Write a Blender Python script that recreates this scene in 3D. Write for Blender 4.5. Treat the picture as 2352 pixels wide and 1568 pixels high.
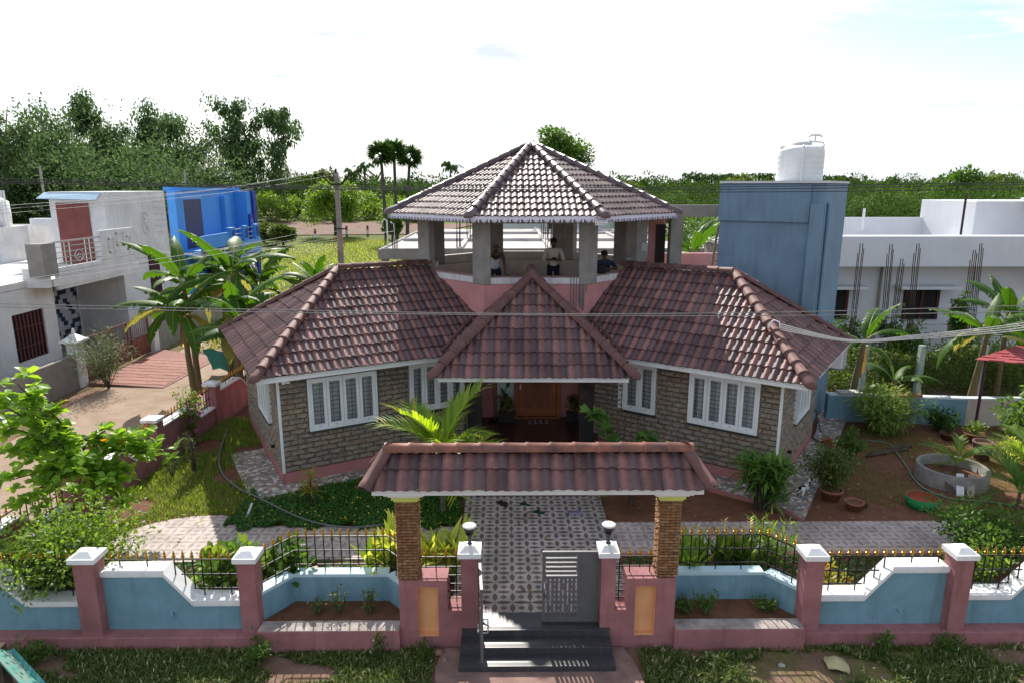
import bpy, bmesh, math, random
import numpy as np
from mathutils import Vector, Matrix
from math import sin, cos, pi, radians, sqrt, atan2, tan, exp
for o in list(bpy.data.objects): bpy.data.objects.remove(o)
S = bpy.context.scene
C = S.collection
# ---------------------------------------------------------------- camera
H = 7.2; F = 1568.; TH = math.atan(354 / F); YAW = radians(.5)
cam = bpy.data.cameras.new('camera'); co = bpy.data.objects.new('camera', cam); C.objects.link(co)
cam.lens = 24; cam.sensor_width = 36; cam.clip_end = 6000; cam.clip_start = .1
co.location = (0, 0, H); co.rotation_euler = (pi / 2 - TH, 0, -YAW)
S.camera = co
# ---------------------------------------------------------------- light
SUN = Vector((-.22, 1.25, 1.0)).normalized()       # towards the sun
EL = math.asin(SUN.z); AZ = atan2(SUN.x, SUN.y)
w = bpy.data.worlds.new('World'); S.world = w; w.use_nodes = True
nt = w.node_tree; nt.nodes.clear()
def N(nt, t, **k):
    n = nt.nodes.new(t)
    for a, b in k.items():
        if a.startswith('i_'): n.inputs[int(a[2:])].default_value = b
        else: setattr(n, a, b)
    return n
def L(nt, a, b): nt.links.new(a, b)
sky = N(nt, 'ShaderNodeTexSky', sky_type='NISHITA', sun_disc=False, sun_elevation=EL, sun_rotation=AZ)
sky.air_density = 1.0; sky.dust_density = 1.2; sky.ozone_density = 1.5; sky.altitude = 50
tc = N(nt, 'ShaderNodeTexCoord')
sx = N(nt, 'ShaderNodeSeparateXYZ'); L(nt, tc.outputs['Generated'], sx.inputs[0])
zm = N(nt, 'ShaderNodeMath', operation='MAXIMUM', i_1=.02); L(nt, sx.outputs['Z'], zm.inputs[0])
za = N(nt, 'ShaderNodeMath', operation='ADD', i_1=.12); L(nt, zm.outputs[0], za.inputs[0])
dv = N(nt, 'ShaderNodeVectorMath', operation='DIVIDE'); L(nt, tc.outputs['Generated'], dv.inputs[0])
cb = N(nt, 'ShaderNodeCombineXYZ', i_2=1.0); L(nt, za.outputs[0], cb.inputs[0]); L(nt, za.outputs[0], cb.inputs[1]); L(nt, cb.outputs[0], dv.inputs[1])
mp = N(nt, 'ShaderNodeMapping'); mp.inputs['Location'].default_value = (5.2, .7, 0); mp.inputs['Scale'].default_value = (.8, 1.35, .0); L(nt, dv.outputs[0], mp.inputs[0])
no = N(nt, 'ShaderNodeTexNoise'); no.inputs['Scale'].default_value = 1.3; no.inputs['Detail'].default_value = 9; no.inputs['Roughness'].default_value = .56; no.inputs['Distortion'].default_value = .5; L(nt, mp.outputs[0], no.inputs['Vector'])
rp = N(nt, 'ShaderNodeValToRGB'); rp.color_ramp.elements[0].position = .46; rp.color_ramp.elements[1].position = .60
L(nt, no.outputs['Fac'], rp.inputs[0])
mx = N(nt, 'ShaderNodeMixRGB')
n2 = N(nt, 'ShaderNodeTexNoise'); n2.inputs['Scale'].default_value = 2.6; n2.inputs['Detail'].default_value = 7; n2.inputs['Roughness'].default_value = .5; L(nt, mp.outputs[0], n2.inputs['Vector'])
cr = N(nt, 'ShaderNodeValToRGB'); cr.color_ramp.elements[0].position = .38; cr.color_ramp.elements[0].color = (5.0, 5.5, 6.0, 1); cr.color_ramp.elements[1].position = .6; cr.color_ramp.elements[1].color = (8.6, 8.8, 9.0, 1)
L(nt, n2.outputs['Fac'], cr.inputs[0]); L(nt, cr.outputs[0], mx.inputs[2])
L(nt, rp.outputs[0], mx.inputs[0]); L(nt, sky.outputs[0], mx.inputs[1])
hz = N(nt, 'ShaderNodeMapRange', i_1=.0, i_2=.17, i_3=.9, i_4=0.); L(nt, sx.outputs['Z'], hz.inputs[0])
mh = N(nt, 'ShaderNodeMixRGB'); mh.inputs[2].default_value = (6.2, 6.7, 7.1, 1); L(nt, hz.outputs[0], mh.inputs[0]); L(nt, mx.outputs[0], mh.inputs[1])
bg = N(nt, 'ShaderNodeBackground'); bg.inputs['Strength'].default_value = .1
L(nt, mh.outputs[0], bg.inputs['Color'])
wo = N(nt, 'ShaderNodeOutputWorld'); L(nt, bg.outputs[0], wo.inputs[0])
sl = bpy.data.lights.new('sun', 'SUN'); sl.energy = 4.2; sl.angle = radians(.5); sl.color = (1, .95, .86)
so = bpy.data.objects.new('sun', sl); C.objects.link(so); so.location = (-20, 60, 50)
so.rotation_euler = (-SUN).to_track_quat('-Z', 'Y').to_euler()
S.view_settings.view_transform = 'Standard'; S.view_settings.look = 'None'; S.view_settings.gamma = 1
S.view_settings.exposure = .78
try: S.view_settings.use_curve_mapping = False
except Exception: pass
S.render.engine = 'CYCLES'; S.cycles.max_bounces = 6; S.cycles.transparent_max_bounces = 8
S.render.resolution_x = 1024; S.render.resolution_y = 682
# ---------------------------------------------------------------- pixel helpers (photo at 2352 px wide gives a direction; the touched surface gives distance)
_c, _s, _cy, _sy = cos(TH), sin(TH), cos(YAW), sin(YAW)
def ray(u, v):
    a = (u - 1176) / F; b = -(v - 784) / F
    x, y, z = a, _c + b * _s, -_s + b * _c
    return Vector((x * _cy + y * _sy, -x * _sy + y * _cy, z))
def PZ(u, v, z=0.): r = ray(u, v); return Vector((0, 0, H)) + r * ((z - H) / r.z)
def PY(u, v, y): r = ray(u, v); return Vector((0, 0, H)) + r * (y / r.y)
def PX(u, v, x): r = ray(u, v); return Vector((0, 0, H)) + r * (x / r.x)
# ---------------------------------------------------------------- scene helpers
W = {}
def link(o): C.objects.link(o); return o
def tag(o, label=None, cat=None, group=None, kind=None):
    if label: o['label'] = label
    if cat: o['category'] = cat
    if group: o['group'] = group
    if kind: o['kind'] = kind
    return o
def thing(name, label, cat, loc=(0, 0, 0), rz=0, group=None):
    o = link(bpy.data.objects.new(name, None)); o.location = loc; o.rotation_euler = (0, 0, rz); o.empty_display_size = .2
    W[o] = Matrix.Translation(Vector(loc)) @ Matrix.Rotation(rz, 4, 'Z')
    return tag(o, label, cat, group)
def par(o, p):
    if p is not None:
        o.parent = p
        if p in W: o.matrix_parent_inverse = W[p].inverted()
    return o
class MB:
    """collects shapes (world coordinates) into one mesh"""
    def __init__(s): s.v = []; s.f = []; s.sm = []; s.mi = []
    def add(s, vs, fs, smooth=False, mi=0):
        k = len(s.v); s.v += [tuple(p) for p in vs]
        for f in fs: s.f.append(tuple(i + k for i in f)); s.sm.append(smooth); s.mi.append(mi)
        return s
    def box(s, x0, x1, y0, y1, z0, z1, mi=0):
        vs = [(x, y, z) for x in (x0, x1) for y in (y0, y1) for z in (z0, z1)]
        return s.add(vs, [(0, 1, 3, 2), (4, 6, 7, 5), (0, 4, 5, 1), (2, 3, 7, 6), (0, 2, 6, 4), (1, 5, 7, 3)], mi=mi)
    def obox(s, o, a, b, c, mi=0):
        """box from corner o with edge vectors a, b, c"""
        o, a, b, c = map(Vector, (o, a, b, c))
        vs = [o + a * i + b * j + c * k for i in (0, 1) for j in (0, 1) for k in (0, 1)]
        fl = a.cross(b).dot(c) < 0
        fs = [(0, 1, 3, 2), (4, 6, 7, 5), (0, 4, 5, 1), (2, 3, 7, 6), (0, 2, 6, 4), (1, 5, 7, 3)]
        return s.add(vs, [tuple(reversed(f)) if fl else f for f in fs], mi=mi)
    def bar(s, p, q, w=.03, h=None, mi=0):
        """rectangular bar from p to q"""
        p, q = Vector(p), Vector(q); d = (q - p); h = h or w
        up = Vector((0, 0, 1)) if abs(d.normalized().z) < .95 else Vector((0, 1, 0))
        a = d.cross(up).normalized() * w; b = a.cross(d).normalized() * h
        return s.obox(p - a / 2 - b / 2, d, a, b, mi)
    def prism(s, poly, z0, z1, mi=0):
        n = len(poly); ar = sum(poly[i][0] * poly[(i + 1) % n][1] - poly[(i + 1) % n][0] * poly[i][1] for i in range(n))
        if ar < 0: poly = poly[::-1]
        g = lambda z, i: z[i] if isinstance(z, (list, tuple)) else z
        vs = [(p[0], p[1], g(z0, i)) for i, p in enumerate(poly)] + [(p[0], p[1], g(z1, i)) for i, p in enumerate(poly)]
        return s.add(vs, [tuple(range(n - 1, -1, -1)), tuple(range(n, 2 * n))] + [(i, (i + 1) % n, n + (i + 1) % n, n + i) for i in range(n)], mi=mi)
    def extr(s, poly, o, e1, e2, d, mi=0):
        """polygon in plane (o,e1,e2) extruded by vector d"""
        o, e1, e2, d = map(Vector, (o, e1, e2, d)); n = len(poly)
        ar = sum(poly[i][0] * poly[(i + 1) % n][1] - poly[(i + 1) % n][0] * poly[i][1] for i in range(n))
        if (ar < 0) != (e1.cross(e2).dot(d) < 0): poly = poly[::-1]
        vs = [o + e1 * a + e2 * b for a, b in poly]; vs += [p + d for p in vs]
        return s.add(vs, [tuple(range(n - 1, -1, -1)), tuple(range(n, 2 * n))] + [(i, (i + 1) % n, n + (i + 1) % n, n + i) for i in range(n)], mi=mi)
    def tube(s, pts, r, seg=8, cap=True, smooth=True, mi=0):
        pts = [Vector(p) for p in pts]; n = len(pts)
        rs = r if isinstance(r, (list, tuple)) else [r] * n
        vs = []; a = None
        for i, p in enumerate(pts):
            t = (pts[min(i + 1, n - 1)] - pts[max(i - 1, 0)])
            t = t.normalized() if t.length > 1e-9 else Vector((0, 0, 1))
            if a is None:
                a = t.orthogonal().normalized()
            a = (a - t * a.dot(t)).normalized(); b = t.cross(a)
            vs += [p + (a * cos(2 * pi * k / seg) + b * sin(2 * pi * k / seg)) * rs[i] for k in range(seg)]
        fs = [(i * seg + k, i * seg + (k + 1) % seg, (i + 1) * seg + (k + 1) % seg, (i + 1) * seg + k) for i in range(n - 1) for k in range(seg)]
        s.add(vs, fs, smooth, mi)
        if cap:
            s.add(vs[:seg], [tuple(range(seg - 1, -1, -1))], False, mi); s.add(vs[-seg:], [tuple(range(seg))], False, mi)
        return s
    def lathe(s, prof, c, seg=20, smooth=True, mi=0, sq=1.):
        c = Vector(c); n = len(prof)
        vs = [c + Vector((r * cos(2 * pi * k / seg), r * sin(2 * pi * k / seg) * sq, z)) for r, z in prof for k in range(seg)]
        return s.add(vs, [(i * seg + k, i * seg + (k + 1) % seg, (i + 1) * seg + (k + 1) % seg, (i + 1) * seg + k) for i in range(n - 1) for k in range(seg)], smooth, mi)
    def build(s, name, mat, parent=None, bevel=0):
        me = bpy.data.meshes.new(name); me.from_pydata(s.v, [], s.f)
        me.polygons.foreach_set('use_smooth', s.sm); me.polygons.foreach_set('material_index', s.mi)
        for m in (mat if isinstance(mat, (list, tuple)) else [mat]): me.materials.append(m)
        me.update()
        o = link(bpy.data.objects.new(name, me)); par(o, parent)
        if bevel:
            b = o.modifiers.new('b', 'BEVEL'); b.width = bevel; b.segments = 2; b.limit_method = 'ANGLE'
        return o
def inst(name, me, mat4, parent=None):
    o = link(bpy.data.objects.new(name, me)); o.matrix_world = mat4; par(o, parent); return o
def npmesh(name, v, f, mat, parent=None, smooth=False, attrs=None):
    """v (N,3) f (M,k) arrays"""
    me = bpy.data.meshes.new(name); v = np.asarray(v, np.float32); f = np.asarray(f, np.int32); k = f.shape[1]
    me.vertices.add(len(v)); me.vertices.foreach_set('co', v.ravel())
    me.loops.add(f.size); me.loops.foreach_set('vertex_index', f.ravel())
    me.polygons.add(len(f)); me.polygons.foreach_set('loop_start', np.arange(0, f.size, k, dtype=np.int32))
    if smooth: me.polygons.foreach_set('use_smooth', np.ones(len(f), bool))
    me.materials.append(mat); me.update(calc_edges=True)
    o = link(bpy.data.objects.new(name, me)); par(o, parent); return o
# leaf templates: x along the leaf, y across, z up (unit length)
def T_(v, f): return np.array(v, float), np.array(f, int)
LEAF2 = T_([(0, 0, 0), (.45, .26, .06), (1, 0, -.05), (.45, -.26, .06)], [(0, 3, 2, 1)])
LEAFB = T_([(0, 0, 0), (.3, .24, .05), (.72, .27, .04), (1, 0, -.1), (.72, -.27, .04), (.3, -.24, .05), (.3, 0, 0), (.72, 0, -.03)],
           [(0, 6, 1, 1), (6, 7, 2, 1), (7, 3, 2, 2), (0, 5, 6, 6), (5, 4, 7, 6), (4, 3, 7, 7)])
BLADE = T_([(0, .05, 0), (.5, .04, .05), (1, 0, -.08), (.5, -.04, .05), (0, -.05, 0)], [(0, 4, 3, 1), (1, 3, 2, 2)])
LANCE = T_([(0, .03, 0), (.4, .12, .06), (1, 0, -.12), (.4, -.12, .06), (0, -.03, 0)], [(0, 4, 3, 1), (1, 3, 2, 2)])
FLOWER = T_([(.5 * cos(a) + .0, .5 * sin(a), .05 * (i % 2)) for i, a in enumerate([k * pi / 4 for k in range(8)])], [(0, 1, 2, 3), (0, 3, 4, 7), (4, 5, 6, 7)])
def unit(a): return a / np.maximum(np.linalg.norm(a, axis=1, keepdims=True), 1e-9)
def scatter(name, tmpl, pos, d, size, mat, parent=None, up=None, rng=None, wid=None):
    tv, tf = tmpl; pos = np.asarray(pos, float); n = len(pos); d = unit(np.asarray(d, float))
    if up is None: up = np.tile([0, 0, 1.], (n, 1))
    if rng is not None: up = up + rng.normal(0, .45, (n, 3))
    y = unit(np.cross(up, d)); z = np.cross(d, y)
    sz = np.broadcast_to(np.asarray(size, float), (n,))
    wd = 1. if wid is None else wid
    v = pos[:, None] + sz[:, None, None] * (tv[None, :, :1] * d[:, None] + tv[None, :, 1:2] * wd * y[:, None] + tv[None, :, 2:] * z[:, None])
    k = tf.shape[1]; f = (tf[None] + (np.arange(n) * len(tv))[:, None, None]).reshape(-1, k)
    v = v.reshape(-1, 3)
    # degenerate quads -> triangles kept as quads with repeated index are invalid, so split
    tri = []
    if k == 4:
        a = f[:, [0, 1, 2]]; b = f[:, [0, 2, 3]]; m = f[:, 2] != f[:, 3]
        f = np.vstack([a, b[m]])
    return npmesh(name, v, f, mat, parent)
def rvec(rng, n): return unit(rng.normal(0, 1, (n, 3)))
# ---------------------------------------------------------------- materials
MATS = {}
def base(name, rough=.7, spec=.3):
    m = bpy.data.materials.new(name); m.use_nodes = True; nt = m.node_tree; p = nt.nodes['Principled BSDF']
    p.inputs['Roughness'].default_value = rough; p.inputs['Specular IOR Level'].default_value = spec
    return m, nt, p
def rgb(c): return (c[0], c[1], c[2], 1)
def M(name, col, rough=.75, var=.12, scale=3., spec=.3, bump=0., bscale=40., col2=None, metal=0., streak=0., streakcol=(.12, .11, .1)):
    """plain surface: colour with soft mottling, fine relief, optional vertical weather streaks"""
    if name in MATS: return MATS[name]
    m, nt, p = base(name, rough, spec); p.inputs['Metallic'].default_value = metal
    geo = N(nt, 'ShaderNodeNewGeometry')
    n1 = N(nt, 'ShaderNodeTexNoise'); n1.inputs['Scale'].default_value = scale; n1.inputs['Detail'].default_value = 6; n1.inputs['Roughness'].default_value = .62
    L(nt, geo.outputs['Position'], n1.inputs['Vector'])
    rr = N(nt, 'ShaderNodeMapRange', i_1=.3, i_2=.7); L(nt, n1.outputs['Fac'], rr.inputs[0])
    mx = N(nt, 'ShaderNodeMixRGB'); c2 = col2 or tuple(x * (1 - 2 * var) for x in col); c1 = col if col2 else tuple(min(1, x * (1 + .6 * var)) for x in col)
    mx.inputs[1].default_value = rgb(c1); mx.inputs[2].default_value = rgb(c2); L(nt, rr.outputs[0], mx.inputs[0])
    out = mx.outputs[0]
    if streak:
        mp = N(nt, 'ShaderNodeMapping'); mp.inputs['Scale'].default_value = (5, 5, .45); L(nt, geo.outputs['Position'], mp.inputs[0])
        n2 = N(nt, 'ShaderNodeTexNoise'); n2.inputs['Scale'].default_value = 1.6; n2.inputs['Detail'].default_value = 5; L(nt, mp.outputs[0], n2.inputs['Vector'])
        r2 = N(nt, 'ShaderNodeMapRange', i_1=.52, i_2=.78, i_3=0., i_4=streak); L(nt, n2.outputs['Fac'], r2.inputs[0])
        m2 = N(nt, 'ShaderNodeMixRGB'); m2.inputs[2].default_value = rgb(streakcol); L(nt, r2.outputs[0], m2.inputs[0]); L(nt, out, m2.inputs[1]); out = m2.outputs[0]
    L(nt, out, p.inputs['Base Color'])
    if bump:
        n3 = N(nt, 'ShaderNodeTexNoise'); n3.inputs['Scale'].default_value = bscale; n3.inputs['Detail'].default_value = 4; L(nt, geo.outputs['Position'], n3.inputs['Vector'])
        bp = N(nt, 'ShaderNodeBump'); bp.inputs['Strength'].default_value = bump; bp.inputs['Distance'].default_value = .02; L(nt, n3.outputs['Fac'], bp.inputs['Height']); L(nt, bp.outputs[0], p.inputs['Normal'])
    MATS[name] = m; return m
def leafmat(name, c1, c2, trans=.35, rough=.5, c3=None, p3=.93, spec=.25):
    """leaves: each leaf island its own shade between c1 and c2 (a few c3), light passing through"""
    if name in MATS: return MATS[name]
    m, nt, p = base(name, rough, spec)
    geo = N(nt, 'ShaderNodeNewGeometry')
    c1, c2, c3 = [tuple(x * q for x, q in zip(c, (1.2, 1.28, 1.1))) if c else None for c in (c1, c2, c3)]
    rp = N(nt, 'ShaderNodeValToRGB'); e = rp.color_ramp.elements; e[0].color = rgb(c1); e[1].color = rgb(c2); e[1].position = p3 if c3 else 1.
    if c3: x = rp.color_ramp.elements.new(min(.999, p3 + .02)); x.color = rgb(c3)
    L(nt, geo.outputs['Random Per Island'], rp.inputs[0]); L(nt, rp.outputs[0], p.inputs['Base Color'])
    tr = N(nt, 'ShaderNodeBsdfTranslucent'); hs = N(nt, 'ShaderNodeHueSaturation'); hs.inputs['Hue'].default_value = .485; hs.inputs['Saturation'].default_value = 1.1; hs.inputs['Value'].default_value = 1.7
    L(nt, rp.outputs[0], hs.inputs['Color']); L(nt, hs.outputs[0], tr.inputs['Color'])
    ms = N(nt, 'ShaderNodeMixShader', i_0=trans); L(nt, p.outputs[0], ms.inputs[1]); L(nt, tr.outputs[0], ms.inputs[2])
    L(nt, ms.outputs[0], nt.nodes['Material Output'].inputs[0]); MATS[name] = m; return m
def objmat(name, stops, rough=.7, spec=.3, nscale=8., namt=.5, bump=.4, bscale=60., attr=None):
    """pieces: each object / island takes its own shade from the stops, plus fine mottling"""
    if name in MATS: return MATS[name]
    m, nt, p = base(name, rough, spec); geo = N(nt, 'ShaderNodeNewGeometry'); oi = N(nt, 'ShaderNodeObjectInfo')
    ad = N(nt, 'ShaderNodeMath', operation='ADD'); L(nt, oi.outputs['Random'], ad.inputs[0]); L(nt, geo.outputs['Random Per Island'], ad.inputs[1])
    fr = N(nt, 'ShaderNodeMath', operation='FRACT'); L(nt, ad.outputs[0], fr.inputs[0])
    rp = N(nt, 'ShaderNodeValToRGB'); els = rp.color_ramp.elements
    els[0].color = rgb(stops[0]); els[1].color = rgb(stops[-1])
    for i, c in enumerate(stops[1:-1]): els.new((i + 1) / (len(stops) - 1)).color = rgb(c)
    L(nt, fr.outputs[0], rp.inputs[0])
    n1 = N(nt, 'ShaderNodeTexNoise'); n1.inputs['Scale'].default_value = nscale; n1.inputs['Detail'].default_value = 6; L(nt, geo.outputs['Position'], n1.inputs['Vector'])
    rr = N(nt, 'ShaderNodeMapRange', i_1=.3, i_2=.7, i_3=1 - namt, i_4=1 + namt * .5); L(nt, n1.outputs['Fac'], rr.inputs[0])
    mu = N(nt, 'ShaderNodeVectorMath', operation='SCALE'); L(nt, rp.outputs[0], mu.inputs[0]); L(nt, rr.outputs[0], mu.inputs['Scale'])
    L(nt, mu.outputs[0], p.inputs['Base Color'])
    n3 = N(nt, 'ShaderNodeTexNoise'); n3.inputs['Scale'].default_value = bscale; n3.inputs['Detail'].default_value = 5; L(nt, geo.outputs['Position'], n3.inputs['Vector'])
    bp = N(nt, 'ShaderNodeBump'); bp.inputs['Strength'].default_value = bump; bp.inputs['Distance'].default_value = .015; L(nt, n3.outputs['Fac'], bp.inputs['Height']); L(nt, bp.outputs[0], p.inputs['Normal'])
    MATS[name] = m; return m
PINKF_ = M('front_pink_paint', (.39, .168, .17), .8, .14, 2.2, bump=.3, streak=.5, streakcol=(.16, .075, .06))
PINK = M('pink_paint', (.46, .19, .185), .7, .08, 1.2, bump=.15, streak=.12, streakcol=(.3, .14, .12))
PINKL = M('pink_paint_upper', (.60, .27, .26), .75, .1, 1.5, bump=.15, streak=.35, streakcol=(.28, .26, .25))
BLUE = M('blue_paint', (.195, .35, .425), .8, .1, 2.5, bump=.3, bscale=70, streak=.45, streakcol=(.09, .145, .16))
TBLUE = M('tower_blue_paint', (.185, .285, .385), .85, .09, 1.0, bump=.3, bscale=30, streak=.42, streakcol=(.09, .13, .17))
WHITE = M('white_paint', (.80, .80, .79), .6, .05, 2., streak=.1)
DWHITE = M('weathered_white_paint', (.74, .73, .72), .8, .10, 1.2, streak=.3, streakcol=(.30, .28, .25), bump=.15)
RWHITE = M('pale_wall_paint', (.66, .67, .70), .8, .05, .8, streak=.12, streakcol=(.4, .4, .4))
GRAN = M('black_granite', (.058, .06, .066), .38, .25, 30, spec=.5, streak=.3, streakcol=(.16, .12, .09))
CONC = M('raw_cement', (.30, .28, .255), .9, .14, 2.5, bump=.25, streak=.25, streakcol=(.2, .18, .16))
CONCL = M('pale_concrete', (.5, .48, .45), .9, .15, 2., bump=.3, streak=.2)
CREAM = M('cream_plaster', (.55, .48, .42), .85, .1, 1.8, streak=.25, streakcol=(.3, .25, .22))
GREYM = M('grey_gate_paint', (.13, .13, .135), .45, .1, 5, spec=.5)
BLACKM = M('black_iron', (.015, .015, .016), .5, .2, 8)
GOLD = M('gold_paint', (.62, .36, .05), .35, .15, 20, spec=.6, metal=.5)
SOIL = M('red_soil', (.20, .085, .045), .95, .25, 5, bump=.6, bscale=25, col2=(.11, .05, .03))
UPVC = M('white_upvc', (.82, .83, .84), .35, .03, 3, spec=.5)
ORANGE = M('orange_niche_paint', (.80, .42, .20), .75, .06, 3, bump=.1)
STEEL = M('steel', (.6, .6, .6), .3, .1, 9, metal=.9)
LIME = M('lime_paint', (.62, .68, .18), .7, .05, 4)
# ================================================================ SETTING
def hgt(x, y):
    t = min(1, max(0, (y - 85) / 110.)); t = t * t * (3 - 2 * t)
    return 2.6 * t
def ground_mat():
    m, nt, p = base('ground_cover', .95, .1); geo = N(nt, 'ShaderNodeNewGeometry')
    def noise(sc, det=6, ro=.6, vec=None):
        n = N(nt, 'ShaderNodeTexNoise'); n.inputs['Scale'].default_value = sc; n.inputs['Detail'].default_value = det; n.inputs['Roughness'].default_value = ro
        L(nt, geo.outputs['Position'], n.inputs['Vector']); return n.outputs['Fac']
    def mix(f, a, b):
        x = N(nt, 'ShaderNodeMixRGB'); L(nt, f, x.inputs[0])
        for i, c in ((1, a), (2, b)):
            if isinstance(c, tuple): x.inputs[i].default_value = rgb(c)
            else: L(nt, c, x.inputs[i])
        return x.outputs[0]
    def mr(f, a, b):
        r = N(nt, 'ShaderNodeMapRange', i_1=a, i_2=b); L(nt, f, r.inputs[0]); return r.outputs[0]
    dirt = mix(mr(noise(3), .35, .65), (.25, .16, .115), (.17, .10, .07))
    grass = mix(mr(noise(.35), .35, .65), (.13, .17, .03), (.20, .18, .06))
    grass = mix(mr(noise(9), .35, .65), grass, (.07, .10, .02))
    c = mix(mr(noise(.5, 7, .65), .50, .62), dirt, grass)
    sy_ = N(nt, 'ShaderNodeSeparateXYZ'); L(nt, geo.outputs['Position'], sy_.inputs[0])
    far = mr(sy_.outputs['Y'], 24, 40); c = mix(far, c, grass)
    wood = mr(sy_.outputs['Y'], 150, 190); c = mix(wood, c, (.035, .06, .015))
    L(nt, c, p.inputs['Base Color'])
    bp = N(nt, 'ShaderNodeBump'); bp.inputs['Strength'].default_value = .8; bp.inputs['Distance'].default_value = .05; L(nt, noise(14), bp.inputs['Height']); L(nt, bp.outputs[0], p.inputs['Normal'])
    return m
xs = [-3000, -1200, -500, -200] + list(range(-120, 121, 12)) + [200, 500, 1200, 3000]
ys = [-300, -60, -20, 0, 6, 10, 14, 20, 30, 45, 60, 75] + list(range(85, 200, 8)) + [220, 300, 500, 900, 1800, 4500]
vs = [(x, y, hgt(x, y)) for y in ys for x in xs]; nx = len(xs)
fs = [(j * nx + i, j * nx + i + 1, (j + 1) * nx + i + 1, (j + 1) * nx + i) for j in range(len(ys) - 1) for i in range(nx - 1)]
tag(MB().add(vs, fs, True).build('ground', ground_mat()), kind='structure')
LANE = M('lane_dirt', (.37, .275, .20), .95, .2, 1.2, bump=.5, bscale=12, col2=(.25, .17, .12))
lane = MB(); n = 24; rl = random.Random(4); lv = []
for i in range(n + 1):
    y = 8 + i * 1.6; lv += [(-14.6 + rl.uniform(-.3, .3), y, .006), (-8.9 if y < 21 else -8.4 - (y - 21) * .05 + rl.uniform(-.2, .2), y, .006)]
lane.add(lv, [(2 * i, 2 * i + 1, 2 * i + 3, 2 * i + 2) for i in range(n)]); tag(lane.build('lane', LANE), kind='structure')
PLOW = M('ploughed_soil', (.20, .12, .085), .95, .25, .8, bump=1., bscale=4, col2=(.13, .075, .055))
pl = MB(); pv = [(-75, 98), (-12, 104), (-5, 122), (-30, 128), (-90, 122)]
pl.prism([(x, y) for x, y in pv], [hgt(0, y) - .3 for x, y in pv], [hgt(0, y) + .12 for x, y in pv]); tag(pl.build('ploughed_field', PLOW), kind='structure')
# the raised yard inside the compound walls
yard = MB().prism([(-8.95, 9.98), (17.5, 9.98), (17.5, 19.15), (9.62, 19.55), (9.62, 27), (-8.3, 27), (-8.3, 20)], 0.02, .30)
tag(yard.build('yard', SOIL), kind='structure')
apr = MB().prism([(-1.05, 8.72), (-.6, 8.6), (.5, 8.66), (1.7, 8.58), (2.05, 8.75), (1.98, 9.2), (1.86, 9.57), (-1.0, 9.57), (-1.1, 9.1)], .0, .035)
tag(apr.build('apron', M('cement_apron', (.30, .19, .16), .95, .2, 3, bump=.4)), kind='structure')
# patterned paving
def paving(name, ca, cb, rough):
    m, nt, p = base(name, rough, .35); geo = N(nt, 'ShaderNodeNewGeometry'); sp = N(nt, 'ShaderNodeSeparateXYZ'); L(nt, geo.outputs['Position'], sp.inputs[0])
    def mth(op, a, b=0.):
        n = N(nt, 'ShaderNodeMath', operation=op)
        for i, q in enumerate((a, b)):
            if isinstance(q, (int, float)): n.inputs[i].default_value = q
            else: L(nt, q, n.inputs[i])
        return n.outputs[0]
    px_ = mth('SUBTRACT', mth('FRACT', mth('DIVIDE', mth('ADD', sp.outputs['X'], 50), .3)), .5)
    py_ = mth('SUBTRACT', mth('FRACT', mth('DIVIDE', mth('ADD', sp.outputs['Y'], 50), .3)), .5)
    ax, ay = mth('ABSOLUTE', px_), mth('ABSOLUTE', py_)
    def lens(al, ac):   # lens on the edge: along al (centred 0), distance from the edge .5-ac
        e = mth('SUBTRACT', .5, ac); wdt = mth('MULTIPLY', mth('SUBTRACT', 1, mth('POWER', mth('DIVIDE', al, .41), 1.6)), .155)
        return mth('LESS_THAN', e, wdt)
    star = mth('LESS_THAN', mth('ADD', mth('POWER', ax, .8), mth('POWER', ay, .8)), .33)
    dark = mth('MAXIMUM', mth('MAXIMUM', lens(ax, ay), lens(ay, ax)), star)
    ang = mth('ABSOLUTE', mth('SUBTRACT', ax, ay)); seam = mth('LESS_THAN', ang, .012)
    n1 = N(nt, 'ShaderNodeTexNoise'); n1.inputs['Scale'].default_value = 2.2; n1.inputs['Detail'].default_value = 6; L(nt, geo.outputs['Position'], n1.inputs['Vector'])
    mx = N(nt, 'ShaderNodeMixRGB'); mx.inputs[1].default_value = rgb(ca); mx.inputs[2].default_value = rgb(cb); L(nt, dark, mx.inputs[0])
    m2 = N(nt, 'ShaderNodeMixRGB', blend_type='MULTIPLY'); m2.inputs[2].default_value = (.72, .7, .68, 1); L(nt, mth('MULTIPLY', seam, mth('SUBTRACT', 1, dark)), m2.inputs[0]); L(nt, mx.outputs[0], m2.inputs[1])
    rr = N(nt, 'ShaderNodeMapRange', i_1=.3, i_2=.7, i_3=.66, i_4=1.12); L(nt, n1.outputs['Fac'], rr.inputs[0])
    sc = N(nt, 'ShaderNodeVectorMath', operation='SCALE'); L(nt, m2.outputs[0], sc.inputs[0]); L(nt, rr.outputs[0], sc.inputs['Scale']); L(nt, sc.outputs[0], p.inputs['Base Color'])
    return m
PAVE = paving('patterned_paver', (.47, .40, .37), (.155, .118, .105), .6)
PAVE2 = paving('worn_patterned_paver', (.50, .41, .37), (.34, .27, .25), .65)
tm = bpy.data.meshes.new('paver'); tb = MB().box(.002, .298, .002, .298, 0, .012); tm.from_pydata(tb.v, [], tb.f); tm.materials.append(PAVE)
tm2 = tm.copy(); tm2.materials[0] = PAVE2
def inpoly(p, poly):
    c = False; n = len(poly)
    for i in range(n):
        a, b = poly[i], poly[(i + 1) % n]
        if (a[1] > p[1]) != (b[1] > p[1]) and p[0] < (b[0] - a[0]) * (p[1] - a[1]) / (b[1] - a[1]) + a[0]: c = not c
    return c
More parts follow.
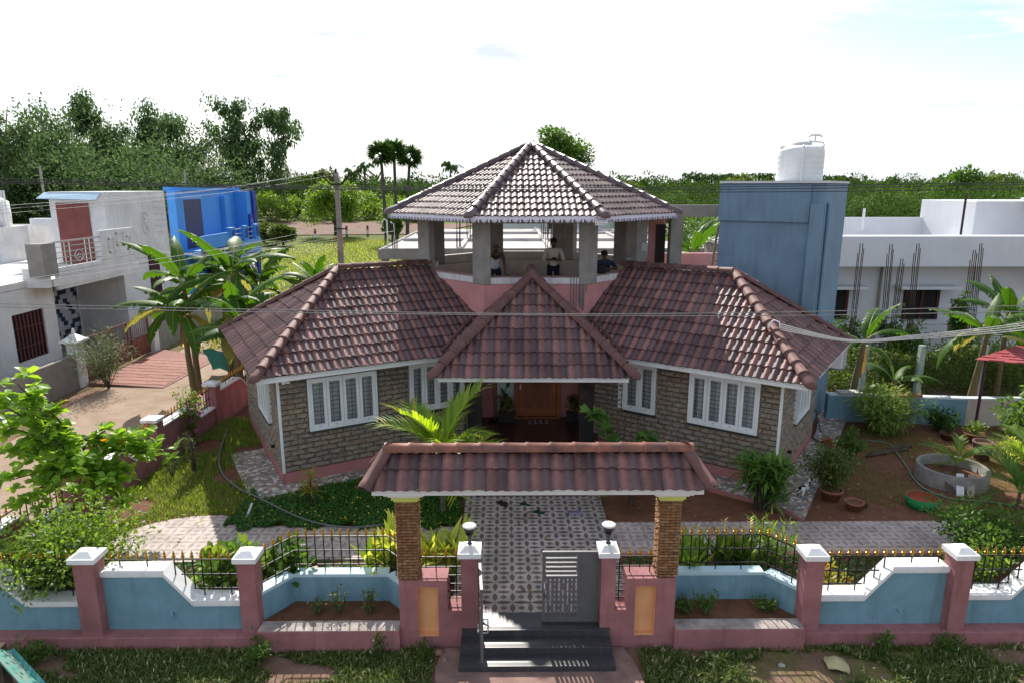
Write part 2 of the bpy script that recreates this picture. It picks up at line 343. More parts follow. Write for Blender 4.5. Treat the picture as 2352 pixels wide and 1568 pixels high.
def paved(name, poly, mat, tme, z):
    b = MB().prism(poly, .06, z - .008).build(name, mat); tag(b, kind='structure')
    x0, x1 = min(p[0] for p in poly), max(p[0] for p in poly); y0, y1 = min(p[1] for p in poly), max(p[1] for p in poly)
    for i in range(int(math.floor((x0 + 50) / .3)), int((x1 + 50) / .3) + 1):
        for j in range(int(math.floor((y0 + 50) / .3)), int((y1 + 50) / .3) + 1):
            x, y = i * .3 - 50, j * .3 - 50
            if all(inpoly((x + a * .3, y + c * .3), poly) for a in (.02, .98) for c in (.02, .98)):
                inst('paver', tme, Matrix.Translation((x, y, z - .012)), b)
paved('drive', [(-.92, 10.02), (2.12, 10.02), (2.12, 14.38), (-.92, 14.38)], PAVE, tm, .36)
left = [(-.925, 11.75), (-.925, 13.0), (-4.8, 13.05)]
for k in range(0, 13): a = pi * .5 + k * pi / 16; left.append((-6.1 + 1.6 * cos(a) - (.2 if k else 0), 12.35 + 1.2 * sin(a)))
left += [(-7.2, 11.6), (-5, 11.75)]
paved('path', left, PAVE2, tm2, .34)
paved('path', [(2.125, 11.95), (9.7, 11.95), (9.7, 13.17), (2.125, 13.17)], PAVE2, tm2, .341)
MB().box(2.13, 11, 11.86, 11.945, .04, .335).build('kerb', PINK, bpy.data.objects['path.001'])
# granite entrance steps
ES = thing('entrance_steps', 'dark granite steps with three treads climbing to the gate', 'steps', (.46, 9.2, .03))
stp = [(9.0, 9.27, .13), (9.272, 9.542, .25), (9.544, 10.015, .362)]
for k, (a, b, z) in enumerate(stp):
    s = MB().box(-.735 + k * .012, 1.655 - k * .012, a, b, .03, z).build('step', GRAN, ES, bevel=.006)
    g = MB()
    for q in range(3): g.box(-.72, 1.64, a + .03 + q * .022, a + .036 + q * .022, z + .0005, z + .002)
    g.build('grip_line', M('grip_grey', (.09, .09, .09), .8), s)
# walkways of broken mosaic tile round the wings
def mosaic():
    m, nt, p = base('broken_tile_mosaic', .6, .35); geo = N(nt, 'ShaderNodeNewGeometry')
    v = N(nt, 'ShaderNodeTexVoronoi', feature='DISTANCE_TO_EDGE'); v.inputs['Scale'].default_value = 10; L(nt, geo.outputs['Position'], v.inputs['Vector'])
    v2 = N(nt, 'ShaderNodeTexVoronoi'); v2.inputs['Scale'].default_value = 10; L(nt, geo.outputs['Position'], v2.inputs['Vector'])
    rp = N(nt, 'ShaderNodeValToRGB'); e = rp.color_ramp.elements; rp.color_ramp.interpolation = 'CONSTANT'
    e[0].color = rgb((.20, .16, .14)); e[1].color = rgb((.62, .58, .52)); e[1].position = .72
    for q, c in ((.2, (.33, .22, .18)), (.4, (.42, .33, .27)), (.55, (.26, .24, .24))): e.new(q).color = rgb(c)
    sp = N(nt, 'ShaderNodeSeparateXYZ'); L(nt, v2.outputs['Color'], sp.inputs[0]); L(nt, sp.outputs[0], rp.inputs[0])
    lt = N(nt, 'ShaderNodeMath', operation='LESS_THAN', i_1=.06); L(nt, v.outputs[0], lt.inputs[0])
    mx = N(nt, 'ShaderNodeMixRGB'); mx.inputs[2].default_value = rgb((.22, .20, .19)); L(nt, lt.outputs[0], mx.inputs[0]); L(nt, rp.outputs[0], mx.inputs[1]); L(nt, mx.outputs[0], p.inputs['Base Color'])
    bp = N(nt, 'ShaderNodeBump'); bp.inputs['Strength'].default_value = .5; bp.inputs['Distance'].default_value = .01; bp.invert = True; L(nt, lt.outputs[0], bp.inputs['Height']); L(nt, bp.outputs[0], p.inputs['Normal'])
    return m
MOS = mosaic()
# ================================================================ HOUSE
HS = thing('house', 'bungalow with two splayed tiled wings, stone cladding and an octagonal roof pavilion', 'house', (.8, 18, .3))
def v3(p, z=0): return Vector((p[0], p[1], z))
ZE = 3.12; ZR = 5.0                       # eave and ridge heights of the wings
aL = Vector((cos(radians(28.5)), sin(radians(28.5)), 0)); nL = Vector((aL.y, -aL.x, 0))
aR = Vector((-cos(radians(35)), sin(radians(35)), 0)); nR = Vector((-sin(radians(35)), -cos(radians(35)), 0))
EL_ = Vector((-5.45, 14.40, ZE)); ER_ = Vector((6.40, 13.85, ZE))
WL = Vector((-5.25, 15.12, 0)); WR = Vector((6.22, 14.70, 0))
OC = Vector((.77, 21.2, 0)); OR = 4.37; OW = 3.55     # pavilion centre, roof radius, wall radius
def octo(R, z=0): return [Vector((OC.x + R * cos(radians(-112.5 + 45 * k)), OC.y + R * sin(radians(-112.5 + 45 * k)), z)) for k in range(8)]
# ---- roof tiles
def tile_mat(name, ca, cb, rough, spec):
    m, nt, p = base(name, rough, spec); at = N(nt, 'ShaderNodeAttribute', attribute_name='tc'); oi = N(nt, 'ShaderNodeObjectInfo'); geo = N(nt, 'ShaderNodeNewGeometry')
    sp = N(nt, 'ShaderNodeSeparateXYZ'); L(nt, at.outputs['Vector'], sp.inputs[0])
    rp = N(nt, 'ShaderNodeValToRGB'); e = rp.color_ramp.elements
    e[0].color = rgb(cb); e[0].position = .03; e[1].color = rgb(cb); e[1].position = .56; e.new(.16).color = rgb(ca); e.new(.40).color = rgb(ca)
    L(nt, sp.outputs[0], rp.inputs[0])
    ad = N(nt, 'ShaderNodeMath', operation='ADD'); L(nt, oi.outputs['Random'], ad.inputs[0]); L(nt, sp.outputs[1], ad.inputs[1])
    fr = N(nt, 'ShaderNodeMath', operation='FRACT'); L(nt, ad.outputs[0], fr.inputs[0])
    n1 = N(nt, 'ShaderNodeTexNoise'); n1.inputs['Scale'].default_value = 9; n1.inputs['Detail'].default_value = 8; n1.inputs['Roughness'].default_value = .7; L(nt, geo.outputs['Position'], n1.inputs['Vector'])
    r1 = N(nt, 'ShaderNodeMapRange', i_1=0., i_2=1., i_3=.66, i_4=1.25); L(nt, fr.outputs[0], r1.inputs[0])
    r2 = N(nt, 'ShaderNodeMapRange', i_1=.3, i_2=.72, i_3=.78, i_4=1.2); L(nt, n1.outputs['Fac'], r2.inputs[0])
    n4 = N(nt, 'ShaderNodeTexNoise'); n4.inputs['Scale'].default_value = 1.1; n4.inputs['Detail'].default_value = 5; L(nt, geo.outputs['Position'], n4.inputs['Vector'])
    r5 = N(nt, 'ShaderNodeMapRange', i_1=.35, i_2=.65, i_3=.78, i_4=1.12); L(nt, n4.outputs['Fac'], r5.inputs[0])
    m0 = N(nt, 'ShaderNodeMath', operation='MULTIPLY'); L(nt, r1.outputs[0], m0.inputs[0]); L(nt, r5.outputs[0], m0.inputs[1])
    mu = N(nt, 'ShaderNodeMath', operation='MULTIPLY'); L(nt, m0.outputs[0], mu.inputs[0]); L(nt, r2.outputs[0], mu.inputs[1])
    sc = N(nt, 'ShaderNodeVectorMath', operation='SCALE'); L(nt, rp.outputs[0], sc.inputs[0]); L(nt, mu.outputs[0], sc.inputs['Scale'])
    # scattered pale droppings and lichen specks
    n2 = N(nt, 'ShaderNodeTexNoise'); n2.inputs['Scale'].default_value = 26; n2.inputs['Detail'].default_value = 2; L(nt, geo.outputs['Position'], n2.inputs['Vector'])
    r3 = N(nt, 'ShaderNodeMapRange', i_1=.735, i_2=.76, i_3=0., i_4=.65); L(nt, n2.outputs['Fac'], r3.inputs[0])
    mx = N(nt, 'ShaderNodeMixRGB'); mx.inputs[2].default_value = rgb((.5, .47, .44)); L(nt, r3.outputs[0], mx.inputs[0]); L(nt, sc.outputs[0], mx.inputs[1]); L(nt, mx.outputs[0], p.inputs['Base Color'])
    r4 = N(nt, 'ShaderNodeMapRange', i_1=.3, i_2=.7, i_3=rough - .08, i_4=rough + .12); L(nt, n1.outputs['Fac'], r4.inputs[0]); L(nt, r4.outputs[0], p.inputs['Roughness'])
    bp = N(nt, 'ShaderNodeBump'); bp.inputs['Strength'].default_value = .25; bp.inputs['Distance'].default_value = .006; L(nt, n1.outputs['Fac'], bp.inputs['Height']); L(nt, bp.outputs[0], p.inputs['Normal'])
    return m
TILE = tile_mat('concrete_roof_tile', (.235, .105, .088), (.118, .072, .074), .54, .36)
TILEN = tile_mat('new_roof_tile', (.21, .13, .12), (.14, .092, .092), .52, .42)
UNDER = M('roof_underlay', (.12, .07, .065), .9)
TW, TG = .33, .345
def tile_geo():
    n = 14; v = []; tcv = []
    prof = lambda u: .042 * (.5 - .5 * cos(4 * pi * u)) ** .85
    for t, lift in ((0, .046), (TG + .03, .010)):
        for i in range(n + 1): u = i / n; v.append((u * TW, t, prof(u) + lift)); tcv.append(u)
    k = len(v)
    for dz in (0, -.024):
        for i in range(n + 1): u = i / n; v.append((u * TW, 0, prof(u) + .046 + dz)); tcv.append(u)
    f = [(i, i + 1, n + 2 + i, n + 1 + i) for i in range(n)] + [(k + n + 1 + i, k + n + 2 + i, k + i + 1, k + i) for i in range(n)]
    sm = [True] * n + [True] * n
    return v, f, sm, tcv
TV, TF, TS, TT = tile_geo()
def tmesh(name, v, f, sm, tcs, mat):
    me = bpy.data.meshes.new(name); me.from_pydata(v, [], f); me.polygons.foreach_set('use_smooth', sm); me.materials.append(mat)
    a = me.attributes.new('tc', 'FLOAT_VECTOR', 'POINT'); a.data.foreach_set('vector', [q for t in tcs for q in t]); me.update(); return me
_shared = {}; random.seed(11)
def clip_poly(poly, nrm, d):     # keep nrm.p <= d
    out = []; n = len(poly)
    for i in range(n):
        a, b = poly[i], poly[(i + 1) % n]; fa = nrm[0] * a[0] + nrm[1] * a[1] - d; fb = nrm[0] * b[0] + nrm[1] * b[1] - d
        if fa <= 0: out.append(a)
        if (fa < 0 < fb) or (fb < 0 < fa): t = fa / (fa - fb); out.append((a[0] + (b[0] - a[0]) * t, a[1] + (b[1] - a[1]) * t))
    return out
STUFF = {}
def facet(roof, O, e, u, poly, budget, mat, key, off=0.):
    """lay tiles on the plane (O, along-eave e, up-slope u) inside convex (s,t) polygon"""
    n = e.cross(u).normalized()
    if n.z < 0: raise Exception('facet orientation')
    ar = sum(poly[i][0] * poly[(i + 1) % len(poly)][1] - poly[(i + 1) % len(poly)][0] * poly[i][1] for i in range(len(poly)))
    if ar < 0: poly = poly[::-1]
    R = Matrix((e, u, n)).transposed().to_4x4()
    s0, s1 = min(p[0] for p in poly), max(p[0] for p in poly); t0, t1 = min(p[1] for p in poly), max(p[1] for p in poly)
    edges = []
    for i in range(len(poly)):
        a, b = poly[i], poly[(i + 1) % len(poly)]; l = math.hypot(b[0] - a[0], b[1] - a[1])
        if l > 1e-6: nr = ((b[1] - a[1]) / l, -(b[0] - a[0]) / l); edges.append((nr, nr[0] * a[0] + nr[1] * a[1]))
    if mat.name not in _shared: _shared[mat.name] = tmesh('roof_tile', TV, TF, TS, [(t, 0, 0) for t in TT], mat)
    st = STUFF.setdefault(key, [[], [], [], []])
    for j in range(int(math.floor(t0 / TG)), int(t1 / TG) + 1):
        for i in range(int(math.floor((s0 - off) / TW)) , int((s1 - off) / TW) + 2):
            a, b = i * TW + off, j * TG; cs = [(a, b), (a + TW, b), (a + TW, b + TG), (a, b + TG)]
            cut = [(nr, d) for nr, d in edges if max(nr[0] * c[0] + nr[1] * c[1] for c in cs) > d + .02]
            if any(min(nr[0] * c[0] + nr[1] * c[1] for c in cs) > d - .02 for nr, d in cut): continue
            pc = cs
            for nr, d in cut: pc = clip_poly(pc, nr, d)
            if len(pc) < 3: continue
            rnd = random.random()
            mw = Matrix.Translation(O + e * (a + random.gauss(0, .003)) + u * (b + random.gauss(0, .006)) + n * random.uniform(-.002, .005)) @ R @ Matrix.Rotation(random.gauss(0, .012), 4, 'Z') @ Matrix.Rotation(random.gauss(0, .008), 4, 'Y')
            if not cut:
                if budget[0] > 0:
                    budget[0] -= 1; inst('roof_tile', _shared[mat.name], mw, roof); continue
                v, f, sm, tt = TV, TF, TS, [(t, rnd, 0) for t in TT]
            else:
                bm = bmesh.new(); lay = bm.verts.layers.float.new('t')
                vv = [bm.verts.new(p) for p in TV]
                for q, t in zip(vv, TT): q[lay] = t
                for q in TF: bm.faces.new([vv[k] for k in q]).smooth = True
                for nr, d in cut:
                    dd = d - nr[0] * a - nr[1] * b
                    bmesh.ops.bisect_plane(bm, geom=bm.verts[:] + bm.edges[:] + bm.faces[:], plane_co=(nr[0] * dd, nr[1] * dd, 0), plane_no=(nr[0], nr[1], 0), clear_outer=True)
                bm.verts.index_update()
                v = [tuple(q.co) for q in bm.verts]; tt = [(q[lay], rnd, 0) for q in bm.verts]; f = [tuple(q.index for q in x.verts) for x in bm.faces]; sm = [True] * len(f); bm.free()
                if not f: continue
                if budget[0] > 0:
                    budget[0] -= 1; inst('roof_tile', tmesh('roof_tile', v, f, sm, tt, mat), mw, roof); continue
            k = len(st[0]); st[0] += [tuple(mw @ Vector(p)) for p in v]; st[1] += [tuple(q + k for q in x) for x in f]; st[2] += sm; st[3] += tt
# half-round caps for ridges and hips
def cap_geo(l=.42, r0=.119, r1=.109, seg=10):
    m = MB(); rows = [(0, r0 + .007), (.05, r0 + .007), (.052, r0), (l, r1)]
    v = [(y, r * cos(pi * k / seg) * 1.02, r * sin(pi * k / seg) * .95 - .02) for y, r in rows for k in range(seg + 1)]
    m.add(v, [(i * (seg + 1) + k, (i + 1) * (seg + 1) + k, (i + 1) * (seg + 1) + k + 1, i * (seg + 1) + k + 1) for i in range(len(rows) - 1) for k in range(seg)], True)
    k0 = len(m.v); m.add([v[k] for k in range(seg + 1)] + [(0, x[1] * .8, x[2] * .8 - .006) for x in v[:seg + 1]], [(k, k + 1, seg + 2 + k, seg + 1 + k) for k in range(seg)])
    me = bpy.data.meshes.new('ridge_tile'); me.from_pydata(m.v, [], m.f); me.polygons.foreach_set('use_smooth', m.sm)
    a = me.attributes.new('tc', 'FLOAT_VECTOR', 'POINT'); a.data.foreach_set('vector', [q for p in m.v for q in (.22 if p[1] > 0 else .12, 0, 0)]); return me
def end_geo(r=.128, seg=10):
    m = MB(); rows = [(.36, .10), (.05, r), (0, r * .98), (-.05, r * .85), (-.09, r * .55), (-.105, .01)]
    v = [(y, q * cos(pi * k / seg) * 1.02, q * sin(pi * k / seg) * .95 - .03) for y, q in rows for k in range(seg + 1)]
    m.add(v, [(i * (seg + 1) + k, i * (seg + 1) + k + 1, (i + 1) * (seg + 1) + k + 1, (i + 1) * (seg + 1) + k) for i in range(len(rows) - 1) for k in range(seg)], True)
    me = bpy.data.meshes.new('ridge_tile'); me.from_pydata(m.v, [], m.f); me.polygons.foreach_set('use_smooth', m.sm)
    a = me.attributes.new('tc', 'FLOAT_VECTOR', 'POINT'); a.data.foreach_set('vector', [q for p in m.v for q in (.2, 0, 0)]); return me
CAPT = M('cap_tile', (.175, .088, .075), .68, .16, 6, spec=.25, bump=.1, col2=(.125, .062, .058)); CAPN = M('new_cap_tile', (.13, .085, .085), .36, .12, 5, spec=.6, col2=(.085, .055, .058))
_cap = {}
def capmesh(mat, endm=False):
    k = (mat.name, endm)
    if k not in _cap: me = end_geo() if endm else cap_geo(); me.materials.append(mat); _cap[k] = me
    return _cap[k]
def caps(roof, p, q, mat=CAPT, step=.36, endm=True, up=None, sc=1.):
    """caps from the low end p to the high end q"""
    p, q = Vector(p), Vector(q); d = q - p; n = max(1, int(round(d.length / step))); st = d / n; t = d.normalized()
    z = Vector((0, 0, 1)) if up is None else up; z = (z - t * z.dot(t)).normalized(); y = z.cross(t)
    R = Matrix((t, y, z)).transposed().to_4x4()
    for i in range(n):
        e_ = endm and i == 0
        inst('ridge_tile', capmesh(mat, e_), Matrix.Translation(p + st * i + z * .045) @ R @ Matrix.Diagonal((st.length / .36, sc, sc, 1)), roof)
BUD = [300]
RF = radians
def half(O, e, u, nrm_plane):
    """clip helper: returns (nrm,d) in (s,t) for keeping nrm_plane(P)<=0 where nrm_plane=(N,D): N.P<=D"""
    Nn, D = nrm_plane
    return ((Nn.dot(e), Nn.dot(u)), D - Nn.dot(O))
# ---- porch roof (front triangle and two sides)
pe0 = Vector((-1.60, 14.80, 3.05)); pe1 = Vector((2.82, 14.72, 3.05)); pw = (pe1 - pe0).length; pex = (pe1 - pe0).normalized(); pey = Vector((-pex.y, pex.x, 0))
pzr = 5.0; prun = pw / 2; psl = sqrt(prun ** 2 + (pzr - 3.05) ** 2); pap = pe0 + pex * prun + pey * prun; pap.z = pzr
pback = pap + pey * 1.6
rp_ = MB(); bl, br = pe0 + pey * 4.2, pe1 + pey * 4.2
rp_.add([pe0, pe1, pap, pback, bl, br], [(0, 1, 2), (0, 2, 3, 4), (1, 5, 3, 2)]); PR = rp_.build('roof', UNDER, HS)
upf = (pap - (pe0 + pex * prun)).normalized()
facet(PR, pe0 - upf * .05, pex, upf, [(0, 0), (pw, 0), (pw / 2, psl + .05)], BUD, TILE, 'old', off=.0)
# wing planes
def wing(E, a, n, halfw, s_end, zr):
    """returns apex and the data of the front plane"""
    up2 = -n; sl = sqrt(halfw ** 2 + (zr - ZE) ** 2); u = (up2 * halfw + Vector((0, 0, zr - ZE))).normalized()
    ap = E + up2 * halfw + a * s_end; ap.z = zr
    return u, sl, ap
uL, slL, apL = wing(EL_, aL, nL, 3.0, 2.7, ZR); uR, slR, apR = wing(ER_, aR, nR, 2.55, 2.5, ZR)
# porch side planes as half spaces (above plane is outside)
def plane(P, Q, R_): n = (Q - P).cross(R_ - P).normalized(); n = n if n.z > 0 else -n; return n, n.dot(P)
ppl, ppr = plane(pe0, pap, bl), plane(pe1, br, pap)
fLp, fRp = plane(EL_, EL_ + aL, apL), plane(ER_, ER_ + aR, apR)
ow = octo(OW)
def owall(k):
    a, b = ow[k], ow[(k + 1) % 8]; d = (b - a).normalized(); n = Vector((d.y, -d.x, 0)); return -n, -n.dot(a)     # outside kept
def clipped(O, e, u, poly, planes):
    for pln in planes: nr, d = half(O, e, u, pln); poly = clip_poly(poly, nr, d)
    return poly
def above(pl): return -pl[0], -pl[1]      # keep points above plane pl: n.P>=d
def tridge(ap, a, k):
    n_, d_ = owall(k); return (d_ - n_.dot(ap)) / n_.dot(a)
tL, tR = tridge(apL, aL, 7), tridge(apR, aR, 1)
# left wing front
Lr = MB(); Lr_len = 6.2
ridgeLe = apL + aL * 4.2; inL = EL_ + aL * 7.2
bkL = EL_ - nL * 6.0; bkLi = bkL + aL * 6.9
Lr.add([EL_, EL_ + aL * 6.0, apL + aL * tL, apL, bkL, bkL + aL * 5.2], [(0, 1, 2, 3), (4, 0, 3), (5, 4, 3, 2)]); LR = Lr.build('roof', UNDER, HS)
po = clipped(EL_, aL, uL, [(0, 0), (7.2, 0), (7.2, slL), (2.7, slL)], [owall(7), above(ppl)])
OL = EL_ - uL * .05; po = [(s, t + .05) if t > 0 else (s, 0) for s, t in po]
facet(LR, OL, aL, uL, po, BUD, TILE, 'old')
Rr = MB(); bkR = ER_ - nR * 5.1
Rr.add([ER_, ER_ + aR * 6.0, apR + aR * tR, apR, bkR, bkR + aR * 5.2], [(0, 3, 2, 1), (4, 3, 0), (5, 2, 3, 4)]); RR = Rr.build('roof', UNDER, HS)
# right front facet: along-eave runs inward (aR), so use reversed e for a right-handed frame
eR = -aR; OR_ = ER_ - uR * .05
po = clipped(ER_, eR, uR, [(0, 0), (-2.5, slR), (-7.2, slR), (-7.2, 0)], [owall(1), above(ppr)])
po = [(s, t + .05) if t > 0 else (s, 0) for s, t in po]
facet(RR, OR_, eR, uR, po, BUD, TILE, 'old')
# hip ends
def hip_end(roof, E, B, ap, flip):
    mid = (E + B) / 2; e = (E - B).normalized() if not flip else (B - E).normalized(); O = B if not flip else E
    u = (ap - mid); u = (u - e * u.dot(e)); sl = u.length; u.normalize(); l = (E - B).length; sa = (ap - O).dot(e)
    facet(roof, O - u * .05, e, u, [(0, 0), (l, 0), (sa, sl + .05)], BUD, TILE, 'old')
hip_end(LR, EL_, bkL, apL, False); hip_end(RR, ER_, bkR, apR, True)
# back planes of the wings (seen only from elsewhere)
# porch sides
for (E, sgn, wp) in ((pe0, 1, fLp), (pe1, -1, fRp)):
    u = (pap - (E + pey * prun)); u = (u - pey * u.dot(pey)).normalized(); e = -pey if sgn > 0 else pey; O = E - u * .05
    poly = [(0, 0), (-4.0 * sgn, 0), (-4.0 * sgn, psl + .05), (-prun * sgn, psl + .05)]
    nr, d = half(O, e, u, above(wp)); poly = clip_poly(poly, nr, d)
    nr, d = half(O, e, u, owall(0)); poly = clip_poly(poly, nr, d)
    if len(poly) > 2: facet(PR, O, e, u, poly, BUD, TILE, 'old')
# caps
dz = Vector((0, 0, .05))
caps(PR, pe0 + Vector((-.06, -.08, .03)), pap + dz, sc=1.05); caps(PR, pe1 + Vector((.06, -.08, .03)), pap + dz, sc=1.05); caps(PR, pap + dz, pap + pey * 1.3 + dz, endm=False, sc=1.05)
for roof, E, B, ap, a, tt_ in ((LR, EL_, bkL, apL, aL, tL), (RR, ER_, bkR, apR, aR, tR)):
    o_ = (E - ap).normalized() * .1; caps(roof, E + o_ + Vector((0, 0, .03)), ap + dz, sc=1.05); caps(roof, B, ap + dz, sc=1.1)
    caps(roof, ap + dz, ap + a * (tt_ + .02) + dz, endm=False, sc=1.1)
# valley rolls where the porch meets the wings
for pl_, E, sg in ((fLp, pe0, 1), (fRp, pe1, -1)):
    # intersection line of porch side plane and wing front plane
    pn = ppl if sg > 0 else ppr; d = pn[0].cross(pl_[0]).normalized(); d = d if d.z > 0 else -d
    A = Matrix((pn[0], pl_[0], Vector((0, 0, 1)))); b = A.inverted() @ Vector((pn[1], pl_[1], 3.12))
    caps(PR, b + Vector((-.12 * sg, .02, .05)), b + d * 2.35 + Vector((-.12 * sg, .02, .05)), step=.3, endm=False, sc=.5)
    MB().bar(b + Vector((0, 0, .03)), b + d * 2.4 + Vector((0, 0, .03)), .2, .05).build('valley_mortar', M('grey_mortar', (.2, .19, .19), .9, .2, 8), PR)
# ---- pavilion roof
oe = octo(OR, 6.48); apx = Vector((OC.x, OC.y, 8.38)); pv = MB(); pv.add(oe + [apx], [(k, (k + 1) % 8, 8) for k in range(8)]); VR = pv.build('roof', UNDER, HS)
for k in range(8):
    a, b = oe[k], oe[(k + 1) % 8]; e = (b - a).normalized(); l = (b - a).length; u = (apx - (a + b) / 2); sl = u.length; u.normalize()
    bud = [0]
    facet(VR, a - u * .04, e, u, [(0, 0), (l, 0), (l / 2, sl + .04)], bud, TILEN, 'new', off=.07)
    caps(VR, a + (a - apx).normalized() * .05 + Vector((0, 0, .02)), apx + Vector((0, 0, .05)), CAPN, sc=1.1)
    mo = MB()
    for sg in (-1, 1):
        mo.bar(a + e * .02 + Vector((0, 0, .03)), apx, .26, .04)
    mo.build('hip_mortar', M('grey_mortar', (.2, .19, .19), .9, .2, 8), VR)
MB().lathe([(.16, -.02), (.15, .06), (.09, .13), (0, .15)], apx + Vector((0, 0, .04)), 10).build('ridge_tile', CAPN, VR)
for key, mt in (('old', TILE), ('new', TILEN)):
    st = STUFF[key]; me = tmesh('roof_tile', st[0], st[1], st[2], st[3], mt); o = link(bpy.data.objects.new('roof_tile_field', me)); par(o, VR if key == 'new' else LR); o['kind'] = 'stuff'
# ---- scalloped valance round the pavilion eave
VAL = M('valance_white', (.78, .77, .88), .45, .03, 4, spec=.4)
SLIT = M('valance_slit_shade', (.30, .26, .42), .7)  # raised strips; their darker colour stands in for shade in cut slits
for k in (7, 0, 1, 6, 2):
    a, b = octo(OR + .03, 6.50)[k], octo(OR + .03, 6.50)[(k + 1) % 8]; e = (b - a).normalized(); l = (b - a).length; n = Vector((e.y, -e.x, 0))
    m_ = 13; w_ = l / m_; poly = [(0, 0), (0, -.075)]; sl_ = MB()
    for i in range(m_):
        x = i * w_
        for q in range(0, 9): t = q / 8; poly.append((x + w_ * (.06 + .74 * t), -.082 - .085 * sin(pi * t) ** .8))
        poly += [(x + w_ * .84, -.1), (x + w_ * .81, -.155), (x + w_ * .99, -.155), (x + w_ * .96, -.1)]
        for rr in (.50, .72, .9):
            pts = [a + e * (x + w_ * (.43 + .37 * rr * cos(pi + pi * q / 8))) + Vector((0, 0, -.082 - .085 * rr * -sin(pi + pi * q / 8))) + n * .004 for q in range(9)]
            sl_.tube(pts, .0042, 4, smooth=False)
    poly += [(l, -.08), (l, 0)]
    vo = MB().extr(poly, a - n * .008, e, (0, 0, 1), n * .01).build('valance', VAL, HS); sl_.build('slit_strip', SLIT, vo)
# ---- octagonal drum, parapet, columns
drum = MB()
inner = octo(OW - .28)
for k in range(8):
    a, b, c, d = ow[k], ow[(k + 1) % 8], inner[(k + 1) % 8], inner[k]
    top = 4.70
    drum.prism([(p.x, p.y) for p in (a, b, c, d)], 2.6 if k in (7, 0, 1) else .3, top)
drum.build('drum_wall', PINKL, HS)
pb = MB(); o1, i1 = octo(OW + .025), octo(OW - .33)
for k in (6, 7, 0, 1):
    pb.prism([(p.x, p.y) for p in (o1[k], o1[(k + 1) % 8], i1[(k + 1) % 8], i1[k])], 4.703, 4.86)
pb.build('parapet_band', M('worn_white_band', (.70, .68, .68), .8, .12, 5, streak=.4, streakcol=(.35, .3, .3)), HS)
cp = MB(); o2, i2 = octo(OW - .04), octo(OW - .33)
for k in (6, 7, 0, 1): cp.prism([(p.x, p.y) for p in (o2[k], o2[(k + 1) % 8], i2[(k + 1) % 8], i2[k])], 4.862, 4.88)
cp.build('parapet_top', M('dusty_pink_top', (.44, .27, .25), .85, .15, 4), HS)
bp_ = MB(); o3, i3 = octo(OW), octo(OW - .2)
for k in (2, 3, 4, 5): bp_.prism([(p.x, p.y) for p in (o3[k], o3[(k + 1) % 8], i3[(k + 1) % 8], i3[k])], 4.703, 4.98)
bp_.build('parapet_wall', CREAM, HS)
lin = MB(); i4 = octo(OW - .30)
i5 = octo(OW - .335)
for k in range(8): lin.prism([(p.x, p.y) for p in (i4[k], i4[(k + 1) % 8], i5[(k + 1) % 8], i5[k])], 4.14, 4.70)
lin.build('parapet_lining', CREAM, HS)
MB().prism([(p.x, p.y) for p in octo(OW - .285)], 3.95, 4.12).build('pavilion_floor', M('dusty_floor', (.36, .25, .2), .9, .15, 3), HS)
MB().prism([(p.x, p.y) for p in octo(OW + .12)], 6.28, 6.44).build('ring_beam', CONC, HS)
for k in range(8):
    p = ow[k]; r = (p - OC).normalized(); d1 = (ow[(k + 1) % 8] - p).normalized(); d0 = (ow[k - 1] - p).normalized()
    w1 = .20 if k == 0 else .42 if k == 1 else .5; w0 = .42 if k == 0 else .22 if k == 1 else .5
    q = p + r * .03
    n1_, n0_ = Vector((-d1.y, d1.x, 0)), Vector((d0.y, -d0.x, 0))
    poly = [q, q + d1 * w1, q + d1 * w1 + n1_ * .22, q - r * .26, q + d0 * w0 + n0_ * .22, q + d0 * w0]
    MB().prism([(t.x, t.y) for t in poly], 4.68, 6.3).build('column', CONC, HS, bevel=.015)
# cement runs below the right front column
rr = random.Random(3); sm_ = MB(); a = ow[1]; fn = Vector((0, -1, 0))
for i in range(9):
    x = a.x - .42 + i * .05 + rr.uniform(-.02, .02); l_ = rr.uniform(.2, .85); sm_.box(x, x + rr.uniform(.012, .035), a.y - .0275, a.y - .0262, 4.70 - l_, 4.9)
sm_.build('cement_run', M('cement_smear', (.20, .19, .19), .9, .2, 9), HS)
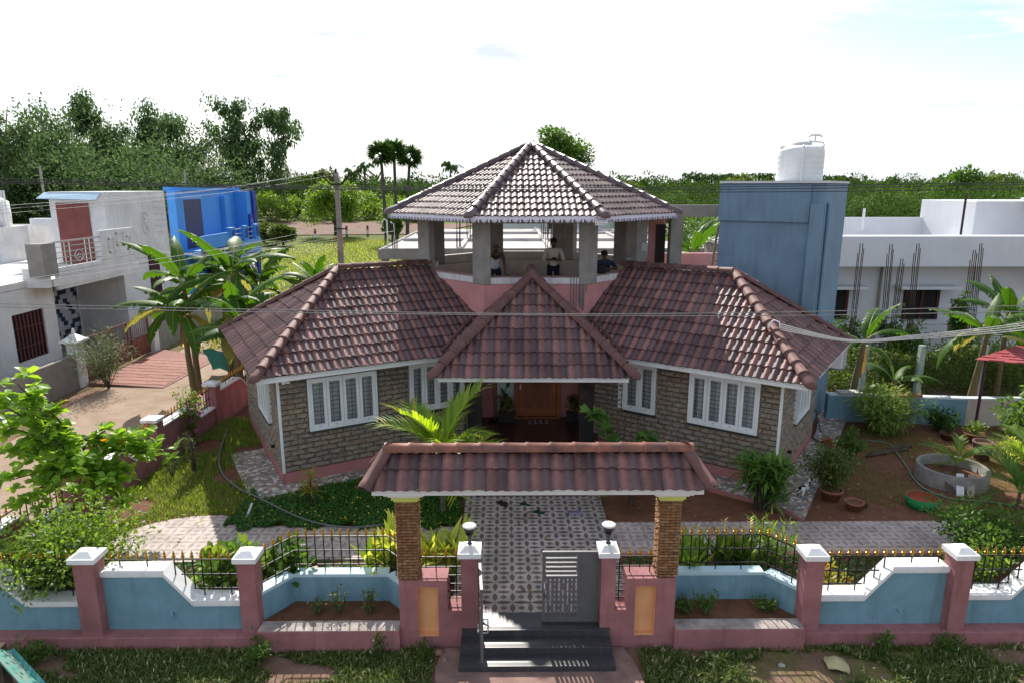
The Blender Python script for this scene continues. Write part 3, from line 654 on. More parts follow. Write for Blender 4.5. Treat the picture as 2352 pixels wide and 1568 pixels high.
# ---- wings: cladding, walls, windows
ROCK = objmat('rock_face_block', [(.27, .20, .145), (.32, .26, .20), (.25, .215, .185), (.35, .265, .18), (.29, .24, .195), (.31, .225, .155)], .85, .2, 14., .35, .6, 40.)
JOINT = M('joint_mortar', (.03, .026, .023), .95)
def block(seed):
    r = random.Random(seed); nx, ny = 5, 4; m = MB(); v = []
    for j in range(ny):
        for i in range(nx):
            x = i / (nx - 1); z = j / (ny - 1); ed = i in (0, nx - 1) or j in (0, ny - 1)
            xx = (.010, .17 + r.uniform(-.05, .05), .5 + r.uniform(-.06, .06), .83 + r.uniform(-.05, .05), .990)[i]; zz = (.045, .30 + r.uniform(-.08, .05), .72 + r.uniform(-.06, .1), .955)[j]
            if ed and 0 < i < nx - 1: zz += r.uniform(-.012, .012)
            v.append((xx, -(.008 if ed else .056 + r.uniform(-.018, .016)), zz))
    m.add(v, [(j * nx + i, j * nx + i + 1, (j + 1) * nx + i + 1, (j + 1) * nx + i) for j in range(ny - 1) for i in range(nx - 1)])
    rim = [i for i in range(nx)] + [nx * j + nx - 1 for j in range(1, ny)] + [nx * (ny - 1) + i for i in range(nx - 2, -1, -1)] + [nx * j for j in range(ny - 2, 0, -1)]
    vb = [v[i] for i in rim] + [(v[i][0], .01, v[i][2]) for i in rim]; q = len(rim)
    m.add(vb, [(i, q + i, q + (i + 1) % q, (i + 1) % q) for i in range(q)])
    me = bpy.data.meshes.new('block'); me.from_pydata(m.v, [], m.f); me.materials.append(ROCK); return me
BLK = [block(i) for i in range(7)]
BBUD = [300]; BST = [[], []]
def clad(wall, O, e, n, length, z0, z1, holes, bw=.365, bh=.124, indiv=True):
    """rows of rock-faced blocks on the wall face, cut round the openings"""
    up = Vector((0, 0, 1)); rows = int((z1 - z0) / bh + .5); bh = (z1 - z0) / rows; r = random.Random(int(length * 77))
    R = Matrix((e, -n, up)).transposed().to_4x4()
    for j in range(rows):
        za, zb = z0 + j * bh, z0 + (j + 1) * bh; x = -(bw / 2 if j % 2 else 0)
        while x < length:
            segs = [(max(0, x), min(length, x + bw))]
            for (h0, h1, hz0, hz1) in holes:
                if zb <= hz0 + .02 or za >= hz1 - .02: continue
                ns = []
                for a, b in segs:
                    if a < h0: ns.append((a, min(b, h0)))
                    if b > h1: ns.append((max(a, h1), b))
                segs = ns
            for a, b in segs:
                if b - a < .02: continue
                me = r.choice(BLK); mw = Matrix.Translation(O + e * a + up * za) @ R @ Matrix.Diagonal((b - a, 1, bh, 1))
                if indiv and BBUD[0] > 0: BBUD[0] -= 1; inst('block', me, mw, wall)
                else:
                    k = len(BST[0]); BST[0] += [tuple(mw @ v.co) for v in me.vertices]; BST[1] += [tuple(q + k for q in p.vertices) for p in me.polygons]
            x += bw
def wallbox(O, e, n, length, z0, z1, holes, th=.22):
    """solid wall with openings"""
    m = MB(); up = Vector((0, 0, 1)); xs_ = sorted(set([0, length] + [h for q in holes for h in q[:2]])); 
    for a, b in zip(xs_, xs_[1:]):
        zs = [z0, z1]; hh = sorted([(q[2], q[3]) for q in holes if q[0] <= a + 1e-6 and q[1] >= b - 1e-6])
        z = z0
        for h0, h1 in hh + [(z1, z1)]:
            if h0 > z: m.obox(O + e * a + up * z, e * (b - a), -n * th, up * (h0 - z))
            z = h1
    return m
def glassmat():
    m = bpy.data.materials.new('window_glass'); m.use_nodes = True; nt = m.node_tree; nt.nodes.remove(nt.nodes['Principled BSDF'])
    t = N(nt, 'ShaderNodeBsdfTransparent'); t.inputs[0].default_value = (.93, .95, .95, 1); g = N(nt, 'ShaderNodeBsdfGlossy'); g.inputs['Roughness'].default_value = .03
    f = N(nt, 'ShaderNodeFresnel'); f.inputs[0].default_value = 1.6; ms = N(nt, 'ShaderNodeMixShader'); L(nt, f.outputs[0], ms.inputs[0]); L(nt, t.outputs[0], ms.inputs[1]); L(nt, g.outputs[0], ms.inputs[2]); L(nt, ms.outputs[0], nt.nodes['Material Output'].inputs[0]); return m
GLASS = glassmat(); CURT = M('curtain_cloth', (.86, .88, .88), .9, .1, 4); DARK = M('unlit_room_shade', (.02, .02, .022), .9, .1)  # near-black colour stands in for the shade of unlit interiors
def window(O, e, n, x0, x1, z0, z1, nc, parent=None, grille=True):
    up = Vector((0, 0, 1)); P = lambda x, z, d: O + e * x + up * z + n * d
    fr = MB(); t = .045; d0, d1 = -.10, .075
    for a, b, c, d in ((x0, x1, z0, z0 + t), (x0, x1, z1 - t, z1), (x0, x0 + t, z0 + t, z1 - t), (x1 - t, x1, z0 + t, z1 - t)):
        fr.obox(P(a, c, d0), e * (b - a), up * (d - c), n * (d1 - d0))
    wf = fr.build('window', UPVC, parent)
    MB().obox(P(x0 - .02, z0 - .035, -.04), e * (x1 - x0 + .04), up * .033, n * .13).build('sill', GRAN, wf)
    cw = (x1 - x0 - 2 * t) / nc
    for i in range(nc):
        a, b = x0 + t + i * cw + .004, x0 + t + (i + 1) * cw - .004; s = .068; c = MB(); za, zb = z0 + t + .004, z1 - t - .004
        for q in ((a, b, za, za + s + .02), (a, b, zb - s, zb), (a, a + s, za + s + .02, zb - s), (b - s, b, za + s + .02, zb - s)): c.obox(P(q[0], q[2], -.005), e * (q[1] - q[0]), up * (q[3] - q[2]), n * .058)
        ca = c.build('casement', UPVC, wf)
        MB().add([P(a + s, za + s + .02, .0), P(b - s, za + s + .02, .0), P(b - s, zb - s, .0), P(a + s, zb - s, .0)], [(0, 1, 2, 3)]).build('pane', GLASS, wf)
        if z1 - z0 > .9: MB().obox(P((a + b) / 2 - .03, za + .03, .054), e * .06, up * .018, n * .012).build('handle', M('handle_grey', (.55, .55, .56), .4), wf)
    if grille:
        g = MB(); k = int((z1 - z0) / .105)
        for i in range(1, k): g.obox(P(x0 + t, z0 + i * (z1 - z0) / k, -.085), e * (x1 - x0 - 2 * t), up * .009, n * .009)
        k2 = int((x1 - x0) / .15)
        for i in range(1, k2): g.obox(P(x0 + i * (x1 - x0) / k2, z0 + t, -.076), e * .008, up * (z1 - z0 - 2 * t), n * .008)
        g.build('grille', M('grille_iron', (.10, .10, .10), .5), wf)
    cu = MB(); k = int((x1 - x0) / .03); r = random.Random(int(x0 * 100)); ph = r.uniform(0, 6)
    pr = [(x0 + (x1 - x0) * i / k, -.17 + .03 * sin(i * .9 + ph) + .012 * sin(i * 2.3)) for i in range(k + 1)]
    cu.add([P(x, z, d) for x, d in pr for z in (z0 + .01, z1)], [(2 * i, 2 * i + 2, 2 * i + 3, 2 * i + 1) for i in range(k)], True); cu.build('curtain', CURT, wf)
    return wf
def on_wall(O, e, n, u, v):
    r = ray(u, v); t = (O - Vector((0, 0, H))).dot(n) / r.dot(n); p = Vector((0, 0, H)) + r * t; return (p - O).dot(e), p.z
ZP, ZW = .62, 3.06      # plinth top, wall top
def wrect(O, e, n, pts): q = [on_wall(O, e, n, *p) for p in pts]; xs_ = [a for a, b in q]; return q
# left wing
h1 = wrect(WL, aL, nL, [(702, 868), (863, 848), (868, 962), (710, 989)]); h2 = wrect(WL, aL, nL, [(937, 835), (940, 947), (1065, 924)])
g1 = wrect(WR, -aR, nR, [(1586, 850), (1751, 879), (1740, 998), (1581, 967)]); g2 = wrect(WR, -aR, nR, [(1436, 826), (1513, 839), (1505, 951), (1431, 937)])
UP = Vector((0, 0, 1))
STONEW = JOINT
# hip-end windows (distance along the end wall from the front corner)
eL = -nL; eRr = -nR
k1 = wrect(WL, eL, -aL, [(629, 968), (591.5, 914)]); k2 = wrect(WR, eRr, -aR, [(1816, 985), (1858, 885)])
def wing_walls(Wc, a, n, outn, lf, le, holes, eholes, ncs, flip):
    """front wall along a, end wall along -n; flip tells on which side the blocks run"""
    e2 = -n
    for (e, nn, l, hs, nc, ind) in ((a, n, lf, holes, ncs, True), (e2, outn, le, eholes, [4], False)):
        # right-handed local frame: blocks need e x up = n outward
        if e.cross(UP).dot(nn) > 0: O, ee, hh = Wc, e, hs
        else: O, ee, hh = Wc + e * l, -e, [(l - q[1], l - q[0], q[2], q[3]) for q in hs]
        wl = wallbox(O - nn * .012, ee, nn, l, ZP, ZW, hh).build('wall', JOINT, HS)
        clad(wl, O, ee, nn, l, ZP + .003, ZW - .02, hh, indiv=ind)
        for q, c in zip(hh, nc): window(O + (nn * .045 if not ind else nn * .012), ee, nn, q[0] + .006, q[1] - .006, q[2] + .006, q[3] - .006, c, HS)
        MB().obox(O - nn * .16 + UP * .3, ee * l, nn * .2, UP * (ZP - .3)).build('plinth', PINK, HS)
    MB().obox(Wc + UP * ZP - outn * .0 + n * .045 - outn * .02, outn * .065, -n * .02, UP * (ZW - ZP)).build('corner_trim', UPVC, HS)
wing_walls(WL, aL, nL, -aL, 5.05, 5.0, [(.635, 2.325, 1.555, 2.845), (3.16, 4.69, 1.6, 2.87)], [(k1[0][0], k1[0][0] + 1.5, 1.56, 2.84)], [4, 4], False)
wing_walls(WR, aR, nR, -aR, 4.75, 3.85, [(.455, 2.14, 1.587, 2.86), (2.985, 3.885, 1.597, 2.88)], [(k2[0][0], k2[0][0] + 1.5, 1.58, 2.84)], [4, 2], True)
MB().obox(WR + aR * 3.92 + UP * 1.6 + nR * -.02, aR * .1, nR * .07, UP * 1.4).build('white_post', UPVC, HS)
me = bpy.data.meshes.new('block'); me.from_pydata(BST[0], [], BST[1]); me.materials.append(ROCK); o = link(bpy.data.objects.new('block_field', me)); par(o, HS); o['kind'] = 'stuff'
# eave boards and soffits
for E, a, n, lw, wd in ((EL_, aL, nL, 5.1, 6.0), (ER_, aR, nR, 4.9, 5.1)):
    f = MB(); f.obox(E - UP * .13 + n * .0 - n * .03 + a * .03, a * lw, n * .03, UP * .125); f.build('fascia', WHITE, HS)
    f = MB(); f.obox(E - UP * .131 + a * .0, a * .03, -n * wd, UP * .12); f.build('fascia', WHITE, HS)
    MB().obox(E - UP * .125 + a * .035 - n * .035, a * (lw - .05), -n * (wd - .1), UP * .03).build('soffit', WHITE, HS)
pf = MB(); pf.obox(pe0 - UP * .12 + pex * .06 + pey * .02, pex * (pw - .12), pey * .03, UP * .11); pf.build('fascia', WHITE, HS)
for E, s in ((pe0, 1), (pe1, -1)): MB().obox(E - UP * .121 + pex * (.06 * s) + pey * .055, pex * (.03 * s), pey * 2.2, UP * .11).build('fascia', WHITE, HS)
MB().obox(pe0 - UP * .11 + pex * .1 + pey * .06, pex * (pw - .2), pey * 3.2, UP * .03).build('soffit', CREAM, HS)
# porch: floor, steps, columns, back wall, door
PFL = M('brown_floor_tile', (.075, .03, .022), .25, .15, 3, spec=.5)
MB().prism([(-1.05, 15.0), (2.2, 15.0), (2.2, 16.6), (3.0, 18.75), (-1.6, 18.75), (-1.05, 16.6)], .3, .75).build('porch_floor', PFL, HS)
for k in range(3):
    MB().box(-.70 + 0, 1.86, 14.40 + .2 * k, 14.598 + .2 * k, .3, .45 + .1 * k).build('porch_step', GRAN, HS, bevel=.005)
for s in (-.985, 1.875): MB().box(s, s + .27, 14.39, 14.995, .3, .47).build('step_cheek', CONC, HS)
for cx_ in (-.74, 1.87): MB().box(cx_ - .17, cx_ + .17, 15.1, 15.44, .752, 2.96).build('porch_column', M('polished_black_stone', (.02, .02, .023), .18, .2, 20, spec=.5), HS, bevel=.01)
MB().box(-2.1, -.35, 18.70, 18.9, .752, 2.94).build('porch_wall', PINK, HS); MB().box(1.56, 3.6, 18.70, 18.9, .752, 2.94).build('porch_wall', PINK, HS)
MB().box(-.348, 1.558, 18.72, 18.88, 2.86, 2.94).build('porch_wall', PINK, HS)
MB().box(-3, 4.2, 17.2, 19.4, 2.95, 3.0).build('porch_ceiling', CREAM, HS)
for s, x in ((1, -1.05), (-1, 2.72)):
    w_ = MB().box(x, x + .2, 17.2, 18.69, .752, 2.94).build('porch_wall', JOINT, HS)
    BB = []
    R = Matrix((Vector((1, 0, 0)), Vector((0, 1, 0)), UP)).transposed().to_4x4()
    for j in range(17): inst('block', BLK[j % 7], Matrix.Translation((x, 17.19, .756 + j * .128)) @ R @ Matrix.Diagonal((.2, 1, .126, 1)), w_)
    inn = x + .2 if s > 0 else x
    MB().box(inn - .006, inn + .006, 17.17, 17.186, .755, 2.93).build('corner_trim', UPVC, HS)
WOOD = M('teak_wood', (.33, .10, .035), .4, .22, 4, spec=.4, col2=(.20, .06, .02)); WOODD = M('carved_teak', (.22, .055, .02), .38, .2, 7, spec=.45)
dr = thing  # the door is a part of the house
df = MB(); df.box(.23, .34, 18.60, 18.80, .752, 2.86); df.box(1.44, 1.55, 18.60, 18.80, .752, 2.86); df.box(.34, 1.44, 18.60, 18.80, 2.75, 2.86); df.box(.20, 1.55, 18.57, 18.80, .70, .79)
df.box(-.34, -.26, 18.62, 18.80, .752, 2.86); DF = df.build('door_frame', WOOD, HS)
DO = MB().box(.345, 1.435, 18.68, 18.72, .80, 2.745).build('door', WOOD, HS)
MB().box(.50, 1.28, 18.664, 18.679, 1.05, 2.6).build('carved_panel', WOODD, DO)
cv = MB()
for i in range(5):
    for j in range(9):
        cx_, cz_ = .58 + i * .155, 1.13 + j * .17
        for q in range(8): a = q * pi / 4; cv.add([(cx_, 18.664, cz_), (cx_ + .07 * cos(a - .3), 18.664, cz_ + .078 * sin(a - .3)), (cx_ + .08 * cos(a), 18.655, cz_ + .088 * sin(a)), (cx_ + .07 * cos(a + .3), 18.664, cz_ + .078 * sin(a + .3))], [(0, 1, 2), (0, 2, 3)])
cv.build('carving', WOODD, DO)
for a0, r0 in ((0, .36), (0, .40)): MB().tube([(.9 + r0 * cos(t), 18.66, 2.35 + r0 * sin(t)) for t in [pi + k * pi / 12 for k in range(13)]], .012, 6).build('carved_arc', WOODD, DO)
MB().box(.32 + .06, .40 + .02, 18.63, 18.665, 1.6, 1.75).build('door_handle', STEEL, DO)
SLG = MB().box(-.255, .225, 18.70, 18.74, .80, 2.86).build('sidelight', M('etched_glass', (.50, .54, .55), .2, .05, 4, spec=.5), HS)
vi = MB(); vm = M('vine_paint', (.02, .11, .04), .5, .3, 9); vi.tube([(-.02 + .05 * sin(z * 4), 18.695, z) for z in [.9 + .1 * k for k in range(19)]], .012, 5)
rv = random.Random(2)
for k in range(9):
    z = 1.1 + k * .18; x = -.02 + .05 * sin(z * 4); s = 1 if k % 2 else -1; l = .2
    vi.add([(x, 18.693, z), (x + s * .09, 18.693, z + .02), (x + s * .13, 18.693, z + l), (x + s * .02, 18.693, z + .12)], [(0, 1, 2, 3)])
vi.build('vine_painting', vm, SLG)
gl = MB()
for k in range(1, 14): gl.box(-.25, .22, 18.697, 18.699, .8 + k * .15, .804 + k * .15)
gl.build('glass_joint', UPVC, SLG)
# near-black sheets standing for room shade, and body of the house (rear, seen only from elsewhere)
MB().box(-2.2, 3.8, 18.95, 24.6, .3, 3.9).build('house_core', PINKL, HS)
for Wc, a, n, l, wd in ((WL, aL, nL, 4.6, 4.9), (WR, aR, nR, 4.4, 4.0)):
    MB().obox(Wc + a * .3 - n * wd + UP * .3, a * l, -n * .2, UP * 2.7).build('wall', PINKL, HS)
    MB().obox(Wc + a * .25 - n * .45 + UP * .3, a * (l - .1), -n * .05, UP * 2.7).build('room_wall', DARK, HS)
# mosaic walkways
wk = [WL + nL * .75 + aL * 5.2, WL + nL * .75 - aL * .85, WL - aL * .9 - nL * 2.6, WL - aL * .05 - nL * 2.6, WL - aL * .05 + nL * .05, WL + aL * 5.2 + nL * .05]
tag(MB().prism([(p.x, p.y) for p in wk], .2, .352).build('walkway', MOS), kind='structure')
wk = [WR + nR * .7 + aR * 4.2, WR + nR * .9 - aR * .35, PZ(1846, 1190, .40), PZ(1943, 965, .40), PZ(1885, 935, .4), WR - nR * 4.4 - aR * .05, WR - aR * .05 + nR * .05, WR + aR * 4.2 + nR * .05]
ww = MB().prism([(p.x, p.y) for p in wk], .2, .395).build('walkway', MOS); tag(ww, kind='structure')
p0, p1 = wk[1], wk[2]; MB().obox(Vector((p0.x, p0.y, .25)), Vector((p1.x - p0.x, p1.y - p0.y, 0)), Vector((-.015, -.03, 0)), UP * .14).build('kerb', PINK, ww)
p0, p1 = wk[0], wk[1]; MB().obox(Vector((p0.x, p0.y, .25)), Vector((p1.x - p0.x, p1.y - p0.y, 0)), nR * .03, UP * .14).build('kerb', PINK, ww)
# small fittings on the walls
for Wc, a, n, s, z in ((WL, aL, nL, 1.35, .93), (WR, aR, nR, 1.45, .98)):
    c = Wc + a * s + n * .05 + UP * z; MB().tube([c, c + n * .06], .05, 12).build('wall_lamp', STEEL, HS)
for Wc, nn, e, s, z in ((WL, -aL, -nL, .75, 1.05), (WR, -aR, -nR, .9, 1.0)):
    c = Wc + e * s + nn * .05 + UP * z; MB().tube([c, c + nn * .09], .04, 10).build('wall_lamp', BLACKM, HS)
c = WL + aL * .12 + nL * .09 + UP * 2.86; MB().box(c.x - .04, c.x + .04, c.y - .04, c.y + .06, c.z - .05, c.z + .05).build('camera_bracket', UPVC, HS); CC = MB().tube([c, c + nL * .1 + aL * .13 - UP * .01], .035, 10).build('security_camera', UPVC, HS)
MB().tube([c + nL * .1 + aL * .13 - UP * .01, c + nL * .102 + aL * .135 - UP * .01], .03, 10).build('lens', BLACKM, CC)
# ---- shop sign hung on the valance
SG = thing('roofing_sign', 'small white contractor sign with red and blue lettering hung on the valance', 'sign', (0, 0, 0))
sc_ = PY(1381, 508, octo(OR)[0].y - .045)
MB().box(sc_.x - .155, sc_.x + .155, sc_.y - .004, sc_.y + .004, sc_.z - .105, sc_.z + .105).build('board', M('sign_white', (.85, .85, .86), .4), SG)
def text(s, size, x, z, y, mat, parent, name='lettering', wx=1.):
    cu = bpy.data.curves.new(name, 'FONT'); cu.body = s; cu.size = size; cu.align_x = 'CENTER'; cu.offset = size * .02; o = bpy.data.objects.new(name, cu); C.objects.link(o)
    dg = bpy.context.evaluated_depsgraph_get(); me = bpy.data.meshes.new_from_object(o.evaluated_get(dg)); bpy.data.objects.remove(o); me.materials.clear(); me.materials.append(mat)
    o = link(bpy.data.objects.new(name, me)); o.matrix_world = Matrix.Translation((x, y, z)) @ Matrix.Rotation(pi / 2, 4, 'X') @ Matrix.Diagonal((wx, 1, 1, 1)); par(o, parent); return o
RED = M('sign_red', (.65, .02, .03), .5); SBL = M('sign_blue', (.02, .06, .55), .5); SGN = M('sign_green', (.0, .3, .28), .5)
text('KMC ROOFING', .052, sc_.x, sc_.z + .06, sc_.y - .006, RED, SG, wx=.78); text('9600200288', .056, sc_.x, sc_.z + .012, sc_.y - .006, SBL, SG, wx=.86)
text('Search By Youtube', .026, sc_.x, sc_.z - .028, sc_.y - .006, RED, SG); text('kmc Roofing', .042, sc_.x + .035, sc_.z - .085, sc_.y - .006, SGN, SG, wx=.8)
MB().box(sc_.x - .14, sc_.x - .105, sc_.y - .007, sc_.y - .0045, sc_.z - .085, sc_.z - .06).build('icon', RED, SG)
# ================================================================ FRONT COMPOUND WALL AND GATEWAY
def capm(): pass
PCAP = M('white_cap', (.82, .81, .80), .7, .05, 6, streak=.12)
def pillar(parent, x0, x1, y0=9.65, y1=9.95, zt=1.5, zb=.0, capz=.14):
    p = MB().box(x0, x1, y0, y1, zb, zt).build('pillar', PINKF_, parent, bevel=.008)
    m = MB(); cx, cy = (x0 + x1) / 2, (y0 + y1) / 2; w = (x1 - x0) / 2 + .045; d = (y1 - y0) / 2 + .045
    m.box(cx - w, cx + w, cy - d, cy + d, zt, zt + .085)
    m.add([(cx - w + .02, cy - d + .02, zt + .0852), (cx + w - .02, cy - d + .02, zt + .0852), (cx + w - .02, cy + d - .02, zt + .0852), (cx - w + .02, cy + d - .02, zt + .0852), (cx - .07, cy - .07, zt + .16), (cx + .07, cy - .07, zt + .16), (cx + .07, cy + .07, zt + .16), (cx - .07, cy + .07, zt + .16)],
          [(0, 1, 5, 4), (1, 2, 6, 5), (2, 3, 7, 6), (3, 0, 4, 7), (4, 5, 6, 7)])
    m.build('cap', PCAP, p, bevel=.006); return p
def panel(parent, prof, y0=9.83, y1=10.05, zb=.2):
    """blue panel with white coping; prof = [(x,ztop)...]"""
    poly = [(prof[0][0], zb)] + [(prof[-1][0], zb)] + [(x, z - .075) for x, z in prof[::-1]]
    pn = MB().extr(poly, (0, y0, 0), (1, 0, 0), (0, 0, 1), (0, y1 - y0, 0)).build('panel', BLUE, parent)
    for t, yy0, yy1, dz0, dz1 in (('coping', y0 - .05, y1 + .05, -.0745, 0.), ('coping_lip', y0 - .03, y1 + .03, -.105, -.075)):
        m = MB()
        for (a, za), (b, zb_) in zip(prof, prof[1:]):
            vs = [(a, yy0, za + dz0), (b, yy0, zb_ + dz0), (b, yy1, zb_ + dz0), (a, yy1, za + dz0), (a, yy0, za + dz1), (b, yy0, zb_ + dz1), (b, yy1, zb_ + dz1), (a, yy1, za + dz1)]
            m.add(vs, [(0, 3, 2, 1), (4, 5, 6, 7), (0, 1, 5, 4), (2, 3, 7, 6), (1, 2, 6, 5), (3, 0, 4, 7)])
        m.build(t, PCAP, parent)
FIN = MB(); f2 = [(-.006, 0), (-.010, .02), (-.030, .035), (-.034, .055), (-.022, .062), (-.012, .05), (-.012, .07), (-.022, .095), (-.012, .12), (0, .15)]
FIN.extr(f2 + [(-a, b) for a, b in f2[-2::-1]], (0, -.006, 0), (1, 0, 0), (0, 0, 1), (0, .012, 0)); FIN.extr(f2 + [(-a, b) for a, b in f2[-2::-1]], (-.006, 0, 0), (0, 1, 0), (0, 0, 1), (.012, 0, 0)); FIN.box(-.012, .012, -.012, .012, -.01, .02)
fme = bpy.data.meshes.new('finial'); fme.from_pydata(FIN.v, [], FIN.f); fme.materials.append(GOLD)
ROD = MB().box(-.008, .008, -.008, .008, 0, 1); rme = bpy.data.meshes.new('rod'); rme.from_pydata(ROD.v, [], ROD.f); rme.materials.append(BLACKM)
def railing(parent, pts, ztop, zfun, mids, step=.142, name='railing'):
    """railing along plan polyline pts: top bar, middle bars where the wall is low, rods and gold finials"""
    bars = MB(); pts = [Vector((p[0], p[1], 0)) for p in pts]
    for a, b in zip(pts, pts[1:]): bars.bar(a + UP * ztop, b + UP * ztop, .022, .018)
    r = None; rods = []; low_ = []
    for a, b in zip(pts, pts[1:]):
        l = (b - a).length; n = max(1, int(round(l / step)))
        for i in range(n): rods.append(a + (b - a) * ((i + .5) / n))
    for z in mids:
        run = None
        for a, b in zip(pts, pts[1:]):
            n = 24; seg = [a + (b - a) * (i / n) for i in range(n + 1)]
            i = 0
            while i <= n:
                if zfun(seg[i]) < z - .03:
                    j = i
                    while j < n and zfun(seg[j + 1]) < z - .03: j += 1
                    if j > i: low_.append((seg[i] + UP * z, seg[j] + UP * z))
                    i = j + 1
                else: i += 1
    R_ = bars.build(name, BLACKM, parent)
    for a, b in low_: MB().bar(a, b, .018, .018).build('rail', BLACKM, R_)
    for q, p in enumerate(rods):
        zb = zfun(p); low = min([m for m in mids if m > zb + .03] + [ztop])
        end = zb if q % 3 == 1 else (min(mids) - .01 if mids and zb < min(mids) - .03 else (ztop - .02 if zb > ztop - .3 else zb))
        inst('rod', rme, Matrix.Translation((p.x, p.y, end)) @ Matrix.Diagonal((1, 1, ztop - end, 1)), R_)
        inst('finial', fme, Matrix.Translation((p.x, p.y, ztop + .008)) @ Matrix.Rotation(.1 * sin(q * 2.3), 4, 'Z'), R_)
    return R_
def interp(prof):
    def f(p):
        x = p.x
        for (a, za), (b, zb) in zip(prof, prof[1:]):
            if a <= x <= b: return za + (zb - za) * (x - a) / (b - a)
        return prof[0][1] if x < prof[0][0] else prof[-1][1]
    return f
CWL = thing('compound_wall', 'front compound wall left of the gate, blue panels between pink pillars', 'wall', (-5, 9.8, 0))
CWR = thing('compound_wall', 'front compound wall right of the gate, blue panels between pink pillars', 'wall', (7, 9.8, 0))
def section(T, x0, x1, mirror):
    pass
# left side
MB().box(-12.5, -3.86, 9.6, 10.1, -.05, .215).build('plinth', PINKF_, CWL, bevel=.01)
pillar(CWL, -6.77, -6.44); pillar(CWL, -4.22, -3.94)
pr = [(-6.44, 1.27), (-5.46, 1.27), (-5.03, .75), (-4.22, .75)]; panel(CWL, pr); railing(CWL, [(-6.42, 9.95), (-4.24, 9.95)], 1.39, interp(pr), [1.13, .88])
pl_ = [(-9.3, 1.27), (-8.2, 1.27), (-7.7, .75), (-6.77, .75)]; panel(CWL, pl_); railing(CWL, [(-9.0, 9.95), (-6.8, 9.95)], 1.39, interp(pl_), [1.13, .88])
pillar(CWL, -9.62, -9.3)
# right side
MB().box(4.73, 13, 9.6, 10.1, -.05, .24).build('plinth', PINKF_, CWR, bevel=.01)
pillar(CWR, 4.72, 5.01); pillar(CWR, 7.09, 7.37); pillar(CWR, 9.6, 9.9)
pr = [(5.01, .78), (5.78, .78), (6.2, 1.28), (7.09, 1.28)]; panel(CWR, pr); railing(CWR, [(5.03, 9.95), (7.07, 9.95)], 1.40, interp(pr), [1.14, .9])
pr2 = [(7.37, .79), (8.17, .79), (8.6, 1.28), (9.6, 1.28)]; panel(CWR, pr2); railing(CWR, [(7.39, 9.95), (9.58, 9.95)], 1.40, interp(pr2), [1.14, .9])
for T, x in ((CWL, -5.42), (CWR, 6.35)):   # little weep pipes
    MB().tube([(x, 9.85, .55), (x + .06, 9.76, .47)], .018, 8).build('weep_pipe', BLUE, T)
# planters recessed in the wall
def planter(T, pts, x0, x1, ledge):
    for a, b in zip(pts, pts[1:]):
        a, b = Vector((*a, 0)), Vector((*b, 0)); d = (b - a).normalized(); n = Vector((-d.y, d.x, 0))
        ex = .0
        MB().obox(a + UP * .2, b - a, n * .2, UP * .60).build('planter_wall', BLUE, T)
        MB().obox(a - n * .005 + UP * .80, (b - a), n * .21, UP * .055).build('coping', M('pale_blue_cap', (.52, .68, .74), .75, .06, 5), T)
    MB().box(x0, x1, 9.5, 9.76, -.05, .385).build('planter_ledge', PINKF_, T, bevel=.01)
    MB().box(x0 + .02, x1 - .02, 9.51, 9.77, .3855, .392).build('ledge_top', M('worn_cement_top', (.40, .34, .31), .9, .25, 4, bump=.3), T)
    MB().prism([(x0, 9.77), (x1, 9.77)] + pts[::-1], .1, .345).build('planter_soil', SOIL, T)
    railing(T, [(p[0], p[1] + .1) for p in pts], 1.50, lambda p: .855, [1.24, .98])
planter(CWL, [(-3.94, 9.86), (-3.58, 10.38), (-2.0, 10.38), (-1.70, 10.05)], -3.94, -1.69, .38)
planter(CWR, [(2.66, 10.05), (2.9, 10.38), (4.36, 10.38), (4.74, 9.9)], 2.66, 4.74, .42)
# ---- gateway: gate posts, niches, stone pillars, tiled roof
GW = thing('gateway', 'gateway with a small tiled roof on two stone-clad pillars', 'gateway', (.48, 9.8, 0))
def niche_block(x0, x1, n0, n1, zt):
    m = MB(); y0, y1 = 9.6, 10.0
    m.box(x0, n0, y0, y1, -.05, zt); m.box(n1, x1, y0, y1, -.05, zt); m.box(n0, n1, y0, y1, -.05, .22); m.box(n0, n1, y0, y1, 1.09, zt); m.box(n0, n1, y0 + .13, y1, .22, 1.09)
    b = m.build('gate_wall', PINKF_, GW)
    q = MB(); q.box(n0 + .002, n1 - .002, y0 + .122, y0 + .128, .224, 1.088); q.box(n0 + .001, n0 + .006, y0 + .004, y0 + .121, .224, 1.088); q.box(n1 - .006, n1 - .001, y0 + .004, y0 + .121, .224, 1.088); q.box(n0 + .007, n1 - .007, y0 + .004, y0 + .121, .2205, .226); q.box(n0 + .007, n1 - .007, y0 + .004, y0 + .121, 1.083, 1.0885)
    q.build('niche', ORANGE, b); return b
niche_block(-1.69, -.93, -1.40, -1.08, 1.21); niche_block(1.89, 2.66, 2.03, 2.35, 1.23)
for x0, x1 in ((-.93, -.715), (1.712, 1.89)): MB().box(x0, x1, 9.6, 10.0, -.05, .68).build('gate_wall', PINKF_, GW)
gp = [pillar(GW, -.715, -.44, 9.6, 9.9, 1.6, -.05), pillar(GW, 1.48, 1.712, 9.6, 9.9, 1.6, -.05)]
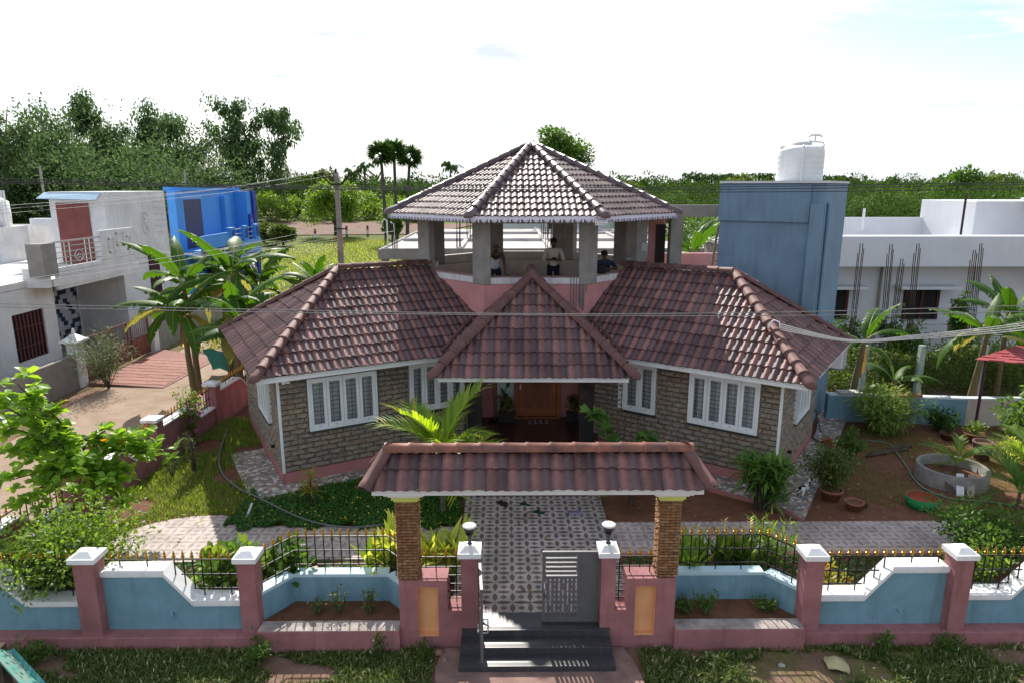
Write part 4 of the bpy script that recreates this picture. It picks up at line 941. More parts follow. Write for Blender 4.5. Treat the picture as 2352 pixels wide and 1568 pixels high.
for x0, x1, xs_, xe in ((-1.36, -.72, -.93, -.72), (1.715, 2.36, 1.715, 1.89)):
    m = MB(); m.bar((x0, 9.8, 1.50), (x1, 9.8, 1.50), .02, .018)
    rl_ = m.build('railing', BLACKM, GW); k = 4; MB().bar((x0, 9.8, 1.33), (x1, 9.8, 1.33), .018, .018).build('rail', BLACKM, rl_)
    for z in (1.18, 1.03, .9, .78): MB().bar((xs_, 9.8, z), (xe, 9.8, z), .016, .016).build('rail', BLACKM, rl_)
    for i in range(k):
        x = x0 + (i + .5) * (x1 - x0) / k; zb = .70 if xs_ <= x <= xe else (1.22 if i % 2 else 1.31)
        inst('rod', rme, Matrix.Translation((x, 9.8, zb)) @ Matrix.Diagonal((1, 1, 1.5 - zb, 1)), rl_); inst('finial', fme, Matrix.Translation((x, 9.8, 1.508)), rl_)
SST = objmat('cleft_stone', [(.34, .17, .075), (.26, .13, .06), (.42, .24, .12), (.30, .14, .06), (.22, .11, .055)], .8, .25, 20, .4, .8, 50)
def cleft(seed):
    r = random.Random(seed); m = MB(); v = []
    xs_ = [0, .2, .5, .8, 1]
    bot = [.5] + [r.uniform(.0, .1) for _ in range(3)] + [.5]; top = [.5] + [r.uniform(.9, 1.) for _ in range(3)] + [.5]
    lo = [(x, -.004, b) for x, b in zip(xs_, bot)]; hi = [(x, -.004, t) for x, t in zip(xs_, top)]; mid = [(x, -(.004 if i in (0, 4) else r.uniform(.02, .034)), .45 + r.uniform(-.1, .15)) for i, x in enumerate(xs_)]
    lo[0] = (0, -.01, .2); lo[4] = (1, -.01, .2); hi[0] = (0, -.01, .8); hi[4] = (1, -.01, .8); mid[0] = (0, -.014, .5); mid[4] = (1, -.014, .5)
    v = lo + mid + hi; m.add(v, [(i, i + 1, 6 + i, 5 + i) for i in range(4)] + [(5 + i, 6 + i, 11 + i, 10 + i) for i in range(4)])
    rim = [0, 1, 2, 3, 4, 9, 14, 13, 12, 11, 10, 5]; m.add([v[i] for i in rim] + [(v[i][0], .004, v[i][2]) for i in rim], [(i, 12 + i, 12 + (i + 1) % 12, (i + 1) % 12) for i in range(12)])
    me = bpy.data.meshes.new('stone'); me.from_pydata(m.v, [], m.f); me.materials.append(SST); return me
CL = [cleft(k) for k in range(6)]
SJ = M('stone_joint', (.10, .05, .03), .9)
def stone_pillar(x0, x1, y0, y1, z0, z1):
    p = MB().box(x0 + .012, x1 - .012, y0 + .012, y1 - .012, z0, z1).build('stone_pillar', SJ, GW); r = random.Random(int(x0 * 10))
    rows = 27; h = (z1 - z0) / rows
    for (O, e, n, l) in ((Vector((x0, y0 + .012, 0)), Vector((1, 0, 0)), Vector((0, -1, 0)), x1 - x0), (Vector((x1 - .012, y0, 0)), Vector((0, 1, 0)), Vector((1, 0, 0)), y1 - y0), (Vector((x0 + .012, y1, 0)), Vector((0, -1, 0)), Vector((-1, 0, 0)), y1 - y0)):
        R = Matrix((e, -n, UP)).transposed().to_4x4()
        for j in range(rows):
            cuts = [0, .5, 1] if j % 2 else [0, .24, .76, 1]
            for a, b in zip(cuts, cuts[1:]):
                inst('stone', r.choice(CL), Matrix.Translation(O + e * (a * l + .003) + UP * (z0 + j * h + .002)) @ R @ Matrix.Diagonal(((b - a) * l - .006, 1.1, h - .003, 1)), p)
    return p
for x0, x1, zb in ((-1.70, -1.375, 1.212), (2.365, 2.68, 1.232)):
    stone_pillar(x0, x1, 9.62, 9.95, zb, 2.54)
    c = MB()
    for k, (g, z0, z1) in enumerate(((.02, 2.541, 2.58), (.05, 2.5805, 2.645))): c.box(x0 - g, x1 + g, 9.62 - g, 9.95 + g, z0, z1)
    c.build('capital', LIME, GW)
    c = MB(); c.box(x0 - .09, x1 + .09, 9.53, 10.04, 2.6455, 2.695); c.box(x0 - .14, x1 + .14, 9.46, 10.11, 2.6955, 2.744); c.build('capital_band', WHITE, GW)
GE0, GE1, GZE, GZR = -2.06, 3.00, 2.86, 3.225; gy0, gy1, gym = 9.36, 10.20, 9.78
b_ = MB().box(GE0 + .06, GE1 - .06, gy0 + .03, gy1 - .03, 2.7445, 2.85).build('roof_slab', WHITE, GW)
g0, g1, g2, g3 = Vector((GE0, gy0, GZE)), Vector((GE1, gy0, GZE)), Vector((GE1, gy1, GZE)), Vector((GE0, gy1, GZE)); r0, r1 = Vector((GE0 + .26, gym, GZR)), Vector((GE1 - .26, gym, GZR))
GR = MB().add([g0, g1, g2, g3, r0, r1], [(0, 1, 5, 4), (1, 2, 5), (2, 3, 4, 5), (3, 0, 4)]).build('roof', UNDER, GW)
STUFF.clear(); GB = [300]
for (a, b, t0, t1) in ((g0, g1, r0, r1), (g1, g2, r1, r1), (g2, g3, r1, r0), (g3, g0, r0, r0)):
    e = (b - a).normalized(); l = (b - a).length; u = (t0 - a); u = (u - e * u.dot(e)); sl = u.length; u.normalize(); O = a - u * .05; s0 = (t0 - a).dot(e); s1 = (t1 - a).dot(e)
    poly = [(0, 0), (l, 0), (s1, sl + .05)] + ([(s0, sl + .05)] if abs(s1 - s0) > .01 else [])
    facet(GR, O, e, u, poly, GB, TILE, 'g', off=.09)
CAPW = M('flaking_cap_tile', (.34, .13, .075), .55, .12, 4, spec=.35, col2=(.12, .06, .055))
nodes = CAPW.node_tree.nodes
caps(GR, r0 + Vector((-.05, 0, .06)), r1 + Vector((.05, 0, .06)), CAPW, .37, endm=False, sc=.95)
for a, b in ((g0, r0), (g1, r1), (g2, r1), (g3, r0)): caps(GR, a + (a - b).normalized() * .06 + Vector((0, 0, .03)), b + Vector((0, 0, .05)), CAPT, .8, endm=False, sc=.85)
# ---- gate leaves
def gate_leaf(name, label, hinge, ang, w, z0, z1, side):
    """local frame: x from the hinge along the leaf; solid scroll panel on the hinge side"""
    T = thing(name, label, 'gate', (hinge[0], hinge[1], z0), 0, 'gate leaves')
    R = Matrix.Translation((hinge[0], hinge[1], z0)) @ Matrix.Rotation(ang, 4, 'Z'); hh = z1 - z0
    def b(x0, x1, za, zb, d0=-.02, d1=.02, name='bar', m=GREYM, mb=None):
        q = MB().obox(R @ Vector((x0, d0, za)), R.to_3x3() @ Vector((x1 - x0, 0, 0)), R.to_3x3() @ Vector((0, d1 - d0, 0)), UP * (zb - za))
        if mb is not None: mb.add(q.v, q.f); return
        return q.build(name, m, T)
    f = MB(); 
    for q in ((0, w, 0, .05), (0, w, hh - .05, hh), (0, .05, .05, hh - .05), (w - .05, w, .05, hh - .05), (w * .34, w * .34 + .045, .05, hh - .05), (w * .34 + .045, w - .05, hh * .62, hh * .62 + .045)): b(*q, mb=f)
    f.build('gate_frame', GREYM, T)
    b(.05, w * .34, .05, hh - .05, -.004, .004, 'scroll_panel')
    x0, x1 = w * .34 + .06, w - .06
    for k in range(5): z = hh * .62 + .075 + k * .078; b(x0, x1, z, z + .045, -.018, .018, 'louvre')
    n = 7
    for k in range(n): x = x0 + (x1 - x0) * k / n + .012; b(x, x + (x1 - x0) / n * .58, .05, hh * .62, -.012, .012, 'slat')
    s = MB(); rr = random.Random(5); pw_ = w * .34 - .05
    for k in range(9):
        cz = .14 + k * (hh - .26) / 8; cx = .05 + pw_ * (.5 + .16 * (-1) ** k)
        for sg in (-1, 1):
            for r_ in (.055, .035):
                pts = [R @ Vector((cx + sg * (.01 + r_ * (1 - t * .12) * cos(t * .9 + .3)) , -.007, cz + .02 * sg + r_ * (1 - t * .12) * sin(t * .9 + .3))) for t in [q * .6 for q in range(9)]]
                pts = [p for p in pts if True]; s.tube(pts, .0042, 4, smooth=False)
        s.tube([R @ Vector((cx - .05 + .025 * q, -.007, cz + .04 + .02 * sin(q * 1.2 + k))) for q in range(5)], .004, 4, smooth=False)
    s.build('scroll_work', M('scroll_edge', (.62, .60, .58), .4), T)
    b(w - .06, w - .02, hh * .45, hh * .72, -.03, -.0205, 'bolt', STEEL)
    h = MB(); h.tube([R @ Vector((w - .03, .02, hh * .58)), R @ Vector((w - .03, .09, hh * .58)), R @ Vector((w - .03, .09, hh * .40)), R @ Vector((w - .03, .02, hh * .40))], .012, 8); h.build('handle', STEEL, T)
    return T, R
gate_leaf('gate_leaf', 'closed grey steel gate leaf at the right gate post', (1.475, 9.75), pi, .91, .39, 1.62, 1)
GT, GRm = gate_leaf('gate_leaf', 'open grey steel gate leaf swung out over the steps', (-.425, 9.66), radians(-86), .93, .40, 1.60, -1)
PK = thing('padlock', 'round silver padlock hanging on the open gate leaf', 'padlock', tuple(GRm @ Vector((.88, -.06, .55))))
pc_ = GRm @ Vector((.86, -.05, .50)); MB().lathe([(0, -.012), (.038, -.012), (.04, 0), (.038, .012), (0, .012)], (0, 0, 0), 16)
k = MB(); k.tube([pc_ + Vector((-.012, 0, 0)), pc_ + Vector((.012, 0, 0))], .042, 18); k.build('lock_body', STEEL, PK)
MB().tube([pc_ + Vector((0, .022 * cos(t), .03 + .075 * sin(t))) for t in [q * pi / 8 for q in range(9)]], .006, 6).build('shackle', STEEL, PK)
# ---- post lamps
def post_lamp(x, y, z, label, k_=.84):
    T = thing('post_lamp', label, 'lamp', (x, y, z), 0, 'gate post lamps'); dk = M('lamp_grey', (.06, .07, .08), .4, .1, 5)
    n0_ = set(bpy.data.objects)
    MB().lathe([(.05, 0), (.05, .012), (.03, .02), (.03, .10), (.036, .105), (.036, .13), (.055, .19)], (x, y, z), 16).build('stem', dk, T)
    MB().lathe([(.03, .13), (.06, .20), (.105, .355), (.10, .355), (.056, .20), (.03, .14)], (x, y, z), 20).build('glass_bowl', GLASS, T)
    MB().lathe([(0, .19), (.04, .19), (.042, .25), (.03, .28), (0, .285)], (x, y, z), 14).build('bulb', UPVC, T)
    for q in range(4): a = q * pi / 2 + .6; MB().bar((x + .058 * cos(a), y + .058 * sin(a), z + .19), (x + .112 * cos(a), y + .112 * sin(a), z + .36), .022, .01).build('rib', dk, T)
    MB().lathe([(0, .358), (.125, .358), (.13, .365), (.13, .378), (.12, .388), (0, .395)], (x, y, z), 24).build('lid', PCAP, T)
    for o in set(bpy.data.objects) - n0_:
        for v in o.data.vertices: v.co = Vector((x, y, z)) + (v.co - Vector((x, y, z))) * k_
post_lamp(-.578, 9.75, 1.75, 'solar lamp on the left gate post beside the open leaf'); post_lamp(1.596, 9.75, 1.76, 'solar lamp on the right gate post above the closed leaf')
# ---- side wall along the lane (pink)
SW = thing('side_wall', 'pink boundary wall along the dirt lane with white stepped coping', 'wall', (-9.2, 15, 0))
wl0, wl1 = Vector((-9.35, 10.1, 0)), Vector((-8.55, 27.0, 0)); dW = (wl1 - wl0).normalized(); nW = Vector((dW.y, -dW.x, 0)); LW_ = (wl1 - wl0).length
def swall(s0, s1, prof):
    poly = [(s0, -.05), (s1, -.05)] + [(s, z) for s, z in prof[::-1]]
    MB().extr(poly, wl0, dW, UP, nW * .2).build('panel', PINKF_, SW)
    for (a, za), (b, zb) in zip(prof, prof[1:]):
        if b - a > .01:
            A, B = wl0 + dW * a + UP * (za + .001), wl0 + dW * b + UP * (zb + .001); MB().obox(A - nW * .03, B - A, nW * .26, UP * .04).build('coping', PCAP, SW)
def spil(s):
    c = wl0 + dW * s + nW * .1; p = MB().obox(c - dW * .16 - nW * .17 + UP * -.05, dW * .32, nW * .34, UP * 1.50).build('pillar', PINKF_, SW)
    MB().obox(c - dW * .2 - nW * .21 + UP * 1.4505, dW * .4, nW * .42, UP * .08).build('cap', PCAP, p)
    w_ = MB(); q = [c - dW * .17 - nW * .18 + UP * 1.531, c + dW * .17 - nW * .18 + UP * 1.531, c + dW * .17 + nW * .18 + UP * 1.531, c - dW * .17 + nW * .18 + UP * 1.531, c + UP * 1.60]; w_.add(q, [(0, 1, 4), (1, 2, 4), (2, 3, 4), (3, 0, 4)]); w_.build('cap_point', PCAP, p)
s = 0.; spil(s); 
for k in range(5):
    a, b = s + .16, s + 3.04; prof = [(a, 1.2), (a + 1.5, 1.2), (a + 2.0, .78), (b, .78)]; swall(a, b, prof)
    fz = lambda p, prof=prof: next((za + (zb - za) * (((p - wl0).dot(dW)) - x0) / max(x1 - x0, 1e-6) for (x0, za), (x1, zb) in zip(prof, prof[1:]) if x0 <= (p - wl0).dot(dW) <= x1), .8) + .04
    A, B = wl0 + dW * (a + .02) + nW * .1, wl0 + dW * (b - .02) + nW * .1
    railing(SW, [(A.x, A.y), (B.x, B.y)], 1.36, fz, [1.1, .9], .16)
    s += 3.2; spil(s)
# low blue wall at the back of the right yard
BW = thing('back_wall', 'low blue boundary wall behind the right side yard', 'wall', (13, 19.3, 0))
p0, p1, p2 = Vector((9.7, 19.60, 0)), Vector((13.6, 19.12, 0)), Vector((20, 18.9, 0))
for a, b, m_ in ((p0, p1, BLUE), (p1 + Vector((.004, 0, 0)), p2, CREAM)):
    MB().obox(a + UP * .05, b - a, Vector((0, .2, 0)), UP * 1.05).build('panel', m_, BW); MB().obox(a + UP * 1.101 + Vector((0, -.02, 0)), b - a, Vector((0, .24, 0)), UP * .05).build('coping', M('pale_cap', (.6, .66, .68), .8, .1, 4), BW)
# ================================================================ TOWER, TANK, TERRACE
TWR = thing('stair_tower', 'plain blue plastered stair tower rising behind the right wing', 'tower', (8.7, 18.4, .3))
tO = Vector((8.45, 18.3, 0)); tb_ = -nR
MB().obox(tO + UP * .3, aR * 2.8, tb_ * 3.1, UP * 7.0).build('wall', TBLUE, TWR, bevel=.012)
MB().obox(tO + UP * 6.27 - tb_ * .07 + aR * .38, aR * 2.44, tb_ * .06, UP * .99).build('band', TBLUE, TWR)
MB().obox(tO + UP * 7.301 - tb_ * .09 - aR * .03, aR * 2.87, tb_ * 3.2, UP * .06).build('coping', RWHITE, TWR)
MB().obox(tO + UP * .3 - tb_ * .16 + aR * .02, aR * .33, tb_ * .155, UP * 6.45).build('pilaster', TBLUE, TWR, bevel=.01)
pi_ = tO - aR * .06 + tb_ * .18
MB().tube([pi_ + UP * 6.8 + aR * .06, pi_ + UP * 6.75, pi_ + UP * 2.9, pi_ + UP * 2.75 - tb_ * .1 - aR * .0, pi_ + UP * 2.72 - tb_ * .4], .055, 10).build('drain_pipe', TBLUE, TWR)
MB().tube([pi_ + UP * .4 - aR * .03 + tb_ * .25, pi_ + UP * 2.6 - aR * .03 + tb_ * .25], .045, 10).build('drain_pipe', TBLUE, TWR)
tp = tO - aR * .02 + tb_ * .35 + UP * .95; MB().tube([tp, tp - aR * .12, tp - aR * .14 - UP * .06], .014, 8).build('tap', STEEL, TWR)
WT = thing('water_tank', 'round white plastic water tank on the blue tower', 'tank', (8.42, 20.1, 7.36))
TK = M('tank_white', (.76, .76, .75), .45, .06, 3, spec=.4, streak=.3, streakcol=(.5, .47, .42))
prof = [(0, 0), (.72, 0)]
for k in range(5): z = .04 + k * .155; prof += [(.72, z), (.727, z + .03), (.727, z + .06), (.72, z + .09)]
prof += [(.72, .84), (.70, .90), (.60, .965), (.42, 1.01), (.30, 1.02)]
MB().lathe(prof, (8.87, 20.1, 7.362), 32).build('tank_body', TK, WT); MB().lathe([(.30, 1.0), (.30, 1.06), (.32, 1.06), (.32, 1.09), (.2, 1.13), (0, 1.14)], (8.87, 20.1, 7.362), 24).build('lid', TK, WT)
for s in (-1, 1): MB().box(8.87 + s * .52 - .17, 8.87 + s * .52 + .17, 20.05, 20.15, 8.15, 8.36).build('lug', TK, WT)
MB().tube([(8.62, 19.34, 7.37), (8.62, 19.34, 8.3), (8.66, 19.45, 8.36), (8.7, 19.6, 8.34)], .028, 8).build('pipe', TK, WT)
MB().tube([(9.05, 20.0, 8.5), (9.57, 20.1, 8.47), (9.6, 20.1, 8.4), (9.6, 20.1, 7.4)], .025, 8).build('pipe', TK, WT)
MB().tube([(9.25, 20.0, 8.48), (9.25, 20.0, 8.65)], .025, 8).build('pipe', TK, WT); MB().tube([(9.05, 20.0, 8.62), (9.12, 20.0, 8.67), (9.38, 20.0, 8.67), (9.46, 20.0, 8.62)], .03, 8).build('pipe', TK, WT)
for o in WT.children: o.matrix_parent_inverse = Matrix.Translation(Vector((0, 0, -.0))) @ Matrix.Diagonal((.87, .87, .97, 1)) @ Matrix.Translation(-Vector((8.87, 20.1, 7.36)))
TR_ = thing('roof_terrace', 'open terrace frame of raw cement between pavilion and blue tower', 'terrace', (5.4, 20.5, 4.1))
q0, q1 = Vector((4.65, 20.4, 6.36)), tO + aR * 2.8 + tb_ * .4 + UP * 6.36
MB().bar(q0 + UP * .16, q1 + UP * .16, .22, .34).build('beam', CONC, TR_)
MB().box(4.85, 5.2, 20.25, 20.6, 4.1, 6.36).build('column', CONC, TR_)
MB().prism([(4.0, 20.2), (7.2, 20.0), (8.2, 24), (4.0, 24)], 3.9, 4.08).build('slab', CONC, TR_)
MB().box(5.21, 6.6, 20.45, 20.62, 4.08, 4.85).build('parapet', CREAM, TR_); MB().box(5.2, 8, 23.8, 24.0, 4.08, 4.95).build('parapet', PINKL, TR_)
MB().box(4.35, 4.84, 20.9, 21.05, 4.08, 6.36).build('wall', PINKL, TR_)
dg_ = MB().box(4.55, 4.83, 20.82, 20.86, 4.1, 6.1).build('steel_door', M('brown_steel', (.05, .035, .03), .6), TR_)
for k in range(6): MB().box(4.56 + k * .047, 4.57 + k * .047, 20.8, 20.82, 4.1, 6.1).build('bar', M('brown_steel', (.05, .035, .03), .6), dg_)
PLY = M('weathered_plank', (.26, .20, .13), .85, .25, 5, col2=(.14, .11, .08))
LAD = thing('ladder', 'wooden ladder leaning against the blue tower on the terrace', 'ladder', (6.3, 20.3, 4.1))
la, lb = PY(1632, 625, 19.9), PY(1650, 520, 20.2)
for s in (0, .28): MB().bar(la + Vector((s, 0, 0)), lb + Vector((s, 0, 0)), .06, .05).build('rail', PLY, LAD)
for k in range(6): t = .1 + k * .15; p = la.lerp(lb, t); MB().bar(p, p + Vector((.28, 0, 0)), .035, .03).build('rung', PLY, LAD)
# ================================================================ UTILITY POLE AND WIRES
PL = thing('utility_pole', 'tapered concrete utility pole with steel crossarm behind the left wing', 'pole', (-6.5, 27, 0))
MB().add([(x * (1 - .45 * t) - 6.5 - .0 * t, y * (1 - .45 * t) + 27, z) for z, t in ((0, 0), (7.75, 1)) for x, y in ((-.135, -.12), (.135, -.12), (.135, .12), (-.135, .12))], [(0, 1, 5, 4), (1, 2, 6, 5), (2, 3, 7, 6), (3, 0, 4, 7), (4, 5, 6, 7), (3, 2, 1, 0)]).build('shaft', CONC, PL)
RUST = M('rusty_steel', (.05, .028, .02), .8, .3, 9)
pt = Vector((-6.5, 26.85, 7.30))
MB().bar(pt + Vector((-.22, 0, 0)), pt + Vector((.22, 0, 0)), .09, .07).build('crossarm', RUST, PL)
ins = []
for s in (-1, 1): MB().bar(pt + Vector((.2 * s, 0, 0)), pt + Vector((.52 * s, 0, .34)), .07, .06).build('crossarm', RUST, PL); ins.append(pt + Vector((.52 * s, 0, .36)))
ins.append(pt + Vector((0, .1, .45)))
for p in ins: MB().lathe([(.02, -.04), (.05, 0), (.03, .03), (.055, .06), (.03, .09), (.045, .12), (.0, .14)], p, 10).build('insulator', RUST, PL)
MB().tube([(-6.5 + .2 * sin(t), 26.78, 5.0 + .35 * cos(t)) for t in [k * .5 for k in range(13)]], .012, 6).build('coiled_cable', M('orange_cable', (.5, .22, .04), .6), PL)
MB().bar((-6.55, 26.82, 5.62), (-6.15, 26.82, 5.62), .06, .05).build('crossarm', RUST, PL)
WIRE = M('bright_wire', (.30, .30, .30), .55, .05, 5); WIRED = M('dark_wire', (.07, .07, .075), .6); WIREW = M('white_cable', (.72, .70, .66), .6)
def wire(pts, r, mat, label, group):
    pts = [Vector(p) for p in pts]; q = []
    for i in range(len(pts) - 1):
        p0, p1, p2, p3 = pts[max(i - 1, 0)], pts[i], pts[i + 1], pts[min(i + 2, len(pts) - 1)]
        for k in range(8): t = k / 8; q.append(.5 * ((2 * p1) + (p2 - p0) * t + (2 * p0 - 5 * p1 + 4 * p2 - p3) * t * t + (3 * p1 - p0 - 3 * p2 + p3) * t ** 3))
    q.append(pts[-1]); o = MB().tube(q, r, 5, cap=False).build('overhead_wire', mat); return tag(o, label, 'wire', group)
def pw_(uv, y): return [PY(u, v, y) for u, v in uv]
ex = lambda a, y: [PY(-500, a[0][1] + (a[0][1] - a[1][1]) * .8, y)] + pw_(a, y) + [PY(2850, a[-1][1] + (a[-1][1] - a[-2][1]) * .8, y)]
wire(ex([(0, 698), (600, 711), (1225, 721), (1800, 717), (2352, 702)], 11), .0072, WIRE, 'upper of the two thin wires crossing in front of the tiled wing roofs', 'street wires')
wire(ex([(0, 705), (600, 717), (1225, 724), (1800, 725), (2352, 716)], 11.02), .0072, WIRE, 'lower of the two thin wires crossing in front of the tiled wing roofs', 'street wires')
wire(ex([(0, 411), (600, 426), (1225, 431), (1800, 428), (2352, 419)], 12.5), .008, WIRED, 'topmost wire crossing in front of the pavilion roof at skyline height', 'skyline wires')
wire(ex([(0, 417), (600, 430), (1225, 436), (1800, 434), (2352, 424)], 12.5), .008, WIRED, 'middle wire crossing in front of the pavilion roof at skyline height', 'skyline wires')
wire(ex([(0, 421), (600, 433), (1225, 441), (1800, 441), (2352, 434)], 12.52), .008, WIRED, 'lowest wire crossing in front of the pavilion roof at skyline height', 'skyline wires')
for p, (u, v), w_ in zip(ins, ((-60, 478), (-60, 497), (-60, 487)), ('left', 'right', 'middle')):
    e_ = PY(u, v, 13); m_ = p.lerp(e_, .5) - UP * .12; wire([p + UP * .1, m_, e_], .0045, WIRE, 'slack power line from the %s insulator of the utility pole going left' % w_, 'pole top lines')
for (u, v), dz_, w_ in (((-80, 662), 0, 'upper'), ((-80, 672), -.1, 'lower')):
    p = Vector((-6.45, 26.8, 5.75 + dz_ * 2)); e_ = PY(u, v, 13.5); wire([p, p.lerp(e_, .5) - UP * .1, e_], .006, WIRE, '%s of two thick cables running from the utility pole down to the left' % w_, 'thick pole cables')
for k in range(6):
    p = Vector((-6.45, 26.8, 5.3 - k * .09)); e_ = Vector((-17.35, 30 + .7 * k, 4.55 - .05 * k)); wire([p, p.lerp(e_, .5) - UP * (.38 + .02 * k), e_], .006, WIREW, '%s of the thin service lines fanning from the utility pole to the white house' % ('topmost', 'second', 'third', 'fourth', 'fifth', 'lowest')[k], 'fan of service lines')
e_ = PY(905, 531, 32); wire([Vector((-6.25, 26.8, 5.62)), Vector((-6.25, 26.8, 5.62)).lerp(e_, .5) - UP * .15, e_], .008, WIREW, 'pale wire from the utility pole towards the unfinished building', None)
BRK = thing('service_bracket', 'bent white service bracket on the hip of the right wing roof', 'bracket', (6.2, 15.2, 4))
bq = ER_.lerp(apR, .42) + UP * .18
MB().tube([bq + Vector((-.1, 0, -.12)), bq + Vector((-.1, 0, .06)), bq + Vector((-.02, -.02, .14)), bq + Vector((.1, -.04, .1)), bq + Vector((.13, -.05, -.05))], .018, 8).build('pipe', UPVC, BRK)
for k in range(4):
    v0 = (781, 786, 790, 795)[k]; a = bq + Vector((.12, -.06, .06 - .045 * k)); pts = [a] + [PY(u, v + k * 9 * (u - 1818) / 534 * .6, 14.5 + (u - 1818) * .002) for u, v in ((1950, 780), (2100, 770), (2230, 757), (2380, 738), (2700, 690))]
    wire(pts, .012, WIREW, '%s of the white service cables running right from the roof bracket' % ('top', 'second', 'third', 'lowest')[k], 'white service cables')
# ================================================================ WHITE HOUSE ON THE LEFT
LH = thing('neighbour_house', 'weathered white two-level house with balcony across the lane', 'house', (-18, 28, 0))
LX = -17.5
def ybox(x0, x1, y0, y1, z0, z1, name, mat, parent=LH, bevel=0): return MB().box(x0, x1, y0, y1, z0, z1).build(name, mat, parent, bevel)
BRN = M('brown_gate_paint', (.20, .06, .05), .6, .15, 5); MAR = M('maroon_door', (.24, .07, .06), .6, .15, 3, streak=.3, streakcol=(.12, .05, .05)); GRN = M('dark_green_door', (.02, .09, .085), .5, .15, 3)
W1 = ybox(LX - .25, LX, 16, 22.6, 0, 3.6, 'wall', DWHITE); ybox(LX - .25, LX, 24.3, 25.0, 0, 3.6, 'wall', DWHITE); ybox(LX - .25, LX, 22.6, 24.3, 0, 1.0, 'wall', DWHITE); ybox(LX - .25, LX, 22.6, 24.3, 2.75, 3.6, 'wall', DWHITE)
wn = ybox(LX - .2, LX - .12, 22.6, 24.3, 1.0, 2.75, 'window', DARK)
for k in range(9): ybox(LX - .1, LX - .06, 22.66 + k * .2, 22.70 + k * .2, 1.0, 2.75, 'bar', BRN, wn)
for z in (1.5, 2.2): ybox(LX - .058, LX - .04, 22.6, 24.3, z, z + .02, 'bar', BRN, wn)
ybox(LX - .25, LX, 30.0, 36.0, 0, 3.6, 'wall', DWHITE)
wn = ybox(LX - .05, LX + .03, 32.3, 33.3, 1.2, 4.1, 'window', DARK)
for k in range(6): ybox(LX + .032, LX + .05, 32.36 + k * .17, 32.39 + k * .17, 1.2, 4.1, 'bar', BRN, wn)
# recessed porch with chequered tile wall
ybox(LX - 2.4, LX - 2.2, 25, 30, 0, 3.6, 'wall', DWHITE); ybox(LX - 2.2, LX - .25, 24.8, 25.0, 0, 3.6, 'wall', DWHITE); ybox(LX - 2.2, LX - .25, 30.0, 30.2, 0, 3.6, 'wall', DWHITE); ybox(LX - 2.2, LX + .3, 25, 30, 0, .35, 'floor', CONC)
NAVY = M('navy_wall_tile', (.02, .03, .07), .3, .1, 5); PALE = M('pale_wall_tile', (.50, .53, .58), .3, .1, 5)
tl = ybox(LX - 2.199, LX - 2.19, 25.0, 29.9, .36, 3.55, 'tile_panel', M('tile_grout', (.25, .26, .28), .7))
r = random.Random(8)
for j in range(16):
    for i in range(16):
        y = 25.02 + i * .305 + (j % 2) * .15; z = .38 + j * .198
        if y > 29.6 or (26.55 < y + .15 < 27.75 and z < 2.6): continue
        ybox(LX - 2.189, LX - 2.178, y, y + .295, z, z + .19, 'wall_tile', NAVY if (i + j // 2 * 1) % 3 != 0 and (i * 7 + j * 3) % 5 < 3 else PALE, tl)
ybox(LX - 2.17, LX - 2.12, 26.6, 27.65, .36, 2.55, 'door', GRN)
# balcony
BX = -16.7
ybox(LX - 5, BX + .02, 23.9, 29.9, 3.6, 3.85, 'slab', DWHITE); ybox(LX - 6, LX, 14, 36, 3.62, 3.86, 'slab', DWHITE)
ybox(BX - .12, BX + .0, 24.2, 29.8, 3.45, 4.25, 'balcony_wall', DWHITE); ybox(BX - .13, BX + .01, 27.2, 29.8, 4.26, 5.45, 'balcony_wall', DWHITE)
rel = MB()
for y0, y1, z0, z1 in ((27.7, 28.1, 4.5, 5.1), (28.3, 28.9, 4.75, 5.3), (29.1, 29.4, 4.5, 5.1)):
    for a, b, c, d in ((y0, y1, z0, z0 + .05), (y0, y1, z1 - .05, z1), (y0, y0 + .05, z0, z1), (y1 - .05, y1, z0, z1)): rel.box(BX + .012, BX + .05, a, b, c, d)
rel.build('relief_frame', DWHITE, LH)
for k in range(5): ybox(BX + .002, BX + .03, 24.3, 27.6 - k * .1, 3.55 + k * .14, 3.585 + k * .14, 'groove_band', DWHITE)
ybox(BX - .5, BX + .06, 23.4, 24.2, 4.0, 5.2, 'pier', CONC); ybox(LX - .1, BX + .0, 23.6, 23.8, 3.6, 4.3, 'balcony_wall', DWHITE)
rl_ = MB()
for z in (4.4, 4.6, 4.8, 5.0): rl_.bar((BX - .06, 24.2, z), (BX - .06, 27.2, z), .03)
rl_.bar((BX - .06, 24.2, 5.2), (BX - .06, 27.2, 5.2), .06)
for y in (24.9, 25.2, 26.2, 26.5): rl_.bar((BX - .06, y, 4.25), (BX - .06, y, 5.2), .03)
RLH = rl_.build('balcony_railing', STEEL, LH); sc2 = MB()
for s in (-1, 1):
    for rr_ in (.12, .2, .3): sc2.tube([(BX - .02, 25.7 + s * rr_ * abs(sin(t)), 4.35 + rr_ * 1.6 * t / 3) for t in [k * .3 for k in range(11)]], .014, 5)
sc2.build('scroll', STEEL, RLH)
